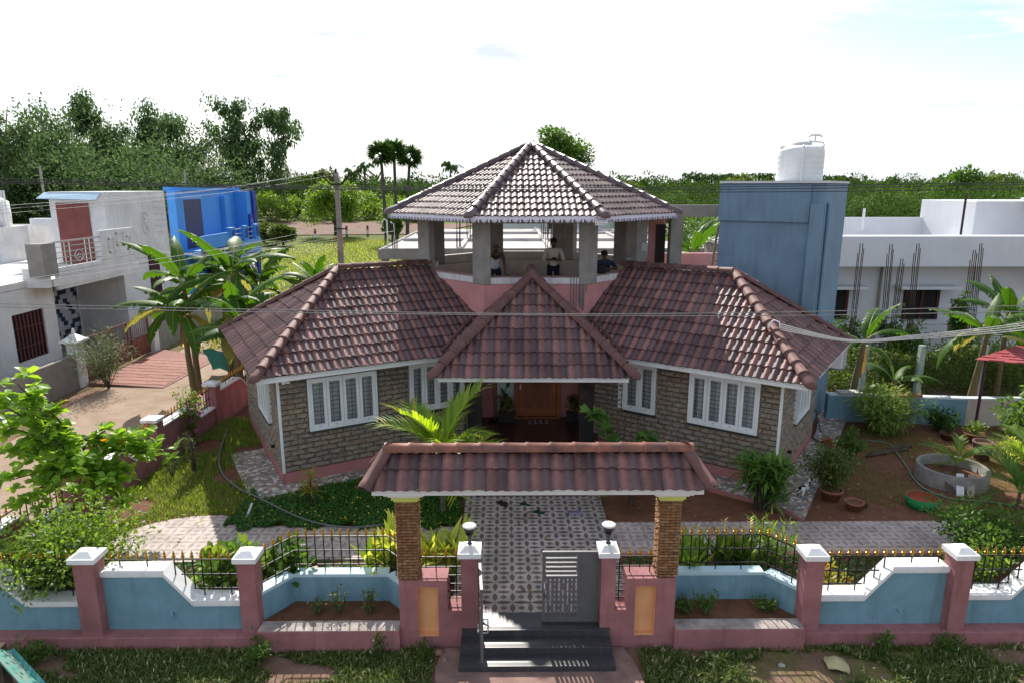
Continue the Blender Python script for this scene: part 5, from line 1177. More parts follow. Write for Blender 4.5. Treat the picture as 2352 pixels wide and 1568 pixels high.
# upper room
ybox(-19.9, LX, 29.2, 34.6, 3.87, 7.0, 'upper_room', DWHITE, bevel=.02); ybox(-19.6, -18.2, 29.14, 29.19, 3.9, 6.5, 'door', MAR)
aw = MB(); aw.add([(-20.1, 28.7, 6.72), (-17.6, 28.7, 6.66), (-17.6, 29.25, 6.98), (-20.1, 29.25, 6.98)], [(0, 1, 2, 3)]); aw.add([(-20.1, 28.7, 6.70), (-17.6, 28.7, 6.64), (-17.6, 29.25, 6.96), (-20.1, 29.25, 6.96)], [(3, 2, 1, 0)]); aw.build('awning', M('pale_blue_sheet', (.45, .62, .75), .4, .08, 6), LH)
gn = MB(); gc = Vector((LX + .012, 32.4, 5.5))
for (rr_, t0, t1, oy, oz) in ((.28, .5, 5.2, 0, .3), (.16, 0, 5, .05, .35), (.32, 2.8, 6.0, 0, -.15), (.2, -1, 3, .0, -.3), (.12, 0, 6, -.2, -.1), (.35, 1.2, 2.4, 0, .2)):
    gn.tube([gc + Vector((0, oy + rr_ * cos(t0 + (t1 - t0) * k / 10), oz + rr_ * sin(t0 + (t1 - t0) * k / 10))) for k in range(11)], .035, 6)
gn.build('plaster_relief', DWHITE, LH)
for k in range(6): ybox(LX + .002, LX + .03, 33.4, 34.5, 5.0 + k * .3, 5.05 + k * .3, 'groove_band', DWHITE)
ybox(-26, LX - .3, 33, 33.2, 3.87, 5.4, 'terrace_parapet', DWHITE); ybox(-22.5, -21.4, 31.6, 32.0, 5.41, 5.75, 'rooftop_unit', RWHITE)
MB().lathe([(0, 0), (.7, 0), (.72, .5), (.7, 1.1), (.4, 1.3), (0, 1.32)], (-23.4, 30.5, 5.45), 20).build('roof_tank', TK, LH)
ybox(-24.3, -22.5, 29.6, 31.4, 3.87, 5.44, 'tank_stand', DWHITE)
for k in range(3): MB().tube([(-22.75 + k * .12, 30.2, 5.3), (-22.75 + k * .12, 30.2, 7.05)], .035, 6).build('pipe', TK, LH)
MB().tube([(-20.6, 30.0, 7), (-20.6, 30.0, 8.1)], .05, 6).build('pipe', CONC, LH)
# its yard wall, gates and ramp
YW = thing('yard_wall', 'grey yard wall with white capped posts before the white house', 'wall', (-15.8, 27, 0))
def wpost(y, z=1.7):
    p = MB().box(-16.0, -15.6, y - .2, y + .2, 0, z).build('post', DWHITE, YW); m = MB(); m.box(-16.15, -15.45, y - .35, y + .35, z, z + .07)
    m.add([(-16.1, y - .3, z + .071), (-15.5, y - .3, z + .071), (-15.5, y + .3, z + .071), (-16.1, y + .3, z + .071), (-15.8, y, z + .32)], [(0, 1, 4), (1, 2, 4), (2, 3, 4), (3, 0, 4)]); m.build('cap', WHITE, p)
    MB().lathe([(.05, 0), (.07, .06), (.03, .1), (.05, .15), (0, .2)], (-15.8, y, z + .3), 10).build('knob', WHITE, p)
wpost(24.5); wpost(29.9, 1.75)
MB().box(-15.95, -15.7, 20.5, 24.3, 0, 1.25).build('panel', CONC, YW); MB().box(-15.95, -15.7, 30.1, 38, 0, 1.9).build('panel', CONC, YW)
def brown_gate(y0, y1, ang, label):
    T = thing('yard_gate', label, 'gate', (-15.8, y0, .1), 0, 'brown yard gates'); R = Matrix.Translation((-15.8, y0, .1)) @ Matrix.Rotation(ang, 4, 'Z'); l = y1 - y0
    def b(a0, a1, z0, z1, nm, d=.02): MB().obox(R @ Vector((-d, a0, z0)), R.to_3x3() @ Vector((2 * d, 0, 0)), R.to_3x3() @ Vector((0, a1 - a0, 0)), UP * (z1 - z0)).build(nm, BRN, T)
    b(0, l, .0, .75, 'sheet', .008); b(0, l, .75, .81, 'gate_bar'); b(0, l, 1.55, 1.61, 'gate_bar'); b(0, .05, .0, 1.61, 'gate_bar', .022); b(l - .05, l, 0, 1.61, 'gate_bar', .022)
    for k in range(1, 9): b(k * l / 9, k * l / 9 + .02, .81, 1.55, 'rod', .008)
brown_gate(24.75, 26.5, -.1, 'brown steel yard gate nearest the camera, left of the opening'); brown_gate(26.62, 28.0, .0, 'brown steel yard gate in the middle, standing in the opening'); brown_gate(28.2, 29.65, 0, 'brown steel yard gate farthest away, beside the white capped post')
RTIL = objmat('red_ramp_tile', [(.30, .14, .11), (.36, .17, .13), (.26, .12, .10)], .8, .2, 6, .2)
rmp = MB().prism([(-15.55, 24.6), (-12.6, 24.2), (-12.4, 28.5), (-15.5, 30)], [.0, .0, .0, .0], [.12, .03, .03, .12]); RM_ = rmp.build('ramp', RTIL); tag(RM_, kind='structure')
for j in range(9):
    y = 24.7 + j * .42; MB().add([(-15.5, y, .128), (-12.7, y - .15, .045), (-12.7, y + .22, .045), (-15.5, y + .38, .128)], [(0, 1, 2, 3)]).build('ramp_course', RTIL, RM_)
# ================================================================ BLUE HOUSE
BH = thing('neighbour_house', 'bright blue two-storey house with dark blue trim beyond the white house', 'house', (-18, 41, 0))
BB1 = M('bright_blue_paint', (.06, .29, .76), .55, .06, 1, spec=.35); BB2 = M('deep_blue_trim', (.008, .03, .30), .5, .08, 2); BB3 = M('light_blue_panel', (.16, .38, .80), .6, .06, 2)
def bb(x0, x1, y0, y1, z0, z1, n, m, p=BH): return MB().box(x0, x1, y0, y1, z0, z1).build(n, m, p)
bb(-18.7, LX - .9, 37.0, 46.5, 0, 7.0, 'wall', BB1); bb(-18.8, LX - .8, 36.9, 46.8, 7.0, 7.2, 'roof_slab', BB1)
bb(LX - .89, LX - .5, 36.5, 37.4, 0, 7.0, 'wall', BB1)
bb(-18.7, LX + .1, 46.5, 47.1, 0, 6.95, 'fin_wall', BB2); bb(-18.7, LX - .05, 45.7, 46.48, 0, 6.9, 'wall', BB1)
bb(LX - .88, LX - .82, 37.7, 40.4, 3.7, 6.5, 'door', M('blue_grey_door', (.07, .07, .13), .6)); bb(LX - .89, LX - .86, 37.5, 40.6, 6.5, 6.75, 'lintel', BB3)
bb(LX - .88, LX - .6, 43.4, 44.2, 3.7, 6.6, 'pilaster', BB1)
bb(LX - 1, LX + .5, 37, 46.4, 3.4, 3.7, 'slab', BB1); bb(LX + .4, LX + .5, 37, 41.0, 2.9, 4.5, 'balcony_wall', BB1); bb(LX + .41, LX + .52, 41.1, 46.2, 2.3, 3.8, 'balcony_wall', BB3)
for y in (41.0, 43.2, 45.2): bb(LX + .3, LX + .58, y, y + .7, 3.81, 4.75, 'pier', BB1); bb(LX + .582, LX + .6, y + .12, y + .58, 3.95, 4.6, 'motif', BB2)
rb = MB()
for z in (4.0, 4.3, 4.6): rb.bar((LX + .45, 41.7, z), (LX + .45, 45.2, z), .05)
rb.build('balcony_railing', STEEL, BH)
text_m = MB()
for k in range(9): text_m.tube([(LX + .53, 41.4 + k * .5 + .18 * cos(t), 2.75 + .25 * sin(t)) for t in [q * .6 + k for q in range(8)]], .05, 5)
text_m.build('scroll_motif', BB2, BH)
bb(LX - .02, LX + .06, 45.75, 46.4, 1.8, 5.4, 'panel', BB2); pm = MB(); 
for k in range(6): pm.tube([(LX + .065, 46.05 + .18 * cos(t), 2.3 + k * .5 + .22 * sin(t)) for t in [q * .7 + k for q in range(7)]], .04, 5)
pm.build('relief', BB3, BH)
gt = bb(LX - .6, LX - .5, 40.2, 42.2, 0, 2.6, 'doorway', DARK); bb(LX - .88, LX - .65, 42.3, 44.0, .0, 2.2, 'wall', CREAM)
gg = MB()
for k in range(10): gg.bar((LX + 1.2, 40.0 + k * .28, 0), (LX + 1.2, 40.0 + k * .28, 1.9 + .3 * sin(k * pi / 9)), .05)
gg.bar((LX + 1.2, 40, 1.0), (LX + 1.2, 42.6, 1.0), .08); gg.build('yard_gate', M('navy_iron', (.01, .012, .05), .5), BH)
MB().tube([(-19, 40, 7.2), (-18.9, 40, 8.2)], .06, 6).build('pipe', CONC, BH)
# ================================================================ UNFINISHED BUILDING BEHIND
UB = thing('unfinished_building', 'unfinished concrete building with bare roof slab and rebar behind the pavilion', 'building', (2, 50, 0))
SLAB = M('pale_slab', (.52, .48, .46), .9, .2, .5, bump=.4, bscale=3)  # pale concrete colour of the bare slab and its upstand beams
def ub(x0, x1, y0, y1, z0, z1, n, m=CONC): return MB().box(x0, x1, y0, y1, z0, z1).build(n, m, UB)
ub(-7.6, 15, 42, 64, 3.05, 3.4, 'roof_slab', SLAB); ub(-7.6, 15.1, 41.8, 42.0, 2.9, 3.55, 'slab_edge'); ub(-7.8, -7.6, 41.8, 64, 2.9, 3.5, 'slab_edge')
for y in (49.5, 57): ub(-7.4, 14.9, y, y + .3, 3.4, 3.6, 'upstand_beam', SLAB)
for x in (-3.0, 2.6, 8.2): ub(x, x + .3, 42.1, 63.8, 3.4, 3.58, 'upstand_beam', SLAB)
BRK_ = objmat('red_brick', [(.34, .12, .07), (.28, .10, .06), (.38, .16, .10)], .9, .1, 5, .3)
for x in (-7.5, -3.5, .5, 4.5, 8.5, 12.5, 14.8): ub(x - .2, x + .2, 42.3, 42.7, 0, 3.05, 'column')
ub(-7, 14.6, 46, 46.2, 0, 3.0, 'wall', CREAM); ub(-5, -2.6, 41.6, 41.8, 2.2, 2.88, 'brick_course', BRK_)
rb_ = random.Random(3)
for cx_, cy_ in ((-6.9, 42.6), (-3, 43), (-2.8, 49.6), (2.7, 43), (2.8, 49.6), (8.3, 43), (8.4, 50), (12.6, 43)):
    c = MB()
    for q in range(5): x, y = cx_ + rb_.uniform(-.25, .25), cy_ + rb_.uniform(-.25, .25); c.bar((x, y, 3.4), (x + rb_.uniform(-.1, .1), y, 3.4 + rb_.uniform(1.2, 2.0)), .04)
    c.build('rebar', RUST, UB)
for k in range(5): ub(-9.2 + k * .75, -8.8 + k * .75, 40.2, 43, 2.0, 2.35, 'precast_beam', CONCL)
ub(-9.4, -5.4, 40.1, 40.4, 1.6, 1.98, 'precast_beam', CONCL)
for x in (-9.0, -7.2, -6.0): ub(x, x + .35, 40.1, 40.4, 0, 1.58, 'column')
for k in range(8): ub(-9.3 + k * .5, -9.05 + k * .5, 40.6, 40.9, 2.36, 2.5, 'brick', BRK_)
for x, h_ in ((-7.3, 5.2), (-6.9, 5.0), (3.3, 5.6)): MB().tube([(x, 42.5, 3.4), (x, 42.5, h_), (x - .2, 42.5, h_ + .1)], .05, 6).build('vent_pipe', TK, UB)
FB = thing('far_house', 'pale far house with a ventilator window behind the bare slab', 'house', (4, 75, 0)); MB().box(-2, 14, 75, 82, 0, 4.6).build('wall', RWHITE, FB); fw = MB().box(6.0, 7.4, 74.9, 74.99, 3.2, 4.3).build('window', DARK, FB)
for k in range(4): MB().box(6.0 + k * .4, 6.1 + k * .4, 74.85, 74.89, 3.2, 4.3).build('bar', RWHITE, fw)
BRH = thing('brick_shed', 'bare brick shed between terrace and blue tower in the distance', 'shed', (13, 40, 0)); MB().box(11.6, 15.5, 36.5, 40, 0, 4.2).build('wall', M('weathered_brick', (.36, .29, .26), .9, .25, 6, bump=.5), BRH); MB().box(11.4, 15.7, 36.3, 40.2, 4.2, 4.35).build('roof_slab', CONCL, BRH)
# ================================================================ WHITE HOUSE ON THE RIGHT
RH = thing('neighbour_house', 'long pale single-storey house with plain parapet on the right', 'house', (18, 28, 0))
def rh(x0, x1, y0, y1, z0, z1, n, m=RWHITE, p=RH, bv=0): return MB().box(x0, x1, y0, y1, z0, z1).build(n, m, p, bv)
rh(12.4, 26, 28.6, 36, 0, 4.05, 'wall'); rh(12.2, 23.6, 27.4, 28.2, 4.05, 5.28, 'parapet', bv=.03); rh(12.2, 26, 28.2, 36, 4.051, 4.3, 'roof_slab'); rh(12.3, 21.2, 33.8, 34.0, 4.3, 5.75, 'parapet')
rh(22.5, 23.6, 27.41, 28.19, 3.2, 4.049, 'parapet_drop')
for u, w_ in ((13.2, 1.3), (16.9, 1.5)):
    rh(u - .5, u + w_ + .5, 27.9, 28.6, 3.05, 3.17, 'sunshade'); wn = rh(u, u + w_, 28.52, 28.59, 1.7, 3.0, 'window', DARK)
    for k in range(3): rh(u + k * w_ / 2.2, u + k * w_ / 2.2 + .12, 28.47, 28.515, 1.7, 3.0, 'frame', M('maroon_frame', (.07, .015, .012), .6), wn)
rh(20.4, 27, 30, 34, 4.301, 6.6, 'stair_room', bv=.02); rh(22.9, 24.4, 29.93, 29.99, 4.35, 6.2, 'doorway', DARK); sh = MB(); sh.add([(22.4, 28.9, 6.35), (27, 28.9, 6.35), (27, 30.2, 6.75), (22.4, 30.2, 6.75)], [(0, 1, 2, 3)]); sh.add([(22.4, 28.9, 6.3), (27, 28.9, 6.3), (27, 30.2, 6.7), (22.4, 30.2, 6.7)], [(3, 2, 1, 0)]); sh.build('awning', WHITE, RH)
rh(13.0, 14.2, 29.2, 29.7, 4.31, 5.5, 'rooftop_unit', WHITE); MB().tube([(19.9, 30, 4.3), (19.9, 30, 6.9)], .05, 6).build('pipe', RUST, RH)
for x in (17.1, 15.9): MB().tube([(x, 33, 5.2), (x, 33, 6.2)], .06, 6).build('pipe', TK, RH)
MB().tube([(15.8, 28.5, .5), (15.8, 28.5, 4.0)], .06, 8).build('drain_pipe', CONC, RH)
# clothes line
CLN = thing('clothes_line', 'clothes line with black and maroon washing before the right house', 'washing', (16, 26, 1.6))
MB().tube([(13.2, 26.5, 2.0), (16, 26.4, 1.85), (19.5, 26.3, 2.0)], .01, 4).build('line', WIRED, CLN)
for x, w_, h_, c in ((14.5, .7, .45, (.012, .012, .014)), (15.2, .15, .5, (.25, .02, .03)), (17.5, .9, .6, (.30, .20, .10)), (18.5, .7, .45, (.16, .04, .07))):
    MB().add([(x + w_ * i / 4, 26.4 + .03 * sin(i * 2), 1.92 - z) for z in (0, h_) for i in range(5)], [(i, i + 1, 6 + i, 5 + i) for i in range(4)]).build('cloth', M('cloth_%d' % int(x * 10), c, .9), CLN)
# reinforcement cages standing in the plot
for k, (u, v0, v1) in enumerate(((1962, 560, 700), (2038, 562, 700), (2055, 595, 700), (2100, 560, 690), (2222, 575, 700), (2245, 560, 700))):
    y = 24.5 + (k % 3) * .5; T = thing('rebar_cage', '%s rusty rebar cage standing in the weedy plot' % ('leftmost', 'second from left', 'third from left', 'fourth from left', 'fifth from left', 'rightmost')[k], 'rebar', (PY(u, v1, y).x, y, 0), 0, 'rebar cages in the plot')
    b, t = PY(u, v1, y), PY(u + (6 if k % 2 else 14), v0, y); b.z = 0
    for q in range(4): d = Vector((.1 * (q % 2), .1 * (q // 2), 0)); MB().bar(b + d, t + d + Vector((.05 * (q % 2), 0, -.35 * (q * 7 % 3) * .5)), .022).build('bar', RUST, T)
    for q in range(6): p = b.lerp(t, .3 + q * .07); MB().bar(p, p + Vector((.12, 0, 0)), .012).build('tie', RUST, T)
# ================================================================ RED ROOFED SHED, PAVED CORNER
SH = thing('garden_shelter', 'garden shelter with red stepped sheet roof on thin posts at the right edge', 'shelter', (16, 20, .3))
RRF = M('red_sheet_roof', (.36, .07, .08), .55, .1, 2, spec=.3)
sa, sb, scn, sd = PZ(2228, 828, 2.35), PZ(2352, 860, 2.3), PZ(2300, 800, 2.75), None
o_ = Vector((13.35, 18.75, 2.38)); ex_ = Vector((3.6, -1.7, .0)); ey_ = Vector((2.15, 1.25, .12))
for j in range(7):
    a = o_ + ey_ * (j / 7) + UP * .03 * 1; MB().obox(a + UP * .02 * (j % 1), ex_, ey_ / 7 * 1.12, UP * .02 + Vector((0, 0, 0))).build('roof_sheet', RRF, SH)
    for i in range(12):
        if (i + j) % 2: MB().obox(a + ex_ * (i / 12) + UP * .021, ex_ / 12 * .96, ey_ / 7 * .3, UP * .022).build('roof_step', RRF, SH)
for t in (.04, .5, .96): p = o_ + ex_ * t + ey_ * .1; MB().tube([(p.x, p.y, .3), (p.x, p.y, p.z)], .04, 8).build('post', M('maroon_post', (.07, .03, .045), .5), SH)
TF_ = MB().prism([(14.4, 18.85), (19, 18.85), (19, 15.8), (15.3, 17.0), (14.6, 17.8)], .2, .345).build('terrace', M('sand_paver', (.5, .38, .27), .8, .12, 2)); tag(TF_, kind='structure')
LH.location.y += 1.3; BH.location.y += 1.6
# ================================================================ VEGETATION
G_DARK = leafmat('leaf_dark', (.018, .045, .010), (.05, .10, .02), .25, .7, spec=.1)
G_MID = leafmat('leaf_mid', (.035, .08, .014), (.09, .16, .03), .35)
G_LITE = leafmat('leaf_light', (.07, .13, .02), (.17, .25, .045), .45)
G_OLIVE = leafmat('leaf_olive', (.05, .075, .02), (.12, .15, .045), .35)
G_EUC = leafmat('leaf_eucalyptus', (.04, .075, .03), (.10, .15, .065), .28, .75, spec=.08)
G_ORCH = leafmat('leaf_orchard', (.022, .055, .010), (.062, .105, .022), .22, .75, spec=.06)
G_YEL = leafmat('leaf_yellow_green', (.22, .28, .05), (.45, .44, .10), .45, c3=(.12, .20, .03), p3=.8)
G_FAR = leafmat('leaf_far', (.03, .055, .018), (.075, .115, .035), .25, .75, spec=.08)
BARK = M('bark', (.10, .075, .055), .95, .3, 6, bump=.6); BARKP = M('pale_bark', (.33, .29, .24), .9, .3, 3, bump=.3)
DRY = leafmat('dry_leaf', (.16, .09, .04), (.28, .18, .08), .3)
def limb(pts, r0, r1, seg=7): n = len(pts); return MB().tube(pts, [r0 + (r1 - r0) * i / (n - 1) for i in range(n)], seg)
def branchy(rng, base, h, r, n, spread, tops=None):
    """trunk and limbs; returns mesh builder and limb tips"""
    m = MB(); base = Vector(base); lean = Vector((rng.uniform(-.06, .06), rng.uniform(-.06, .06), 0)) * h
    tr = [base + Vector((0, 0, h * t)) + lean * t * t + Vector((rng.uniform(-.02, .02), rng.uniform(-.02, .02), 0)) * h * (t > 0) for t in (0, .2, .4, .6, .8, 1)]
    m.tube(tr, [r * (1 - .8 * i / 5) for i in range(6)], 8); tips = [tr[-1]]
    for k in range(n):
        t = rng.uniform(.3, .9); i = int(t * 5); p = tr[i].lerp(tr[i + 1], t * 5 - i); a = rng.uniform(0, 2 * pi); l = spread * (1.15 - .6 * t) * rng.uniform(.7, 1.1)
        q = p + Vector((cos(a) * l, sin(a) * l, l * rng.uniform(.3, .9))); md = p.lerp(q, .5) + Vector((0, 0, -.06 * l)); m.tube([p, md, q], [r * .45 * (1 - .6 * t), r * .25, r * .06], 5); tips.append(q)
    return m, tips
def cloud(rng, centers, rad, n, flat=.8, shell=.5):
    """leaf positions round clump centres: denser towards each clump's rim"""
    c = np.asarray(centers)[rng.integers(0, len(centers), n)]; d = rvec(rng, n); rr = (shell + (1 - shell) * rng.random(n) ** .6)[:, None]
    rd = np.broadcast_to(np.asarray(rad), (len(centers),)); k = rng.integers(0, len(centers), n); c = np.asarray(centers)[k]
    return c + d * rr * rd[k][:, None] * np.array([1, 1, flat]), d
def crown_centers(rng, c, R, n, low=-.4):
    d = rvec(rng, n * 3); d = d[d[:, 2] > low][:n]; return np.asarray(c) + d * np.asarray(R) * (.45 + .5 * rng.random(len(d)))[:, None]
def tree(name, label, cat, base, h, R, cz, nc, cr, nleaf, ls, mat, seed, tmpl=LEAF2, trunk=.2, group=None, bark=None, droop=.25, low=-.45):
    rng = np.random.default_rng(seed); r = random.Random(seed); T = thing(name, label, cat, base, 0, group); b = Vector(base)
    m, tips = branchy(r, base, h * .8, trunk, 7, R[0] * .9); m.build('trunk', bark or BARK, T)
    cs = crown_centers(rng, (b.x, b.y, b.z + cz), R, nc, low); rad = cr * (.65 + .6 * rng.random(len(cs)))
    p, d = cloud(rng, cs, rad, nleaf, .75); dd = d + rng.normal(0, .6, d.shape) + [0, 0, -droop]
    scatter('crown', tmpl, p, dd, ls * (.7 + .6 * rng.random(nleaf)), mat, T, rng=rng); return T
# ---------------- far treeline: one mass each side
def woods(name, label, x0, x1, y0, y1, n, hmin, hmax, ls, mat, seed, per=130, skip=None):
    rng = np.random.default_rng(seed); P = []; D = []; SZ = []
    for i in range(n):
        x, y = rng.uniform(x0, x1), rng.uniform(y0, y1)
        if skip and skip(x, y): continue
        g = hgt(x, y); h = rng.uniform(hmin, hmax); R = h * rng.uniform(.45, .75)
        cs = crown_centers(rng, (x, y, g + h * .55), (R, R, h * .45), 9, -.7); p, d = cloud(rng, cs, R * .42, per, .8)
        P.append(p); D.append(d + rng.normal(0, .7, d.shape)); SZ.append(np.full(len(p), ls * (y / ((y0 + y1) / 2)) ** .5) * (.7 + .6 * rng.random(len(p))))
    o = scatter(name, LEAF2, np.vstack(P), np.vstack(D), np.concatenate(SZ), mat, rng=rng); tag(o, label, 'trees', None, 'stuff'); return o
woods('treeline', 'distant belt of dark green trees along the whole skyline', -330, 420, 260, 420, 330, 5.5, 9.0, 1.5, G_FAR, 1, 300)
woods('treeline', 'mid-distance scrub and trees behind the fields on the left', -150, 40, 135, 215, 190, 4.5, 8.0, .75, G_ORCH, 2, 480)
woods('scrub', 'light green bushes behind the ploughed field on the left', -75, -2, 126, 152, 90, 2.6, 5.2, .5, G_LITE, 4, 480)
woods('orchard', 'thick green orchard behind the pale house on the right', 26, 190, 75, 230, 150, 3.8, 8.6, .55, G_ORCH, 3, 700, skip=lambda x, y: x < y * .22)
# far coconut palms on the skyline
def palm_far(x, y, h, seed, group, label, fan=False, ls=3.2):
    rng = np.random.default_rng(seed); g = hgt(x, y); T = thing('palm_tree', label, 'palm', (x, y, g), 0, group); r = random.Random(seed)
    lean = Vector((r.uniform(-.8, .8), 0, 0)); top = Vector((x, y, g + h)) + lean
    MB().tube([(x, y, g), (x + lean.x * .3, y, g + h * .5), top], [.28, .22, .2], 7).build('trunk', M('palm_trunk', (.09, .08, .07), .9), T)
    n = 64 if fan else 20
    if fan:
        d = rvec(rng, n); d[:, 2] = d[:, 2] * .8 + .1; P = []; D = []; 
        for q in d:   # each fan leaf: a stalk end with radiating blades
            e = np.array(top) + q * 1.0; side = np.cross(q, [0, 0, 1.]); side /= max(np.linalg.norm(side), 1e-6); upv = np.cross(side, q)
            for a in np.linspace(-1.5, 1.5, 9): P.append(e); D.append(q * cos(a) + (side * cos(.6) + upv * sin(.6)) * sin(a))
        scatter('crown', BLADE, np.array(P), np.array(D), 1.35, G_DARK, T, rng=rng, wid=1.7)
    else:
        P = []; D = []
        for k in range(n):
            a = rng.uniform(0, 2 * pi); el = rng.uniform(-.5, 1.1); dv_ = np.array([cos(a) * cos(el), sin(a) * cos(el), sin(el)])
            for t in np.linspace(.15, 1, 8): P.append(np.array(top) + dv_ * ls * t + np.array([0, 0, -.9 * ls * t * t * .55])); D.append(dv_ * .5 + np.array([0, 0, -.9]) + rng.normal(0, .25, 3))
        scatter('crown', LANCE, np.array(P), np.array(D), 1.3, G_FAR, T, rng=rng, wid=1.6)
for k, (u, v) in enumerate(((1583, 403), (1600, 402), (1615, 404), (1640, 402), (1652, 404), (1668, 404), (1685, 405), (1740, 403), (1756, 404), (1772, 402), (1905, 408), (1918, 408), (1932, 408), (1948, 409))):
    y = 255; p = PY(u, v - 6, y); palm_far(p.x, y, p.z - hgt(0, y) - 1.5, 40 + k, 'coconut palms on the skyline', '%s coconut palm along the right skyline, counted from the pavilion' % ('first', 'second', 'third', 'fourth', 'fifth', 'sixth', 'seventh', 'eighth', 'ninth', 'tenth', 'eleventh', 'twelfth', 'thirteenth', 'fourteenth')[k], ls=4.0)
for k, (u, v, w_) in enumerate(((880, 357, 'leftmost, slightly lower'), (905, 350, 'middle, tallest'), (930, 368, 'rightmost, lowest'))):
    y = 95 + 3 * k; p = PY(u, v, y); palm_far(p.x, y, p.z, 60 + k, 'palmyra palms left of the pavilion', '%s of the three fan palms left of the pavilion roof' % w_, True)
for k, (u, v) in enumerate(((1030, 378), (838, 380), (815, 392))):
    y = 200; p = PY(u, v, y); palm_far(p.x, y, p.z - hgt(0, y) - .5, 70 + k, None, ('single coconut palm left of the pavilion apex in the trees', 'coconut palm behind the left fan palm', 'coconut palm right of the pole top on the skyline')[k], ls=3.6)
# ---------------- eucalyptus stand on the left
def euc(k, u, vt, y, R, lean):
    rng = np.random.default_rng(100 + k); r = random.Random(100 + k); pt = PY(u, vt, y); g = hgt(0, y); x = pt.x - lean * 3; h = pt.z - g
    T = thing('eucalyptus_tree', EL_LAB[k], 'tree', (x, y, g), 0, 'eucalyptus stand on the left'); b = Vector((x, y, g)); top = Vector((pt.x, y, g + h * .97)); m = MB()
    mid = b.lerp(top, .5) + Vector((r.uniform(-.6, .6), 0, 0)); m.tube([b, mid, top], [.3, .2, .05], 7); cs = []; rd = []
    for q in range(20):
        t = r.uniform(.22, .98); p = b.lerp(mid, t * 2) if t < .5 else mid.lerp(top, t * 2 - 1); a = r.uniform(0, 2 * pi); l = R * (1.15 - .75 * t) * r.uniform(.5, 1.1); e = p + Vector((cos(a) * l, sin(a) * l, l * r.uniform(.35, .9)))
        m.tube([p, p.lerp(e, .55) + UP * .2, e], [.12, .07, .03], 5)
        for z in range(3): cs.append(tuple(e.lerp(p, z * .28) + Vector((r.uniform(-.5, .5), r.uniform(-.5, .5), r.uniform(-.6, .3))))); rd.append(R * r.uniform(.16, .30))
    m.build('trunk', BARKP, T); n = 4200; pp, d = cloud(rng, np.array(cs), np.array(rd), n, 1.15, .2); dd = d * .5 + rng.normal(0, .35, d.shape) + [0, 0, -.9]
    scatter('crown', LANCE, pp, dd, .75 * (y / 150) * (.7 + .6 * rng.random(n)), G_EUC, T, rng=rng, wid=1.8)
EL_LAB = ['eucalyptus at the far left edge of the stand, cut by the frame', 'dense eucalyptus second from the left edge', 'leaning eucalyptus with a lone top third from the left', 'eucalyptus with forked top above the white house', 'broad eucalyptus above the gap between white and blue houses', 'tall slim eucalyptus above the blue house', 'twin-topped eucalyptus right of the blue house top', 'rightmost tall eucalyptus with drooping open crown', 'low eucalyptus filling the stand behind the white house']
for k, a in enumerate(((15, 235, 95, 6, 1), (95, 262, 105, 7, .5), (190, 225, 118, 5, -1), (325, 232, 125, 6, -1), (400, 268, 130, 7, 0), (525, 238, 140, 6.5, 0), (560, 275, 142, 5, .3), (632, 245, 145, 7, -.3), (255, 300, 120, 7, 0))): euc(k, *a)
woods('understory', 'dark understory beneath the eucalyptus stand on the left', -125, -48, 92, 150, 230, 8, 18, .6, G_EUC, 5, 800, skip=lambda x, y: x > -y * .40)
# ---------------- single trees
b = PZ(788, 540, .2); tree('round_tree', 'rounded light green tree behind the utility pole', 'tree', (b.x - .2, 100, .3), 7, (4.3, 3.8, 3.6), 4.0, 56, 1.35, 9000, .42, G_LITE, 11, LEAF2, .3)
tree('big_tree', 'large dense green tree rising behind the pavilion roof', 'tree', (4.7, 70, 0), 12, (3.5, 3.2, 3.3), 9.5, 56, 1.1, 9000, .36, G_MID, 12, LEAF2, .4)
for k, (u, v, y, s, mt, lb) in enumerate(((1010, 432, 110, 4.2, G_MID, 'domed green tree between fan palms and pavilion'), (735, 395, 190, 6, G_OLIVE, 'thin pale tree just right of the eucalyptus stand'), (605, 545, 88, 2.2, G_OLIVE, 'small leafy bush beside the blue house in the field'), (650, 552, 86, 2.0, G_OLIVE, 'second small leafy bush right of the blue house'), (900, 505, 95, 1.7, G_MID, 'small dark bush left of the pavilion eave'), (1700, 408, 150, 6.5, G_OLIVE, 'flat-topped tree on the skyline left of the water tank'), (2210, 400, 120, 7.5, G_MID, 'spreading tree on the right skyline, left of its pair'), (2300, 405, 118, 6.5, G_OLIVE, 'spreading tree on the right skyline at the frame edge'), (1560, 450, 90, 3.6, G_MID, 'bushy tree right of the pavilion roof eave'), (1450, 425, 130, 4.5, G_OLIVE, 'low tree on the skyline right of the pavilion roof'))):
    p = PY(u, v, y); g = hgt(0, y); h = max(p.z - g, 2.2 if s < 3 else 3); tree('field_tree', lb, 'tree', (p.x, y, g), h, (s * .62, s * .6, h * .42), h * .62, 26, s * .26, 3200, .006 * y, mt, 200 + k, LEAF2, .18)
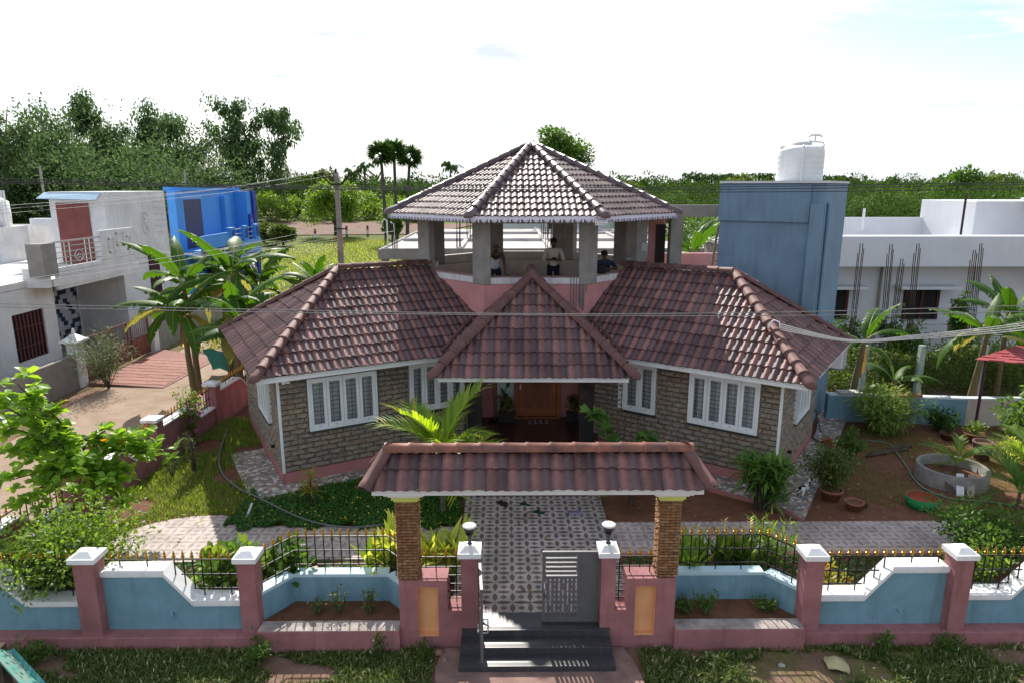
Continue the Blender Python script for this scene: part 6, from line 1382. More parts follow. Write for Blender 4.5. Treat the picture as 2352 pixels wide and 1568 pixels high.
# mango-like trees standing close behind the right house
MG = ((15, 46, 4.9, 3.0), (19.5, 44, 5.2, 3.3), (24, 46, 5.5, 3.4), (28.5, 45, 5.4, 3.6), (33, 44, 5.6, 3.6), (13, 58, 5.2, 3.2), (18, 56, 5.3, 3.5), (24.5, 58, 5.7, 3.8), (31, 57, 5.8, 3.8), (38, 56, 5.9, 4.0), (44, 58, 6.2, 4.3), (21, 70, 5.8, 4), (30, 72, 6.0, 4.3), (40, 71, 6.2, 4.4), (50, 70, 6.4, 4.6))
MG = [(x, y, h + 1.3, R * 1.08) for x, y, h, R in MG]
ORD = ('first', 'second', 'third', 'fourth', 'fifth', 'sixth')
for k, (x, y, h, R) in enumerate(MG):
    rw = 0 if y < 50 else 1 if y < 64 else 2; ix = k - (0, 5, 11)[rw]
    tree('mango_tree', '%s orchard tree from the left in the %s row beyond the right house' % (ORD[ix], ('front', 'middle', 'back')[rw]), 'tree', (x, y, 0), h, (R, R, h * .36), h * .62, 15, R * .5, 7500, .28, G_ORCH if k % 4 else G_MID, 300 + k, LANCE, .2, 'orchard trees behind the right house')
# ---------------- fence posts in the field
for k, (u, v) in enumerate(((624, 549), (678, 552), (725, 556), (797, 547), (845, 545))):
    p = PZ(u, v, 0); T = thing('field_post', '%s of the red and white painted posts along the field edge' % ('leftmost', 'second', 'third', 'fourth', 'rightmost')[k], 'post', tuple(p), 0, 'painted field posts')
    for z0, z1, c, nm in ((0, .5, (.05, .22, .10), 'green_band'), (.501, 1.1, (.7, .7, .68), 'white_band'), (1.101, 1.7, (.45, .08, .06), 'red_band')): MB().box(p.x - .14, p.x + .14, p.y - .14, p.y + .14, z0, z1).build(nm, M('post_' + nm, c, .8), T)
# ---------------- banana plants
BANL = leafmat('banana_leaf', (.024, .068, .009), (.055, .12, .017), .42, .5); BANY = leafmat('banana_leaf_old', (.13, .14, .035), (.22, .19, .055), .5, .5); BANR = M('banana_midrib', (.30, .34, .10), .5)
BANS = M('banana_stem', (.17, .11, .06), .8, .3, 5, col2=(.12, .12, .05), bump=.3)
def banana(label, base, h, leaves, seed, lean=(0, 0), group=None):
    r = random.Random(seed); T = thing('banana_plant', label, 'banana plant', base, 0, group); b = Vector(base); top = b + Vector((lean[0], lean[1], h))
    MB().tube([b, b.lerp(top, .5) + Vector((r.uniform(-.05, .05), 0, 0)), top], [.12, .095, .055], 10).build('stem', BANS, T)
    leaves = leaves + 3 if h > 2.4 else leaves
    for i in range(leaves):
        a = i * 2.4 + r.uniform(-.3, .3); el = r.uniform(.55, 1.35) if i < leaves * .65 else r.uniform(.0, .5); l = r.uniform(1.3, 1.95) * (h / 2.6) ** .5; w = r.uniform(.21, .29)
        d = Vector((cos(a) * cos(el), sin(a) * cos(el), sin(el))); side = Vector((-sin(a), cos(a), 0)); pts = []; p = top - UP * r.uniform(0, .25); pit = el; n = 13; st = (l + .35) / n
        for k in range(n + 1):
            pts.append(p.copy()); p = p + Vector((cos(a) * cos(pit), sin(a) * cos(pit), sin(pit))) * st; pit -= r.uniform(.06, .17) * (1.25 - .45 * el)
        v = []; f = []; tw = r.uniform(-.5, .5); m = MB()
        for s in (-1, 1):
            prev = None
            for k in range(2, n + 1):
                t = (k - 2) / (n - 2); ww = w * (sin(pi * min(1, t * 1.02 + .04)) ** .55 if t < .98 else .08); tg = (pts[min(k + 1, n)] - pts[k - 1]).normalized(); sd = (side * cos(tw) + tg.cross(side) * sin(tw)).normalized(); nm = tg.cross(sd)
                e = pts[k] + sd * s * ww * r.uniform(.92, 1.04) + nm * (-.05 if s > 0 else .05) * s * 0 + Vector((0, 0, -ww * r.uniform(.15, .45))); e2 = pts[k] + (sd * s * ww * .5) + Vector((0, 0, ww * .06))
                cur = (pts[k], e2, e)
                if prev:
                    gap = r.random() < .38
                    if gap: q = [prev[0], cur[0], cur[1] , prev[1], prev[2].lerp(cur[2], .12), cur[2].lerp(prev[2], .3) + Vector((0, 0, -.06))]
                    else: q = [prev[0], cur[0], cur[1], prev[1], prev[2], cur[2]]
                    fs = [(0, 1, 2, 3), (3, 2, 5, 4)]; m.add(q, fs if s < 0 else [x[::-1] for x in fs], True)
                prev = cur
        old = i >= leaves * .8 and r.random() < .7
        lf = m.build('leaf', BANY if old else BANL, T)
        bm = bmesh.new(); bm.from_mesh(lf.data); bmesh.ops.remove_doubles(bm, verts=bm.verts, dist=.0005); bm.to_mesh(lf.data); bm.free()
        MB().tube(pts, [.022 * (1 - .85 * k / n) for k in range(n + 1)], 5).build('midrib', BANR, lf)
    for i in range(3):
        a = r.uniform(0, 6.28); p = top - UP * r.uniform(.2, .5); m = MB(); v = [p + Vector((cos(a) * (.08 + .02 * k), sin(a) * (.08 + .02 * k), -.17 * k)) for k in range(6)]; sd = Vector((-sin(a), cos(a), 0)) * .05
        for q0, q1 in zip(v, v[1:]): m.add([q0 - sd, q1 - sd * r.uniform(.5, 1.5), q1 + sd * r.uniform(.5, 1.5), q0 + sd], [(0, 1, 2, 3)])
        m.build('dry_leaf', DRY, T)
    return T
g = 'banana clump by the lane'
banana('tall banana plant between the lane wall and the left wing corner', (-7.75, 20.4, .3), 2.6, 8, 1, (-.3, .2), g)
banana('leftmost banana plant of the clump over the lane', (-10.9, 23.4, 0), 4.0, 10, 2, (-.2, 0), g); banana('tallest banana plant of the lane clump before the blue house', (-9.6, 23.6, 0), 4.2, 10, 3, (.1, .1), g)
banana('banana plant at the back of the lane clump', (-9.3, 25.0, 0), 3.6, 9, 4, (.2, 0), g); banana('banana plant with torn low leaves near the tiled roof edge', (-8.9, 22.0, .2), 3.0, 9, 5, (.1, -.1), g)
banana('banana plant with drooping leaves nearest the dirt lane', (-10.7, 22.6, 0), 3.2, 10, 13, (-.1, -.1), g); banana('banana plant half hidden behind the lane clump', (-10.6, 25.5, 0), 4.0, 9, 14, (0, 0), g)
banana('banana plant in the field behind the left wing ridge', (-9.6, 34, 0), 2.6, 9, 6, (.1, 0)); banana('young banana plant peeping over the left wing ridge', (-6.6, 24.5, 0), 3.1, 5, 7, (.1, 0))
banana('slim banana plant with one bright upright leaf behind the low blue wall', (10.9, 20.6, .3), 2.3, 6, 8, (.25, 0)); banana('small banana plant left of the bamboo bush behind the low wall', (12.0, 20.2, .3), 1.1, 6, 9, (0, 0))
banana('large banana plant with broad leaves near the red roofed shelter', (14.75, 20.7, .3), 2.5, 9, 10, (.35, .1)); banana('banana plant at the right edge behind the shelter', (17.0, 22.6, .2), 2.7, 8, 11, (0, 0)); banana('banana plant seen through the terrace opening', (8.2, 30, 0), 4.3, 6, 12, (0, 0))
# one upright sunlit leaf on the slim plant comes from its youngest leaf: nothing more to add
# ---------------- leafy almond tree in the left foreground
ALM = leafmat('almond_leaf', (.10, .19, .025), (.25, .37, .06), .55, .4, (.35, .14, .03), .985)
def almond():
    r = random.Random(21); rng = np.random.default_rng(21); T = thing('almond_tree', 'young tree with big bright green leaves in the left foreground', 'tree', (-8.5, 13.6, .3)); m = MB(); P = []; D = []
    b = Vector((-8.45, 13.2, .3)); m.tube([b, b + Vector((-.1, -.1, 1.1)), b + Vector((-.15, -.3, 2.0))], [.07, .055, .04], 8)
    def br(p, e, r0): md = p.lerp(e, .5) + Vector((r.uniform(-.1, .1), r.uniform(-.1, .1), .08)); m.tube([p, md, e], [r0, r0 * .7, r0 * .35], 6); return [p.lerp(md, .6), md, md.lerp(e, .5), e]
    hub = b + Vector((-.1, -.15, 1.35)); ends = []
    for e in ((60, 935, 12.2), (20, 980, 11.7), (60, 1030, 11.9), (120, 1060, 12.4), (150, 1010, 12.8), (205, 1075, 12.6), (255, 1020, 13.2), (300, 1085, 12.8), (340, 1040, 13.3), (220, 1130, 12.2), (280, 1150, 12.4), (120, 1130, 11.9), (30, 1100, 11.6), (90, 985, 12.0), (180, 1120, 12.9), (330, 1010, 13.4), (40, 880, 12.0), (70, 900, 12.3), (10, 930, 11.8), (25, 1040, 11.5), (240, 1085, 12.7), (375, 1040, 13.6), (160, 1060, 12.2), (60, 1150, 11.4)):
        p = PY(*e); ends += br(hub + Vector((0, 0, r.uniform(-.2, .6))), p, .028)[1:]
    for p in ends:
        for q in range(4):
            c = np.array(p) + rng.normal(0, .12, 3); n = r.randint(6, 10)
            for k in range(n): a = k * 2.4 + r.random(); el = r.uniform(-.35, .75); P.append(c); D.append((cos(a) * cos(el), sin(a) * cos(el), sin(el)))
    m.build('trunk', BARK, T); P = np.array(P); scatter('crown', LEAFB, P, np.array(D), .21 * (.65 + .6 * rng.random(len(P))), ALM, T, rng=rng)
almond()
# ---------------- shrubs
STEM = M('green_stem', (.10, .10, .04), .8)
FLW = {}
def shrub(name, label, cat, base, R, h, nst, nleaf, ls, mat, seed, tmpl=LEAF2, flower=None, nfl=0, fs=.05, low=.15, group=None, lean=(0, 0), up=.2, wid=None):
    r = random.Random(seed); rng = np.random.default_rng(seed); T = thing(name, label, cat, base, 0, group); b = Vector(base); m = MB(); cs = []
    for i in range(nst):
        a = r.uniform(0, 2 * pi); q = sqrt(r.random()); e = b + Vector((cos(a) * R * q + lean[0], sin(a) * R * q + lean[1], h * r.uniform(.65, 1.) * (1 - .35 * q))); md = b.lerp(e, .5) + Vector((r.uniform(-.05, .05), r.uniform(-.05, .05), .1 * h))
        m.tube([b + Vector((r.uniform(-.04, .04), r.uniform(-.04, .04), 0)), md, e], [.014, .01, .004], 5); cs += [tuple(b.lerp(md, .5 + .5 * low)), tuple(md), tuple(md.lerp(e, .5)), tuple(e)]
    m.build('stem', STEM if h < 1.2 else BARK, T); p, d = cloud(rng, np.array(cs), R * .32, nleaf, .9, .1); p[:, 2] = np.maximum(p[:, 2], b.z + .03)
    scatter('foliage', tmpl, p, d + rng.normal(0, .4, d.shape) + [0, 0, up], ls * (.6 + .7 * rng.random(nleaf)), mat, T, rng=rng, wid=wid)
    if flower is not None:
        k = rng.integers(0, nleaf, nfl); pf = p[k] + d[k] * R * .12; o = scatter('flower', FLOWER, pf, rvec(rng, nfl) * [1, 1, .3], fs, flower, T, rng=rng)
        if nfl > 12: o['kind'] = 'stuff'
    return T
PURP = M('lilac_petal', (.42, .28, .55), .6); PINKF = M('pink_petal', (.65, .15, .32), .6); MAGF = M('magenta_petal', (.38, .06, .20), .6); YELF = M('yellow_petal', (.75, .50, .03), .6); REDF = M('red_leaf', (.40, .06, .07), .6); CRMF = M('cream_petal', (.75, .62, .25), .6); WPINK = M('pale_pink_petal', (.70, .38, .42), .6)
shrub('flowering_shrub', 'sprawling shrub with lilac flowers hanging over the front wall at left', 'shrub', (-7.6, 10.75, .3), 1.3, 1.8, 40, 9500, .09, G_LITE, 31, flower=PURP, nfl=60, fs=.06, up=.1)
shrub('flowering_shrub', 'low branches of the lilac shrub lying on the left wall coping', 'shrub', (-7.35, 10.2, .8), .55, .7, 12, 1300, .08, G_OLIVE, 32)
shrub('climbing_shrub', 'tall thin shrub with magenta flowers against the lane wall', 'shrub', (-8.55, 17.6, .3), .35, 2.3, 9, 900, .075, G_LITE, 33, flower=MAGF, nfl=22, fs=.11)
shrub('feathery_shrub', 'feathery grey-green shrub by the white house gate', 'shrub', (-14.6, 24.2, 0), 1.1, 2.6, 22, 3200, .16, leafmat('leaf_greygreen', (.06, .09, .04), (.12, .15, .07), .3), 34, BLADE)
for k, (x, y, h_) in enumerate(((-7.9, 16.2, 1.2), (-8.15, 15.6, 1.0), (-7.75, 15.9, 1.35))): shrub('spindly_plant', ('spindly pale plant by the lane wall, left of three', 'spindly pale plant by the lane wall, tallest in the middle', 'spindly pale plant by the lane wall, right of three')[(1, 0, 2)[k]] if False else ('spindly pale plant at the lane wall, shorter, farther back', 'spindly pale plant at the lane wall, shortest, nearest the gate', 'spindly pale plant at the lane wall, tallest')[k], 'plant', (x, y, .3), .3, h_, 5, 160, .09, G_OLIVE, 35 + k, BLADE)
# areca palm beside the drive
def areca(label, base, h, nf, L_, seed, mat, name='areca_palm', spread=1., th=.05):
    r = random.Random(seed); rng = np.random.default_rng(seed); T = thing(name, label, 'palm', base, 0); b = Vector(base); top = b + UP * h
    MB().tube([b, b + UP * h * .5, top], [th * 1.1, th, th * .8], 10).build('trunk', M('ringed_trunk', (.16, .13, .10), .8, .3, 18), T)
    for i in range(nf):
        a = i * 2.4 + r.uniform(-.3, .3); pit = r.uniform(.45, 1.4) if i < nf * .75 else r.uniform(-.1, .4); p = top.copy(); pts = []; n = 9; l = L_ * r.uniform(.75, 1.1)
        for k in range(n + 1): pts.append(p.copy()); p = p + Vector((cos(a) * cos(pit), sin(a) * cos(pit), sin(pit))) * l / n; pit -= .1 * spread
        P = []; D = []; SZ = []; sd = Vector((-sin(a), cos(a), 0))
        for k in range(2, n + 1):
            t = k / n; tg = (pts[k] - pts[k - 1]).normalized()
            for q in (0, .5):
                for s in (-1, 1): P.append(pts[k].lerp(pts[k - 1], q)); D.append(tuple(tg * .75 + sd * s * .62 + UP * r.uniform(.0, .3))); SZ.append(l * .42 * (1.05 - .5 * abs(t - .45)))
        fr = MB().tube(pts, [.012 * (1 - .7 * k / n) for k in range(n + 1)], 5).build('frond', BANR, T); scatter('leaflet', BLADE, P, D, np.array(SZ), mat, fr, wid=.95)
    return T
areca('bright areca palm standing beside the drive left of the porch', (-1.37, 13.62, .3), 1.35, 13, 1.5, 41, leafmat('areca_leaf', (.10, .20, .02), (.26, .33, .05), .5, c3=(.5, .36, .04), p3=.93), th=.055)
areca('small dark palm beside the concrete ring planter', (10.95, 13.4, .3), .55, 11, 1.1, 42, G_MID, 'small_palm', 1.2, .04); areca('young yellowing palm growing inside the concrete ring', (10.9, 15.35, .4), .25, 7, .8, 43, G_LITE, 'small_palm', 1.3, .04); areca('yellow-green palm at the right side of the concrete ring', (12.1, 14.6, .3), .6, 9, 1.3, 44, G_LITE, 'small_palm', 1.3, .04)
# fishtail palm right of the drive
def fishtail():
    r = random.Random(5); T = thing('fishtail_palm', 'fishtail palm with ragged leaflets at the right of the porch', 'palm', (2.75, 14.0, .3)); b = Vector((2.75, 14.0, .3)); P = []; D = []; SZ = []
    MB().tube([b, b + Vector((.02, 0, .7))], [.06, .045], 8).build('trunk', BARK, T)
    rng = np.random.default_rng(5)
    for (tx, ty, tz) in ((-.95, -.1, 2.25), (-.55, -.35, 1.2), (.8, .3, 1.3), (.45, .5, 1.5), (-.75, -.5, .6), (.4, -.45, .75), (.2, .6, 1.1)):
        e = b + Vector((tx, ty, tz)); md = b.lerp(e, .5) + Vector((0, 0, .35)); pts = [b + UP * .5, md, md.lerp(e, .6) + UP * .12, e]; MB().tube(pts, [.02, .014, .01, .004], 5).build('frond', STEM, T)
        for k in range(46):
            t = .25 + .75 * k / 45; q = t * 3; i = min(int(q), 2); p = pts[i].lerp(pts[i + 1], q - i); P.append(p); a = r.uniform(0, 6.28); D.append((cos(a), sin(a), r.uniform(-.5, .4))); SZ.append(r.uniform(.2, .32))
    FISH = T_([(0, 0, 0), (.5, .28, .04), (.85, .42, -.05), (.8, .15, .02), (1, .0, -.04), (.82, -.18, .02), (.8, -.40, -.05), (.45, -.25, .04)], [(0, 7, 6, 5), (0, 5, 4, 3), (0, 3, 2, 1)])
    scatter('leaflet', FISH, P, D, np.array(SZ), G_MID, T, rng=rng)
fishtail()
# strap-leaved clumps
def strap(name, label, base, n, l, mat, seed, tmpl=BLADE, el=(.4, 1.4), stems=0, hgt_=0., wid=1.5, cat='plant', spread=.08, group=None):
    r = random.Random(seed); rng = np.random.default_rng(seed); T = thing(name, label, cat, base, 0, group); b = Vector(base); P = []; D = []
    heads = [b] if not stems else []
    m = MB()
    for i in range(stems):
        a = r.uniform(0, 6.28); q = r.uniform(0, spread * 3); e = b + Vector((cos(a) * q, sin(a) * q, hgt_ * r.uniform(.35, 1))); m.tube([b + Vector((cos(a) * q * .4, sin(a) * q * .4, 0)), b.lerp(e, .5), e], [.018, .014, .01], 5); heads.append(e)
    if stems: m.build('stem', BARK, T)
    for hd in heads:
        for i in range(n): a = i * 2.4 + r.random(); e_ = r.uniform(*el); P.append((hd.x + r.uniform(-spread, spread), hd.y + r.uniform(-spread, spread), hd.z + (r.uniform(-.12, .05) if stems else 0))); D.append((cos(a) * cos(e_), sin(a) * cos(e_), sin(e_)))
    scatter('foliage', tmpl, P, D, l * (.7 + .5 * rng.random(len(P))), mat, T, rng=None, wid=wid); return T
CROT = leafmat('croton_leaf', (.16, .18, .03), (.34, .27, .06), .4, c3=(.35, .12, .05), p3=.85)
strap('dracaena_clump', 'dark bushy dracaena before the right wing corner', (5.6, 13.75, .3), 30, .36, leafmat('dracaena_leaf', (.04, .10, .02), (.12, .20, .04), .35), 51, LANCE, (-.7, 1.2), 34, 1.15, .8, 'shrub', .14)
strap('croton_plant', 'yellow-green croton standing in the ground cover at left', (-4.34, 14.06, .3), 14, .30, CROT, 52, LANCE, (-.5, 1.2), 6, .75, .6, 'plant', .07)
strap('turmeric_clump', 'pale yellow broad-leaved clump left of the stone gate pillar', (-2.05, 11.15, .3), 9, .55, G_YEL, 53, LANCE, (.5, 1.5), 14, .65, 1.2, 'plant', .14)
strap('turmeric_clump', 'pale yellow broad-leaved clump right of the left stone gate pillar', (-1.1, 11.0, .3), 9, .6, G_YEL, 54, LANCE, (.6, 1.5), 9, .75, 1.2, 'plant', .11)
strap('heliconia_clump', 'heliconia clump behind the right planter railing, left part', (3.2, 11.1, .3), 40, .62, leafmat('heliconia_leaf', (.10, .20, .03), (.28, .36, .07), .45), 55, LANCE, (.9, 1.5), 3, .3, 1., 'plant', .12)
strap('heliconia_clump', 'heliconia clump behind the right planter railing, right part', (4.15, 11.15, .3), 34, .62, G_LITE, 56, LANCE, (.9, 1.5), 3, .3, 1., 'plant', .12)
hr = random.Random(9)
for k in range(7):
    x, y = 2.75 + k * .27 + hr.uniform(-.05, .05), 11.1 + hr.uniform(-.1, .2); T = thing('heliconia_flower', '%s red and yellow heliconia flower spike behind the right planter' % ('first', 'second', 'third', 'fourth', 'fifth', 'sixth', 'seventh')[k], 'flower', (x, y, .3), 0, 'heliconia flower spikes'); h_ = hr.uniform(.7, 1.0)
    MB().tube([(x, y, .3), (x + .03, y, .3 + h_)], .008, 5).build('stalk', STEM, T); P = []; D = []
    for q in range(7): P.append((x + .03, y, .3 + h_ + q * .03)); D.append(((-1) ** q * .7, .1, .9))
    scatter('bract', LANCE, P, D, .11, M('bract_red', (.45, .10, .06), .6) if k % 2 else CRMF, T, wid=1.4)
shrub('frangipani_shrub', 'low shrub with thick leaves and pink flower heads behind the left wall', 'shrub', (-4.75, 10.65, .3), .6, 1.0, 20, 1300, .17, leafmat('frangipani_leaf', (.07, .15, .03), (.20, .25, .05), .4), 57, LEAFB, WPINK, 12, .10, up=.5)
shrub('frangipani_shrub', 'second thick-leaved shrub beside the left planter railing', 'shrub', (-3.75, 10.85, .3), .45, .9, 14, 800, .16, G_MID, 58, LEAFB, WPINK, 5, .1, up=.5)
shrub('oleander', 'thin oleander with pink flowers behind the right front pillar', 'shrub', (4.75, 11.0, .3), .42, 1.5, 9, 420, .17, G_LITE, 59, BLADE, PINKF, 7, .07, up=.5, wid=2)
shrub('croton_shrub', 'yellow croton hedge behind the railing right of the right pillar', 'shrub', (5.6, 10.6, .3), .5, .5, 14, 700, .09, CROT, 60, LEAF2)
shrub('glossy_shrub', 'large glossy green shrub at the right end of the front path', 'shrub', (8.9, 11.45, .3), 1.0, 1.35, 24, 5200, .085, G_MID, 61, LEAF2)
shrub('glossy_shrub', 'glossy shrub hanging over the last wall panel at the right edge', 'shrub', (8.0, 10.5, .3), .45, 1.2, 14, 1300, .085, G_LITE, 62)
shrub('garden_bush', 'loose bush in a pot beside the right walkway', 'shrub', (7.35, 14.3, .5), .6, 1.2, 22, 2600, .085, G_OLIVE, 63)
shrub('garden_bush', 'upright feathery bush behind the potted bush on the right', 'shrub', (8.9, 16.6, .3), .35, .9, 12, 900, .09, G_MID, 64)
T = shrub('bamboo_bush', 'rounded bamboo-like bush before the low blue wall', 'shrub', (10.9, 18.5, .3), .95, 1.5, 40, 3200, .2, leafmat('bamboo_leaf', (.07, .13, .025), (.19, .24, .06), .4), 65, LANCE, up=-.2, wid=.8)
shrub('garden_plant', 'dark low plants along the foot of the low blue wall', 'plant', (12.6, 18.7, .3), .5, .8, 14, 900, .10, G_DARK, 66)
shrub('hibiscus_tree', 'leafy hibiscus with broad leaves before the red roofed shelter', 'tree', (13.9, 17.3, .3), .75, 2.0, 24, 1900, .15, leafmat('hibiscus_leaf', (.05, .11, .02), (.13, .20, .05), .4), 67, LEAFB, low=.6)
shrub('red_coleus', 'small red-leaved plant by the right walkway', 'plant', (8.65, 17.3, .3), .2, .35, 7, 130, .1, leafmat('coleus_leaf', (.30, .04, .05), (.45, .09, .08), .4), 68, LEAF2)
shrub('marigold_bed', 'yellow flowering plants in pots at the right edge of the yard', 'plant', (13.0, 16.3, .3), .5, .6, 14, 800, .10, G_YEL, 69, LEAFB)
shrub('marigold_bed', 'second yellow-leaved plant at the right frame edge', 'plant', (13.7, 15.6, .3), .4, .55, 12, 600, .10, G_YEL, 70, LEAFB)
for k, (x, y, h_, lb) in enumerate(((-3.15, 10.02, .35, 'sparse weed at the left end of the left planter'), (-2.75, 10.05, .6, 'tallest thorny stem in the left planter'), (-2.3, 10.05, .55, 'thin branching stem in the right of the left planter'), (3.0, 10.02, .35, 'dark plant in the left corner of the right planter'), (3.3, 9.98, .5, 'largest leafy plant in the right planter'), (4.3, 10.05, .3, 'small leafy plant at the right end of the right planter'))):
    shrub('planter_plant', lb, 'plant', (x, y, .34), .17 if k < 3 else .2, h_, 7, 130 if k < 3 else 260, .055, G_OLIVE if k < 3 else G_MID, 80 + k)
# vines on the rebar, fence and weeds at the right
for k, (u, v, w_, h_) in enumerate(((1948, 690, .8, 2.6), (2080, 690, .9, 2.6), (2208, 690, .3, 3.9))):
    p = PY(u, v, 25.0); shrub('vine_column', ('leafy vine heaped on the leftmost rebar', 'leafy vine heaped on the middle rebar', 'thin vine climbing the tall rebar near the banana')[k], 'vine', (p.x, 25.0, .2), w_, h_, 18, 1900, .14, G_MID, 90 + k, LEAFB)
VF = thing('vine_fence', 'wire fence overgrown with vines behind the low blue wall', 'fence', (14, 22.8, 0)); rng = np.random.default_rng(7); n = 9000
px_ = np.column_stack([rng.uniform(10.6, 20, n), 22.8 + rng.normal(0, .16, n), 1.75 * rng.random(n) ** .7]); px_[:, 2] += .18 * np.sin(px_[:, 0] * 1.7)
scatter('foliage', LEAF2, px_, rvec(rng, n) + [0, -.3, -.2], .11 * (.6 + .8 * rng.random(n)), G_OLIVE, VF, rng=rng)
for k, u in enumerate((12.24, 14.19, 16.33)): MB().box(u - .09, u + .09, 22.45, 22.62, 0, 1.95).build('post', M('painted_post', (.5, .5, .48), .85, .25, 3, col2=(.14, .30, .24)), VF)
rng = np.random.default_rng(8); P = []; D = []
for i in range(60):
    x, y = rng.uniform(10.5, 23), rng.uniform(23.4, 26.8); h = rng.uniform(.6, 1.7); cs = crown_centers(rng, (x, y, h * .5), (.7, .7, h * .5), 6, -.8); p, d = cloud(rng, cs, .35, 330, .9, .2); P.append(p); D.append(d + rng.normal(0, .5, d.shape))
tag(scatter('weeds', LEAF2, np.vstack(P), np.vstack(D), .13, G_LITE, rng=rng), 'mass of tall weeds in the plot before the right house', 'weeds', None, 'stuff')
P = []; D = []; SZ = []
for i in range(70):
    x, y = rng.uniform(-13.5, -7.5), rng.uniform(30, 36); h = rng.uniform(.5, 2.2) if x > -12.5 else 1.0; cs = crown_centers(rng, (x, y, h * .5), (.6, .6, h * .5), 6, -.8); p, d = cloud(rng, cs, .35, 200, .9, .2); P.append(p); D.append(d + rng.normal(0, .5, d.shape))
tag(scatter('weeds', LEAF2, np.vstack(P), np.vstack(D), .15, G_MID, rng=rng), 'bushy weeds behind the left wing near the blue house', 'weeds', None, 'stuff')
# ---------------- ground cover, lawn and verge
def grassy(name, label, cat, pos, mat, l, seed, el=(.6, 1.5), tmpl=BLADE, wid=1.):
    rng = np.random.default_rng(seed); n = len(pos); a = rng.uniform(0, 2 * pi, n); e = rng.uniform(el[0], el[1], n); D = np.column_stack([np.cos(a) * np.cos(e), np.sin(a) * np.cos(e), np.sin(e)])
    return tag(scatter(name, tmpl, pos, D, l * (.5 + rng.random(n)), mat, wid=wid), label, cat, None, 'stuff')
rng = np.random.default_rng(9)
def area(n, x0, x1, y0, y1, z, ok): p = np.column_stack([rng.uniform(x0, x1, n), rng.uniform(y0, y1, n)]); m = np.array([ok(a, b) for a, b in p]); p = p[m]; return np.column_stack([p, np.full(len(p), z)])
wkL = [(p.x, p.y) for p in (WL + nL * .6 + aL * 6, WL + nL * .6 - aL * .7, WL - aL * .75 - nL * 3, WL - nL * 3 + aL * 6)]
edge = lambda x: 13.0 + .12 * sin(x * 5) + .08 * sin(x * 13)
cov = lambda x, y: not inpoly((x, y), wkL) and y > edge(x) and x < -1.0 + .08 * sin(y * 7)
p = area(46000, -5.9, -1.0, 12.8, 15.6, .31, cov); p[:, 2] += .07 * rng.random(len(p)); COVG = leafmat('cover_leaf', (.025, .075, .012), (.06, .14, .025), .3)
grassy('ground_cover', 'dense dark green ground cover with yellow flowers left of the drive', 'ground cover', p, COVG, .065, 10, (-.2, .8), LEAF2)
p = area(210, -6.6, -1.0, 12.9, 15.4, .40, cov); tag(scatter('yellow_flowers', FLOWER, p, rvec(rng, len(p)) * [1, 1, .2], .036, YELF, rng=rng), 'tiny yellow flowers dotted over the ground cover', 'flowers', None, 'stuff')
circ = lambda x, y: (x + 6.2) ** 2 / 2.6 + (y - 12.35) ** 2 / 1.55 > 1 and not inpoly((x, y), left)
lw = lambda x, y: not inpoly((x, y), wkL) and circ(x, y) and x > -9.0 + (y - 10) * .045 and not (x > -5.6 and y > 13 and False)
p = area(52000, -9.1, -5.3, 10.1, 20, .30, lambda x, y: lw(x, y) and (x < -5.5) and sin(x * 2.1) * sin(y * 1.7) > -.65); grassy('lawn', 'sunlit green lawn between the lane wall and the curved path', 'grass', p, leafmat('grass_blade', (.085, .15, .02), (.22, .27, .06), .45), .10, 11, wid=1.2)
p = area(9000, -9, -.95, 10.1, 11.7, .30, lambda x, y: not inpoly((x, y), left)); grassy('ground_cover', 'green cover between the left wall and the path', 'ground cover', p, COVG, .07, 12, (-.1, .9), LEAF2)
p = area(7000, 2.2, 8.5, 10.1, 11.85, .30, lambda x, y: True); grassy('ground_cover', 'green cover between the right wall and the path', 'ground cover', p, COVG, .07, 13, (-.1, .9), LEAF2)
nz = lambda x, y: sin(x * 1.3 + .5) * sin(y * 1.1) + .5 * sin(x * 3.1) * sin(y * 2.7 + 1)
p = area(34000, 7.2, 15, 13.3, 19, .30, lambda x, y: nz(x, y) > -.05 or (y > 15.5 and x > 10 and nz(x, y) > -.35)); grassy('lawn', 'thin patchy grass on the red soil of the right yard', 'grass', p, leafmat('grass_blade2', (.08, .12, .02), (.20, .22, .05), .4), .065, 14)
p = area(90000, -8.5, 8.5, 8.0, 9.57, .0, lambda x, y: not (-1.15 < x < 2.1) and (nz(x * 1.2, y * 3) > (-.55 if x < 0 else .1) or y > 9.45 and rng.random() < .4)); grassy('verge_weeds', 'weedy grass on the roadside verge before the front wall', 'weeds', p, leafmat('verge_leaf', (.045, .085, .02), (.13, .15, .045), .35, c3=(.40, .36, .22), p3=.9), .085, 15, (.1, 1.4), LANCE)
p = area(420, -8.5, 8.5, 8.05, 9.5, .06, lambda x, y: not (-1.15 < x < 2.1) and nz(x * 1.2, y * 3) > 0); p[:, 2] += .12 * rng.random(len(p)); grassy('seed_heads', 'pale seed heads standing in the verge weeds', 'weeds', p, M('seed_head', (.5, .46, .34), .9), .05, 16, (.8, 1.5), LANCE)
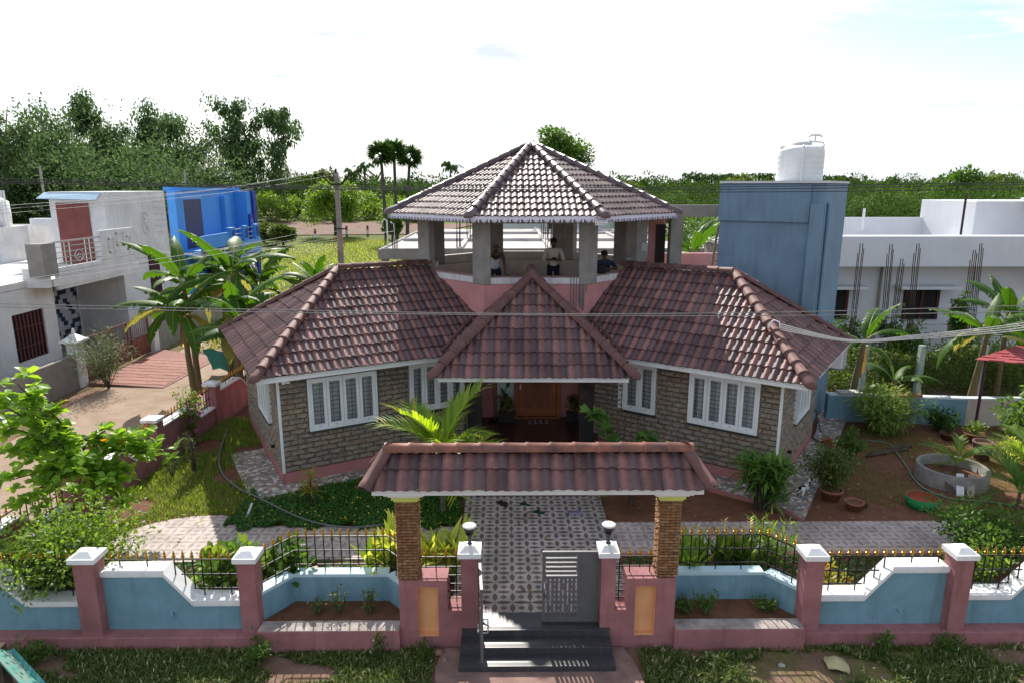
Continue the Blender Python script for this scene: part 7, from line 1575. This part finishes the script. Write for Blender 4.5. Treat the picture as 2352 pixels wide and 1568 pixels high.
for k, (x, y, R, h_, nl) in enumerate(((-3.9, 9.35, .3, .45, 500), (-2.0, 9.42, .12, .5, 120), (-1.3, 9.35, .18, .3, 200), (3.2, 8.75, .35, .4, 700), (5.9, 9.4, .2, .45, 300), (7.0, 9.4, .2, .4, 300), (-7.4, 9.3, .35, .5, 600), (5.1, 8.5, .35, .35, 600))):
    shrub('verge_weed', ('leafy weed at the foot of the pillar left of the left planter', 'single upright weed against the left planter ledge', 'small weed left of the entrance apron', 'tall pale-tipped weed in the verge right of the steps', 'weed under the right front wall panel', 'weed at the foot of the far right pillar', 'weed cluster under the lilac shrub at left', 'yellowish weed tuft beside the torn sack')[k], 'weed', (x, y, 0), R, h_, 8, nl, .06, G_OLIVE if k in (3, 7) else G_MID, 400 + k)
p = area(40000, -26, 2, 30, 95, .0, lambda x, y: x > -y * .55 + 2 and x < -2 + y * .06); grassy('meadow_grass', 'bright grassy field behind the left wing', 'grass', p, leafmat('meadow_blade', (.14, .20, .03), (.30, .30, .08), .45), .30, 17, (.5, 1.4), LANCE)

p = area(520, -8.8, 14, 10.2, 19, .35, lambda x, y: not inpoly((x, y), wkL) and not (x > -3 and x < 4.5 and y > 14.4)); grassy('fallen_leaves', 'dry fallen leaves scattered over paths and yard', 'leaves', p + [0, 0, .02], DRY, .09, 18, (-.1, .25), LEAF2)
# ================================================================ GARDEN AND HOUSE PROPS
TERRA = M('terracotta', (.36, .15, .09), .85, .2, 8)
RP = thing('ring_planter', 'large concrete ring set as a planter in the right yard', 'planter', (10.72, 15.25, .3))
MB().lathe([(.77, 0), (.77, .38), (.76, .39), (.70, .39), (.69, .38), (.69, .1), (0, .1)], (10.72, 15.25, .3), 40).build('ring', M('ring_concrete', (.30, .28, .26), .9, .18, 4, bump=.3, streak=.3), RP); MB().lathe([(.689, .15), (.3, .18), (0, .16)], (10.72, 15.25, .3), 20).build('soil', SOIL, RP)
for k, (x, y, c, lb, dx) in enumerate(((10.18, 14.52, (.10, .07, .055), 'dark board leaning on the left of the concrete ring', -.1), (10.33, 14.42, (.78, .79, .82), 'white board leaning on the concrete ring', .0), (10.52, 14.36, (.40, .33, .28), 'grey-brown board leaning on the concrete ring', .05))):
    o = MB().obox((x, y, .3), (.15, -.04, 0), (.02, .03, 0), (.12 + dx, .28, .42)).build('leaning_board', M('board_%d' % k, c, .8, .15, 6)); tag(o, lb, 'board', 'boards leaning on the ring')
GB_ = thing('grow_bag', 'round green grow bag with red lining on the soil', 'planter', (9.2, 13.9, .3)); MB().lathe([(0, 0), (.30, 0), (.325, .24), (.31, .24), (.29, .11)], (9.2, 13.9, .3), 26).build('bag', M('green_fabric', (.02, .26, .08), .7, .1, 6), GB_); MB().lathe([(.308, .238), (.29, .13), (0, .14)], (9.2, 13.9, .3), 26).build('lining', M('red_fabric', (.40, .06, .03), .8, .2, 6, col2=(.16, .06, .03)), GB_)
def pot(x, y, r, h, label, mat=TERRA, z=.3):
    T = thing('flower_pot', label, 'pot', (x, y, z), 0, 'flower pots'); MB().lathe([(0, 0), (r * .68, 0), (r * .95, h * .82), (r, h * .82), (r * 1.03, h), (r * .9, h), (r * .86, h * .86)], (x, y, z), 22).build('pot_body', mat, T); MB().lathe([(r * .87, h * .87), (0, h * .88)], (x, y, z), 22).build('soil', SOIL, T); return T
pot(7.35, 14.25, .24, .26, 'terracotta pot under the loose bush by the right walkway'); pot(7.62, 13.75, .2, .2, 'empty terracotta bowl on the red soil by the right walkway'); pot(12.35, 16.55, .24, .5, 'tall ribbed pot with purple rim in the right yard', M('purple_rim_pot', (.20, .12, .11), .7, .2, 8)); pot(13.05, 17.9, .28, .24, 'wide terracotta bowl pot at the back of the right yard'); pot(12.4, 18.0, .22, .2, 'small dark pot at the back of the right yard', M('dark_terracotta', (.13, .06, .045), .85)); pot(13.6, 15.5, .22, .3, 'terracotta pot at the right frame edge')
shrub('potted_plant', 'green plant in the wide bowl pot at the back of the right yard', 'plant', (13.05, 17.9, .5), .25, .35, 8, 200, .09, G_LITE, 501); shrub('potted_plant', 'dark plant in the small pot at the back of the right yard', 'plant', (12.4, 18.0, .48), .2, .3, 6, 120, .08, G_DARK, 502)
rb2 = MB().box(-.13, .13, -.09, .09, 0, .12).build('loose_block', M('dark_block', (.07, .045, .035), .9, .2, 9)); p = PZ(1974, 1165, .3); rb2.location = p; rb2.rotation_euler = (0, 0, .3); tag(rb2, 'dark loose block lying on the red soil', 'block')
def hose(pts, r, mat, label):
    pts = [Vector(q) for q in pts]; q = []
    for i in range(len(pts) - 1):
        p0, p1, p2, p3 = pts[max(i - 1, 0)], pts[i], pts[i + 1], pts[min(i + 2, len(pts) - 1)]
        for k in range(6): t = k / 6; q.append(.5 * ((2 * p1) + (p2 - p0) * t + (2 * p0 - 5 * p1 + 4 * p2 - p3) * t * t + (3 * p1 - p0 - 3 * p2 + p3) * t ** 3))
    q.append(pts[-1]); return tag(MB().tube(q, r, 7).build('garden_hose', mat), label, 'hose')
hz_ = .325
hose([PZ(u, v, hz_) for u, v in ((1990, 1010), (2040, 1018), (2060, 1040), (2085, 1075), (2100, 1100), (2130, 1125), (2190, 1145), (2260, 1150), (2330, 1160))], .02, M('green_hose', (.16, .26, .18), .5), 'pale green hose looping across the right yard')
hose([PZ(u, v, .40) for u, v in ((522, 985), (505, 1040), (508, 1080), (540, 1115), (600, 1145), (660, 1175), (720, 1198), (800, 1210), (870, 1205), (900, 1198))], .022, M('grey_hose', (.14, .14, .14), .5), 'grey hose lying over the ground cover on the left')
hose([PZ(1885, 990, 2.2), PZ(1872, 940, 1.0), PZ(1860, 990, .45), PZ(1880, 1012, .42), PZ(1925, 1015, .41)], .018, M('black_cable', (.01, .01, .01), .5), 'black cable dropping down the right end wall onto the walkway')
o = MB().tube([PZ(568, 1183, .36), PZ(579, 1155, .62)], .025, 8).build('plastic_pipe', UPVC); tag(o, 'short white plastic pipe poking out of the ground cover', 'pipe')
for k, (a, b_2) in enumerate((((2000, 1042), (2092, 1022)), ((1990, 1046), (2085, 1030)))):
    o = MB().tube([PZ(*a, .34), PZ(*b_2, .34)], .05, 7).build('log', BARK); tag(o, ('upper dark log lying on the right yard soil', 'lower dark log lying on the right yard soil')[k], 'log', 'logs on the soil')
# tarpaulin by the lane
r = random.Random(3); tv = []; 
for j in range(7):
    for i in range(8): tv.append((-11.6 + i * .3 + r.uniform(-.05, .05), 25.5 + j * .12 + r.uniform(-.05, .05), 1.15 - j * .17 + .12 * sin(i * 1.7) + r.uniform(-.05, .05)))
o = MB().add(tv, [(j * 8 + i, j * 8 + i + 1, (j + 1) * 8 + i + 1, (j + 1) * 8 + i) for j in range(6) for i in range(7)], True).build('tarpaulin', M('teal_tarp', (.02, .26, .23), .5, .1, 4)); tag(o, 'teal plastic tarpaulin draped under the bananas by the lane', 'tarpaulin')
# footwear by the porch step
def slipper(x, y, rot, col, label, z=.362, shoe=False, group='footwear on the drive'):
    T = thing('sandal', label, 'sandal', (x, y, z), rot, group); R = W[T]; m = MB(); pts = [(.035 * s * w_, t) for s in (1,) for t, w_ in ()]
    out = [(-.03, -.12), (.03, -.12), (.038, -.05), (.035, .0), (.047, .07), (.035, .12), (0, .135), (-.035, .12), (-.047, .07), (-.035, 0), (-.038, -.05)]
    m.prism(out, 0, .018); m.v = [tuple(R @ Vector(v)) for v in m.v]; m.build('sole', M('sole_%s' % label[:9], col, .7, .2, 20), T)
    s = MB(); tube = [(-.042, -.01, .015), (-.025, .03, .045), (0, .075, .02), (.025, .03, .045), (.042, -.01, .015)]
    s.tube([R @ Vector(q) for q in tube], .012 if not shoe else .03, 6); s.build('strap', M('strap_%s' % label[:9], tuple(c * .6 for c in col), .6), T)
def at(u, v, z=.362): return PZ(u, v, z)
for (u, v, rt, c, lb, sh_) in ((1151, 1156, .5, (.05, .03, .025), 'dark brown sandal of the leftmost pair, left one', True), (1160, 1159, .2, (.05, .03, .025), 'dark brown sandal of the leftmost pair, right one', True), (1206, 1158, 1.1, (.01, .05, .05), 'dark teal flip-flop nearer the porch step', False), (1238, 1176, 1.2, (.01, .09, .08), 'dark teal flip-flop lying a little farther out', False), (1309, 1178, .6, (.30, .28, .42), 'lavender flip-flop, left of its pair', False), (1330, 1177, .2, (.32, .30, .45), 'lavender flip-flop, right of its pair', False)):
    p = at(u, v); slipper(p.x, p.y, rt, c, lb, shoe=sh_)
for k, u in enumerate((1128, 1138)): p = PZ(u, 968, .755); slipper(p.x, p.y, .2, (.02, .015, .015), ('left black shoe at the porch wall', 'right black shoe at the porch wall')[k], .755, True, 'shoes on the porch')
MT = thing('door_mat', 'striped woven mat before the carved door', 'mat', (.85, 18.3, .755)); rm_ = random.Random(6)
for k in range(18): x = .58 + k * .032; MB().box(x, x + .03, 18.12, 18.44 + rm_.uniform(-.02, .02), .754, .766).build('stripe', M('mat_%d' % (k % 5), ((.35, .06, .05), (.12, .13, .16), (.5, .46, .4), (.2, .08, .1), (.06, .06, .08))[k % 5], .95), MT)
for k, (x, lb) in enumerate(((.02, 'croton in a black trough left of the carved door'), (1.95, 'croton in a black trough right of the carved door'))):
    T = thing('trough_planter', ('black trough planter left of the carved door', 'black trough planter right of the carved door')[k], 'planter', (x, 18.4, .752), 0, 'door planters'); MB().box(x - .24, x + .24, 18.3, 18.55, .752, 1.0).build('trough', M('black_plastic', (.012, .015, .016), .5), T); MB().box(x - .22, x + .22, 18.32, 18.53, 1.001, 1.01).build('soil', SOIL, T)
    shrub('croton_plant', lb, 'plant', (x, 18.43, 1.0), .22, .5, 9, 130, .17, leafmat('croton_dark', (.05, .07, .02), (.22, .17, .07), .35), 510 + k, LEAFB, up=.4)
MP = thing('flat_mop', 'blue flat mop lying on the porch floor by the right column', 'mop', (1.75, 15.6, .76)); MB().prism([(1.5, 15.45), (1.78, 15.3), (1.86, 15.42), (1.6, 15.75), (1.48, 15.72)], .754, .79).build('mop_head', M('mop_fringe', (.22, .25, .32), .95, .3, 30), MP); MB().prism([(1.56, 15.5), (1.75, 15.38), (1.79, 15.44), (1.6, 15.68)], .791, .81).build('mop_plate', M('mop_blue', (.02, .07, .28), .6), MP); MB().tube([(1.67, 15.5, .8), (1.84, 15.2, .95)], .012, 6).build('handle', STEEL, MP)
# air conditioner under the right eave
acp = WR - nR * 3.55 - aR * .35 + UP * 2.55; AC = thing('air_conditioner', 'white air conditioner outdoor unit under the right eave', 'air conditioner', tuple(acp)); MB().obox(acp, -nR * .75, -aR * .3, UP * .5).build('case', UPVC, AC, bevel=.01)
for k in range(8): MB().obox(acp - aR * .302 - nR * .05 + UP * (.05 + k * .05), -nR * .65, -aR * .006, UP * .02).build('louvre', M('louvre_grey', (.25, .25, .25), .6), AC)
MB().obox(acp - UP * .04 - aR * -.02, -nR * .8, -aR * .36, UP * .035).build('bracket', M('louvre_grey', (.25, .25, .25), .6), AC)
# pavilion clutter
for k, (dx, a) in enumerate(((0, 0), (.19, .12))):
    p = Vector((3.72 + dx, 19.62 + .05 * k, 4.72)); o = MB().obox(p, (.17, .05, 0), (-.02, .04, 0), (-.13, .05, .62)).build('timber_plank', PLY); tag(o, ('darker timber plank leaning on the right pavilion column', 'lighter timber plank leaning beside the dark one on the terrace')[k], 'plank', 'planks by the pavilion')
SK = thing('cement_sack', 'open pale sack with sand on the pavilion floor', 'sack', (.75, 19.4, 4.12)); r = random.Random(8); sv = []
for j, (rr_, z) in enumerate(((.36, 0), (.42, .12), (.38, .3), (.30, .55), (.26, .6))):
    for k in range(14): a = k * 2 * pi / 14; q = rr_ * r.uniform(.85, 1.12); sv.append((.72 + q * cos(a) * 1.15, 19.3 + q * sin(a) * .7, 4.125 + z + r.uniform(-.04, .05) * (j > 0)))
MB().add(sv, [(j * 14 + k, j * 14 + (k + 1) % 14, (j + 1) * 14 + (k + 1) % 14, (j + 1) * 14 + k) for j in range(4) for k in range(14)], True).build('cloth', M('sack_cloth', (.52, .45, .38), .9, .15, 6), SK); MB().lathe([(.3, .56), (.2, .66), (0, .70)], (.72, 19.3, 4.12), 14, sq=.7).build('sand', M('sand', (.36, .19, .07), .95, .2, 9), SK)
for c, w_ in (((4.13, 20.0, 5.55), 0),): 
    T = tag(MB().box(3.80, 3.97, 19.20, 19.23, 5.45, 5.68).build('switch_box', M('switch_grey', (.35, .35, .34), .6)), 'grey switch box on the right pavilion column', 'switch box')
# verge clutter
r = random.Random(5); sv = []; c0 = PZ(1922, 1523, .06)
for j in range(6):
    for i in range(7): u, v = i / 6 - .5, j / 5 - .5; sv.append((c0.x + .36 * u * (1 - .5 * abs(v + u * .5)) + .12 * v, c0.y + .30 * v - .1 * u, .03 + .11 * (1 - 3.2 * u * u) * (1 - 3 * v * v) + r.uniform(-.012, .02)))
o = MB().add(sv, [(j * 7 + i, j * 7 + i + 1, (j + 1) * 7 + i + 1, (j + 1) * 7 + i) for j in range(5) for i in range(6)], True).build('torn_sack', M('yellowed_plastic', (.52, .47, .26), .5, .15, 5)); tag(o, 'yellowish torn plastic sack lying on the right verge', 'sack')
def rock(u, v, s, label, mat, seed):
    r = random.Random(seed); m = MB(); p = PZ(u, v, 0); vs = []
    for i in range(6):
        for k in range(9): t = i / 5 * pi; q = s * r.uniform(.75, 1.1); vs.append((p.x + q * sin(t) * cos(k * 2 * pi / 9), p.y + q * sin(t) * sin(k * 2 * pi / 9) * .8, max(0, .35 * s + q * .6 * cos(t))))
    m.add(vs, [(i * 9 + k, (i + 1) * 9 + k, (i + 1) * 9 + (k + 1) % 9, i * 9 + (k + 1) % 9) for i in range(5) for k in range(9)], True); tag(m.build('stone', mat), label, 'stone', 'stones on the verge')
STN = M('verge_stone', (.34, .20, .16), .9, .25, 9, bump=.4)
rock(1008, 1502, .10, 'reddish lump of mortar left of the steps', STN, 1); rock(1022, 1518, .07, 'smaller reddish lump beside the first', STN, 2); rock(1060, 1500, .04, 'small brick chip left of the apron', TERRA, 3); rock(1807, 1488, .05, 'white chip on the right verge', WHITE, 4); rock(1522, 1495, .05, 'grey pebble right of the steps', CONCL, 5); rock(1795, 1530, .06, 'pale stone in the dirt on the right verge', CONCL, 6)
# teal painted board in the lower left corner
TB = thing('painted_board', 'flaking teal painted board sloping in the lower left corner', 'board', (-6.6, 7.9, .3)); q = [PZ(-40, 1440, .95), PZ(22, 1500, .9), PZ(110, 1610, .75), PZ(40, 1650, .72), PZ(-40, 1560, .85)]
a0, a1 = PY(-12, 1478, 8.6), PY(20, 1493, 8.75); dn = PY(118, 1600, 8.2) - a1
MB().obox(a0 - (a1 - a0) * 1.2, (a1 - a0) * 2.2, dn * 1.1, Vector((0, 0, -.04))).build('board', M('flaking_teal', (.02, .30, .24), .7, .2, 7, col2=(.24, .23, .20)), TB)
MB().obox(a1 + Vector((.005, 0, .0)), Vector((.05, .03, .02)), dn * 1.1, Vector((0, 0, -.05))).build('edge', M('teal_edge', (.10, .36, .34), .7, .2, 9), TB)
pst = a0 - Vector((0, .05, 0)); MB().box(pst.x - .08, pst.x + .08, pst.y, pst.y + .15, 0, pst.z - .05).build('post', BARK, TB)
# loose roof brick on the low wall
o = MB().box(11.35, 12.3, 19.2, 19.42, 1.152, 1.22).build('ridge_brick', TERRA); tag(o, 'terracotta slab lying on top of the low blue wall', 'slab')
o = MB().box(10.0, 10.75, 19.5, 19.85, 1.152, 1.21).build('stone_slab', CONCL); tag(o, 'pale stone slab on the left end of the low blue wall', 'slab')
for x, lb in ((1.05 - 2.62, 'left'), (2.82 + .05, 'right')): pass
# ================================================================ PEOPLE AND CAT
SKIN = M('brown_skin', (.10, .045, .025), .5, .08, 9, spec=.35); HAIR = M('black_hair', (.008, .007, .007), .5, .1, 30); EYE = M('eye', (.5, .48, .45), .3)
def skinned(name, verts, edges, mat, parent, root=0, sub=2, smooth=.6):
    """verts: [(x,y,z,rx,ry)]"""
    me = bpy.data.meshes.new(name); me.from_pydata([v[:3] for v in verts], edges, []); o = link(bpy.data.objects.new(name, me)); par(o, parent); me.materials.append(mat)
    sk = o.modifiers.new('skin', 'SKIN'); sk.use_smooth_shade = True; sk.branch_smoothing = smooth
    if not me.skin_vertices: bpy.context.view_layer.update()
    lay = me.skin_vertices[0].data if me.skin_vertices else None
    for i, v in enumerate(verts):
        lay[i].radius = (v[3], v[4] if len(v) > 4 else v[3]); lay[i].use_root = (i == root)
    ss = o.modifiers.new('sub', 'SUBSURF'); ss.levels = sub; ss.render_levels = sub; return o
class Rig:
    def __init__(s): s.v = []; s.e = []; s.n = {}
    def add(s, key, p, r, frm=None, ry=None):
        s.v.append((p[0], p[1], p[2], r, ry if ry is not None else r)); s.n[key] = len(s.v) - 1
        if frm is not None: s.e.append((s.n[frm], s.n[key]))
        return s
def lerp(a, b, t): return tuple(x + (y - x) * t for x, y in zip(a, b))
def hand(R, key, wrist, d, side, up, curl=.3):
    """palm and five fingers from the wrist"""
    d, side, up = Vector(d).normalized(), Vector(side).normalized(), Vector(up).normalized(); w = Vector(wrist)
    R.add(key + 'palm', w + d * .055, .026, key, .016)
    for i, (o, l) in enumerate(((-.028, .062), (-.010, .075), (.010, .070), (.028, .055))):
        b = w + d * .09 + side * o; R.add(key + 'f%d' % i, b, .0095, key + 'palm'); t = b + d * l * .55 - up * curl * .02; R.add(key + 'g%d' % i, t, .0085, key + 'f%d' % i); R.add(key + 'h%d' % i, t + d * l * .45 - up * curl * .05, .007, key + 'g%d' % i)
    b = w + d * .03 - side * .034; R.add(key + 't0', b, .011, key + 'palm'); R.add(key + 't1', b + d * .045 - side * .018 - up * .01, .009, key + 't0')
def person(label, P, shirt, trousers, spec):
    """P: dict of joints in world space"""
    T = thing('person', label, 'person', P['base']); R = Rig()
    R.add('pel', P['pel'], .135, None, .10); R.add('waist', lerp(P['pel'], P['neck'], .42), .125, 'pel', .09); R.add('chest', lerp(P['pel'], P['neck'], .76), .125, 'waist', .085); R.add('neck', P['neck'], .058, 'chest'); R.add('jaw', lerp(P['neck'], P['head'], .5), .062, 'neck', .07)
    R.add('head', P['head'], .078, 'jaw', .09); h = Vector(P['head']); hu = (h - Vector(P['neck'])).normalized(); R.add('crown', h + hu * .075, .062, 'head', .075)
    for s in 'LR':
        R.add('sh' + s, P['sh' + s], .056, 'chest'); R.add('el' + s, P['el' + s], .040, 'sh' + s); R.add('wr' + s, P['wr' + s], .027, 'el' + s)
        if 'hd' + s in P: hand(R, 'wr' + s, P['wr' + s], *P['hd' + s])
        R.add('hip' + s, P['hip' + s], .088, 'pel'); R.add('kn' + s, P['kn' + s], .058, 'hip' + s); R.add('an' + s, P['an' + s], .038, 'kn' + s); a = Vector(P['an' + s]); R.add('ft' + s, a + Vector((P['face'][0] * .17, P['face'][1] * .17, -.05)), .035, 'an' + s)
    skinned('body', R.v, R.e, SKIN, T)
    # clothes follow the body a little wider
    q = Rig(); k = 1.13
    q.add('pel', lerp(P['pel'], P['neck'], spec.get('hem', -.05)), .15 * (1 if shirt[1] else 1), None, .118); q.add('waist', lerp(P['pel'], P['neck'], .42), .143, 'pel', .11); q.add('chest', lerp(P['pel'], P['neck'], .76), .168, 'waist', .125); q.add('neck', lerp(P['pel'], P['neck'], .97), .078, 'chest', .074)
    if spec['sleeve'] > 0:
        for s in 'LR':
            q.add('sh' + s, P['sh' + s], .07, 'chest')
            if spec['sleeve'] >= 1: q.add('el' + s, P['el' + s], .056, 'sh' + s); q.add('wr' + s, lerp(P['el' + s], P['wr' + s], spec['sleeve'] - 1), .046, 'el' + s)
            else: q.add('el' + s, lerp(P['sh' + s], P['el' + s], spec['sleeve']), .062, 'sh' + s)
    else:
        for s in 'LR': q.add('st' + s, lerp(lerp(P['chest_'], P['sh' + s], .62), P['neck'], .25), .035, 'chest')
    skinned('shirt', q.v, q.e, shirt[0], T)
    t = Rig(); t.add('pel', P['pel'], .147, None, .112)
    for s in 'LR': t.add('hip' + s, P['hip' + s], .10, 'pel'); t.add('kn' + s, P['kn' + s], .072, 'hip' + s); t.add('an' + s, lerp(P['kn' + s], P['an' + s], .93), .058, 'kn' + s)
    skinned('trousers', t.v, t.e, trousers, T)
    # head features
    f = Vector(P['face']).normalized(); sd = f.cross(hu).normalized(); f = hu.cross(sd).normalized() * (1 if hu.cross(sd).dot(f) > 0 else -1)
    if spec.get('hair', True):
        c = h + hu * .045 - f * .018; vs = []; nl, ns = 7, 14
        for i in range(nl):
            for kk in range(ns): a = 2 * pi * kk / ns; t_ = (pi * .62) * i / (nl - 1); rr_ = .098 * (1 + .04 * sin(kk * 5)); d = hu * cos(t_) + (f * cos(a) + sd * sin(a)) * sin(t_); dd = d * rr_ * (1.0 if d.dot(f) < .5 else .92); vs.append(c + dd + (hu * .03 if d.dot(f) > .55 and t_ > 1.1 else Vector((0, 0, 0))))
        MB().add(vs, [(i * ns + kk, i * ns + (kk + 1) % ns, (i + 1) * ns + (kk + 1) % ns, (i + 1) * ns + kk) for i in range(nl - 1) for kk in range(ns)], True).build('hair', HAIR, T)
    for s in (-1, 1):
        e = h + f * .078 + sd * s * .03 + hu * .012; MB().lathe([(0, -.008), (.010, -.004), (.011, 0), (.010, .004), (0, .008)], e, 8).build('eye', EYE, T); MB().lathe([(0, -.004), (.005, 0), (0, .004)], e + f * .008, 6).build('iris', HAIR, T)
        ear = h + sd * s * .082 + hu * -.002; MB().lathe([(0, -.03), (.012, -.015), (.016, .008), (.010, .026), (0, .03)], ear, 8).build('ear', SKIN, T); MB().bar(e + hu * .02 - sd * .015 + f * .004, e + hu * .022 + sd * .015 + f * .004, .008, .006).build('eyebrow', HAIR, T)
    n0 = h + f * .085 + hu * .01; MB().tube([n0, n0 - hu * .03 + f * .018, n0 - hu * .042 + f * .006], [.009, .014, .010], 8).build('nose', SKIN, T)
    MB().bar(h + f * .084 - hu * .06 - sd * .02, h + f * .084 - hu * .06 + sd * .02, .008, .008).build('mouth', M('lips', (.11, .04, .035), .5), T)
    return T
def mk(bx, by, fz, **k): return dict(base=(bx, by, fz), **k)
VEST = M('white_vest', (.80, .81, .86), .8); BEIGE = M('beige_shirt', (.50, .42, .35), .85, .05, 6); NAVYC = M('navy_trousers', (.012, .016, .028), .9); TEE = M('navy_tshirt', (.012, .03, .07), .85)
fz = 4.12
# man leaning on the parapet
xa = .0 + PY(1139, 600, 18.5).x
person('bald man in a white vest leaning with both hands on the pavilion parapet', mk(xa, 19.0, fz, pel=(xa - .05, 18.98, 5.0), neck=(xa, 18.55, 5.50), chest_=(xa - .01, 18.65, 5.40), head=(xa + .01, 18.48, 5.615), face=(.05, -1, -.1),
    shL=(xa - .20, 18.58, 5.43), elL=(xa - .19, 18.42, 5.17), wrL=(xa - .13, 18.28, 4.93), hdL=((.1, -.8, -.25), (1, 0, 0), (0, 0, 1), .1), shR=(xa + .19, 18.58, 5.43), elR=(xa + .23, 18.42, 5.18), wrR=(xa + .25, 18.28, 4.93), hdR=((.45, -.7, -.2), (1, .3, 0), (0, 0, 1), .1),
    hipL=(xa - .15, 19.0, 4.93), knL=(xa - .16, 18.95, 4.6), anL=(xa - .16, 19.1, 4.20), hipR=(xa + .06, 19.0, 4.93), knR=(xa + .08, 18.95, 4.6), anR=(xa + .08, 19.12, 4.20)), (VEST, True), M('dark_lungi', (.02, .025, .04), .9), dict(sleeve=0, hair=False, hem=.0))
# man standing with a phone
xb = PY(1271, 600, 19.6).x; yb = 19.6
person('man in a beige shirt standing in the pavilion looking down at his phone', mk(xb, yb, fz, pel=(xb, yb + .02, 5.0), neck=(xb, yb, 5.53), chest_=(xb, yb, 5.42), head=(xb, yb - .05, 5.655), face=(.0, -1, -.45),
    shL=(xb - .205, yb, 5.46), elL=(xb - .285, yb - .03, 5.16), wrL=(xb - .09, yb - .24, 5.20), hdL=((.75, -.35, .25), (0, .3, 1), (0, -1, .2), .8), shR=(xb + .205, yb, 5.46), elR=(xb + .29, yb - .03, 5.16), wrR=(xb + .09, yb - .24, 5.19), hdR=((-.75, -.35, .25), (0, .3, 1), (0, -1, .2), .8),
    hipL=(xb - .10, yb + .02, 4.93), knL=(xb - .11, yb - .01, 4.56), anL=(xb - .11, yb + .03, 4.20), hipR=(xb + .10, yb + .02, 4.93), knR=(xb + .11, yb - .01, 4.56), anR=(xb + .11, yb + .03, 4.20)), (BEIGE, True), NAVYC, dict(sleeve=1.45, hem=-.12))
PHN = MB().obox((xb - .05, yb - .36, 5.215), (.1, 0, 0), (0, .05, .055), (0, .008, -.008)).build('phone', M('phone_black', (.01, .01, .012), .2)); tag(PHN, 'black phone held by the man in the beige shirt', 'phone')
# man sitting behind the right column
xc = PY(1388, 590, 19.35).x; yc = 19.35
person('man in a navy t-shirt sitting in the pavilion behind the backpack', mk(xc, yc, fz, pel=(xc + .1, yc + .25, 4.72), neck=(xc + .02, yc + .05, 5.20), chest_=(xc + .02, yc + .08, 5.1), head=(xc, yc - .02, 5.325), face=(-.25, -1, -.4),
    shL=(xc - .19, yc + .08, 5.12), elL=(xc - .22, yc - .1, 4.95), wrL=(xc - .08, yc - .3, 4.97), hdL=((.5, -.5, 0), (0, .3, 1), (0, -1, .2), .5), shR=(xc + .22, yc + .10, 5.12), elR=(xc + .36, yc - .08, 4.95), wrR=(xc + .12, yc - .22, 4.96), hdR=((-.7, -.35, 0), (0, .3, 1), (0, -1, .2), .5),
    hipL=(xc, yc + .22, 4.66), knL=(xc - .1, yc - .15, 4.60), anL=(xc - .1, yc - .13, 4.2), hipR=(xc + .2, yc + .22, 4.66), knR=(xc + .22, yc - .12, 4.60), anR=(xc + .22, yc - .1, 4.2)), (TEE, True), NAVYC, dict(sleeve=.75, hem=0.))
BP = thing('backpack', 'black backpack standing on the parapet beside the seated man', 'bag', (xc - .05, 18.9, 4.88)); c = PY(1381, 612, 18.72); MB().box(c.x - .13, c.x + .13, c.y - .09, c.y + .09, 4.882, 5.13).build('bag_body', M('black_nylon', (.012, .012, .014), .7), BP, bevel=.05); MB().tube([(c.x - .05, c.y, 5.12), (c.x - .04, c.y, 5.17), (c.x + .04, c.y, 5.17), (c.x + .05, c.y, 5.12)], .012, 6).build('strap', M('black_nylon', (.012, .012, .014), .7), BP)
# black and white cat on the right walkway
kx = PZ(1846, 1135, .40); CT = thing('cat', 'black and white cat standing on the mosaic walkway', 'cat', (kx.x, kx.y, .395)); R = Rig(); d = Vector((.75, .66, 0)).normalized(); s_ = Vector((-d.y, d.x, 0)); o3 = Vector((kx.x, kx.y, .395))
def cp_(f_, l_, z): return o3 + d * f_ + s_ * l_ + UP * z
R.add('hipc', cp_(-.14, 0, .20), .062); R.add('belly', cp_(0, 0, .185), .065, 'hipc', .072); R.add('chest', cp_(.13, 0, .195), .060, 'belly', .07); R.add('nk', cp_(.20, 0, .24), .04, 'chest'); R.add('hd', cp_(.26, 0, .275), .045, 'nk'); R.add('mz', cp_(.31, 0, .262), .022, 'hd')
for s in (-1, 1):
    R.add('fe%d' % s, cp_(.13, .045 * s, .12), .024, 'chest'); R.add('fp%d' % s, cp_(.12, .045 * s, .06), .016, 'fe%d' % s); R.add('ff%d' % s, cp_(.14, .045 * s, .014), .016, 'fp%d' % s)
    R.add('hk%d' % s, cp_(-.10, .05 * s, .13), .034, 'hipc'); R.add('hh%d' % s, cp_(-.19, .05 * s, .075), .016, 'hk%d' % s); R.add('hf%d' % s, cp_(-.16, .05 * s, .014), .016, 'hh%d' % s); R.add('er%d' % s, cp_(.255, .03 * s, .325), .010, 'hd')
R.add('t1', cp_(-.25, .02, .24), .016, 'hipc'); R.add('t2', cp_(-.33, .05, .20), .014, 't1'); R.add('t3', cp_(-.38, .09, .22), .010, 't2')
cm, nt_, p_ = base('cat_fur', .9, .1); gp_ = N(nt_, 'ShaderNodeTexCoord'); nn_ = N(nt_, 'ShaderNodeTexNoise'); nn_.inputs['Scale'].default_value = 7.; L(nt_, gp_.outputs['Object'], nn_.inputs['Vector']); rp2 = N(nt_, 'ShaderNodeValToRGB'); rp2.color_ramp.elements[0].position = .49; rp2.color_ramp.elements[0].color = (.01, .01, .01, 1); rp2.color_ramp.elements[1].position = .52; rp2.color_ramp.elements[1].color = (.75, .74, .72, 1); L(nt_, nn_.outputs['Fac'], rp2.inputs[0]); L(nt_, rp2.outputs[0], p_.inputs['Base Color'])
skinned('body', R.v, R.e, cm, CT)
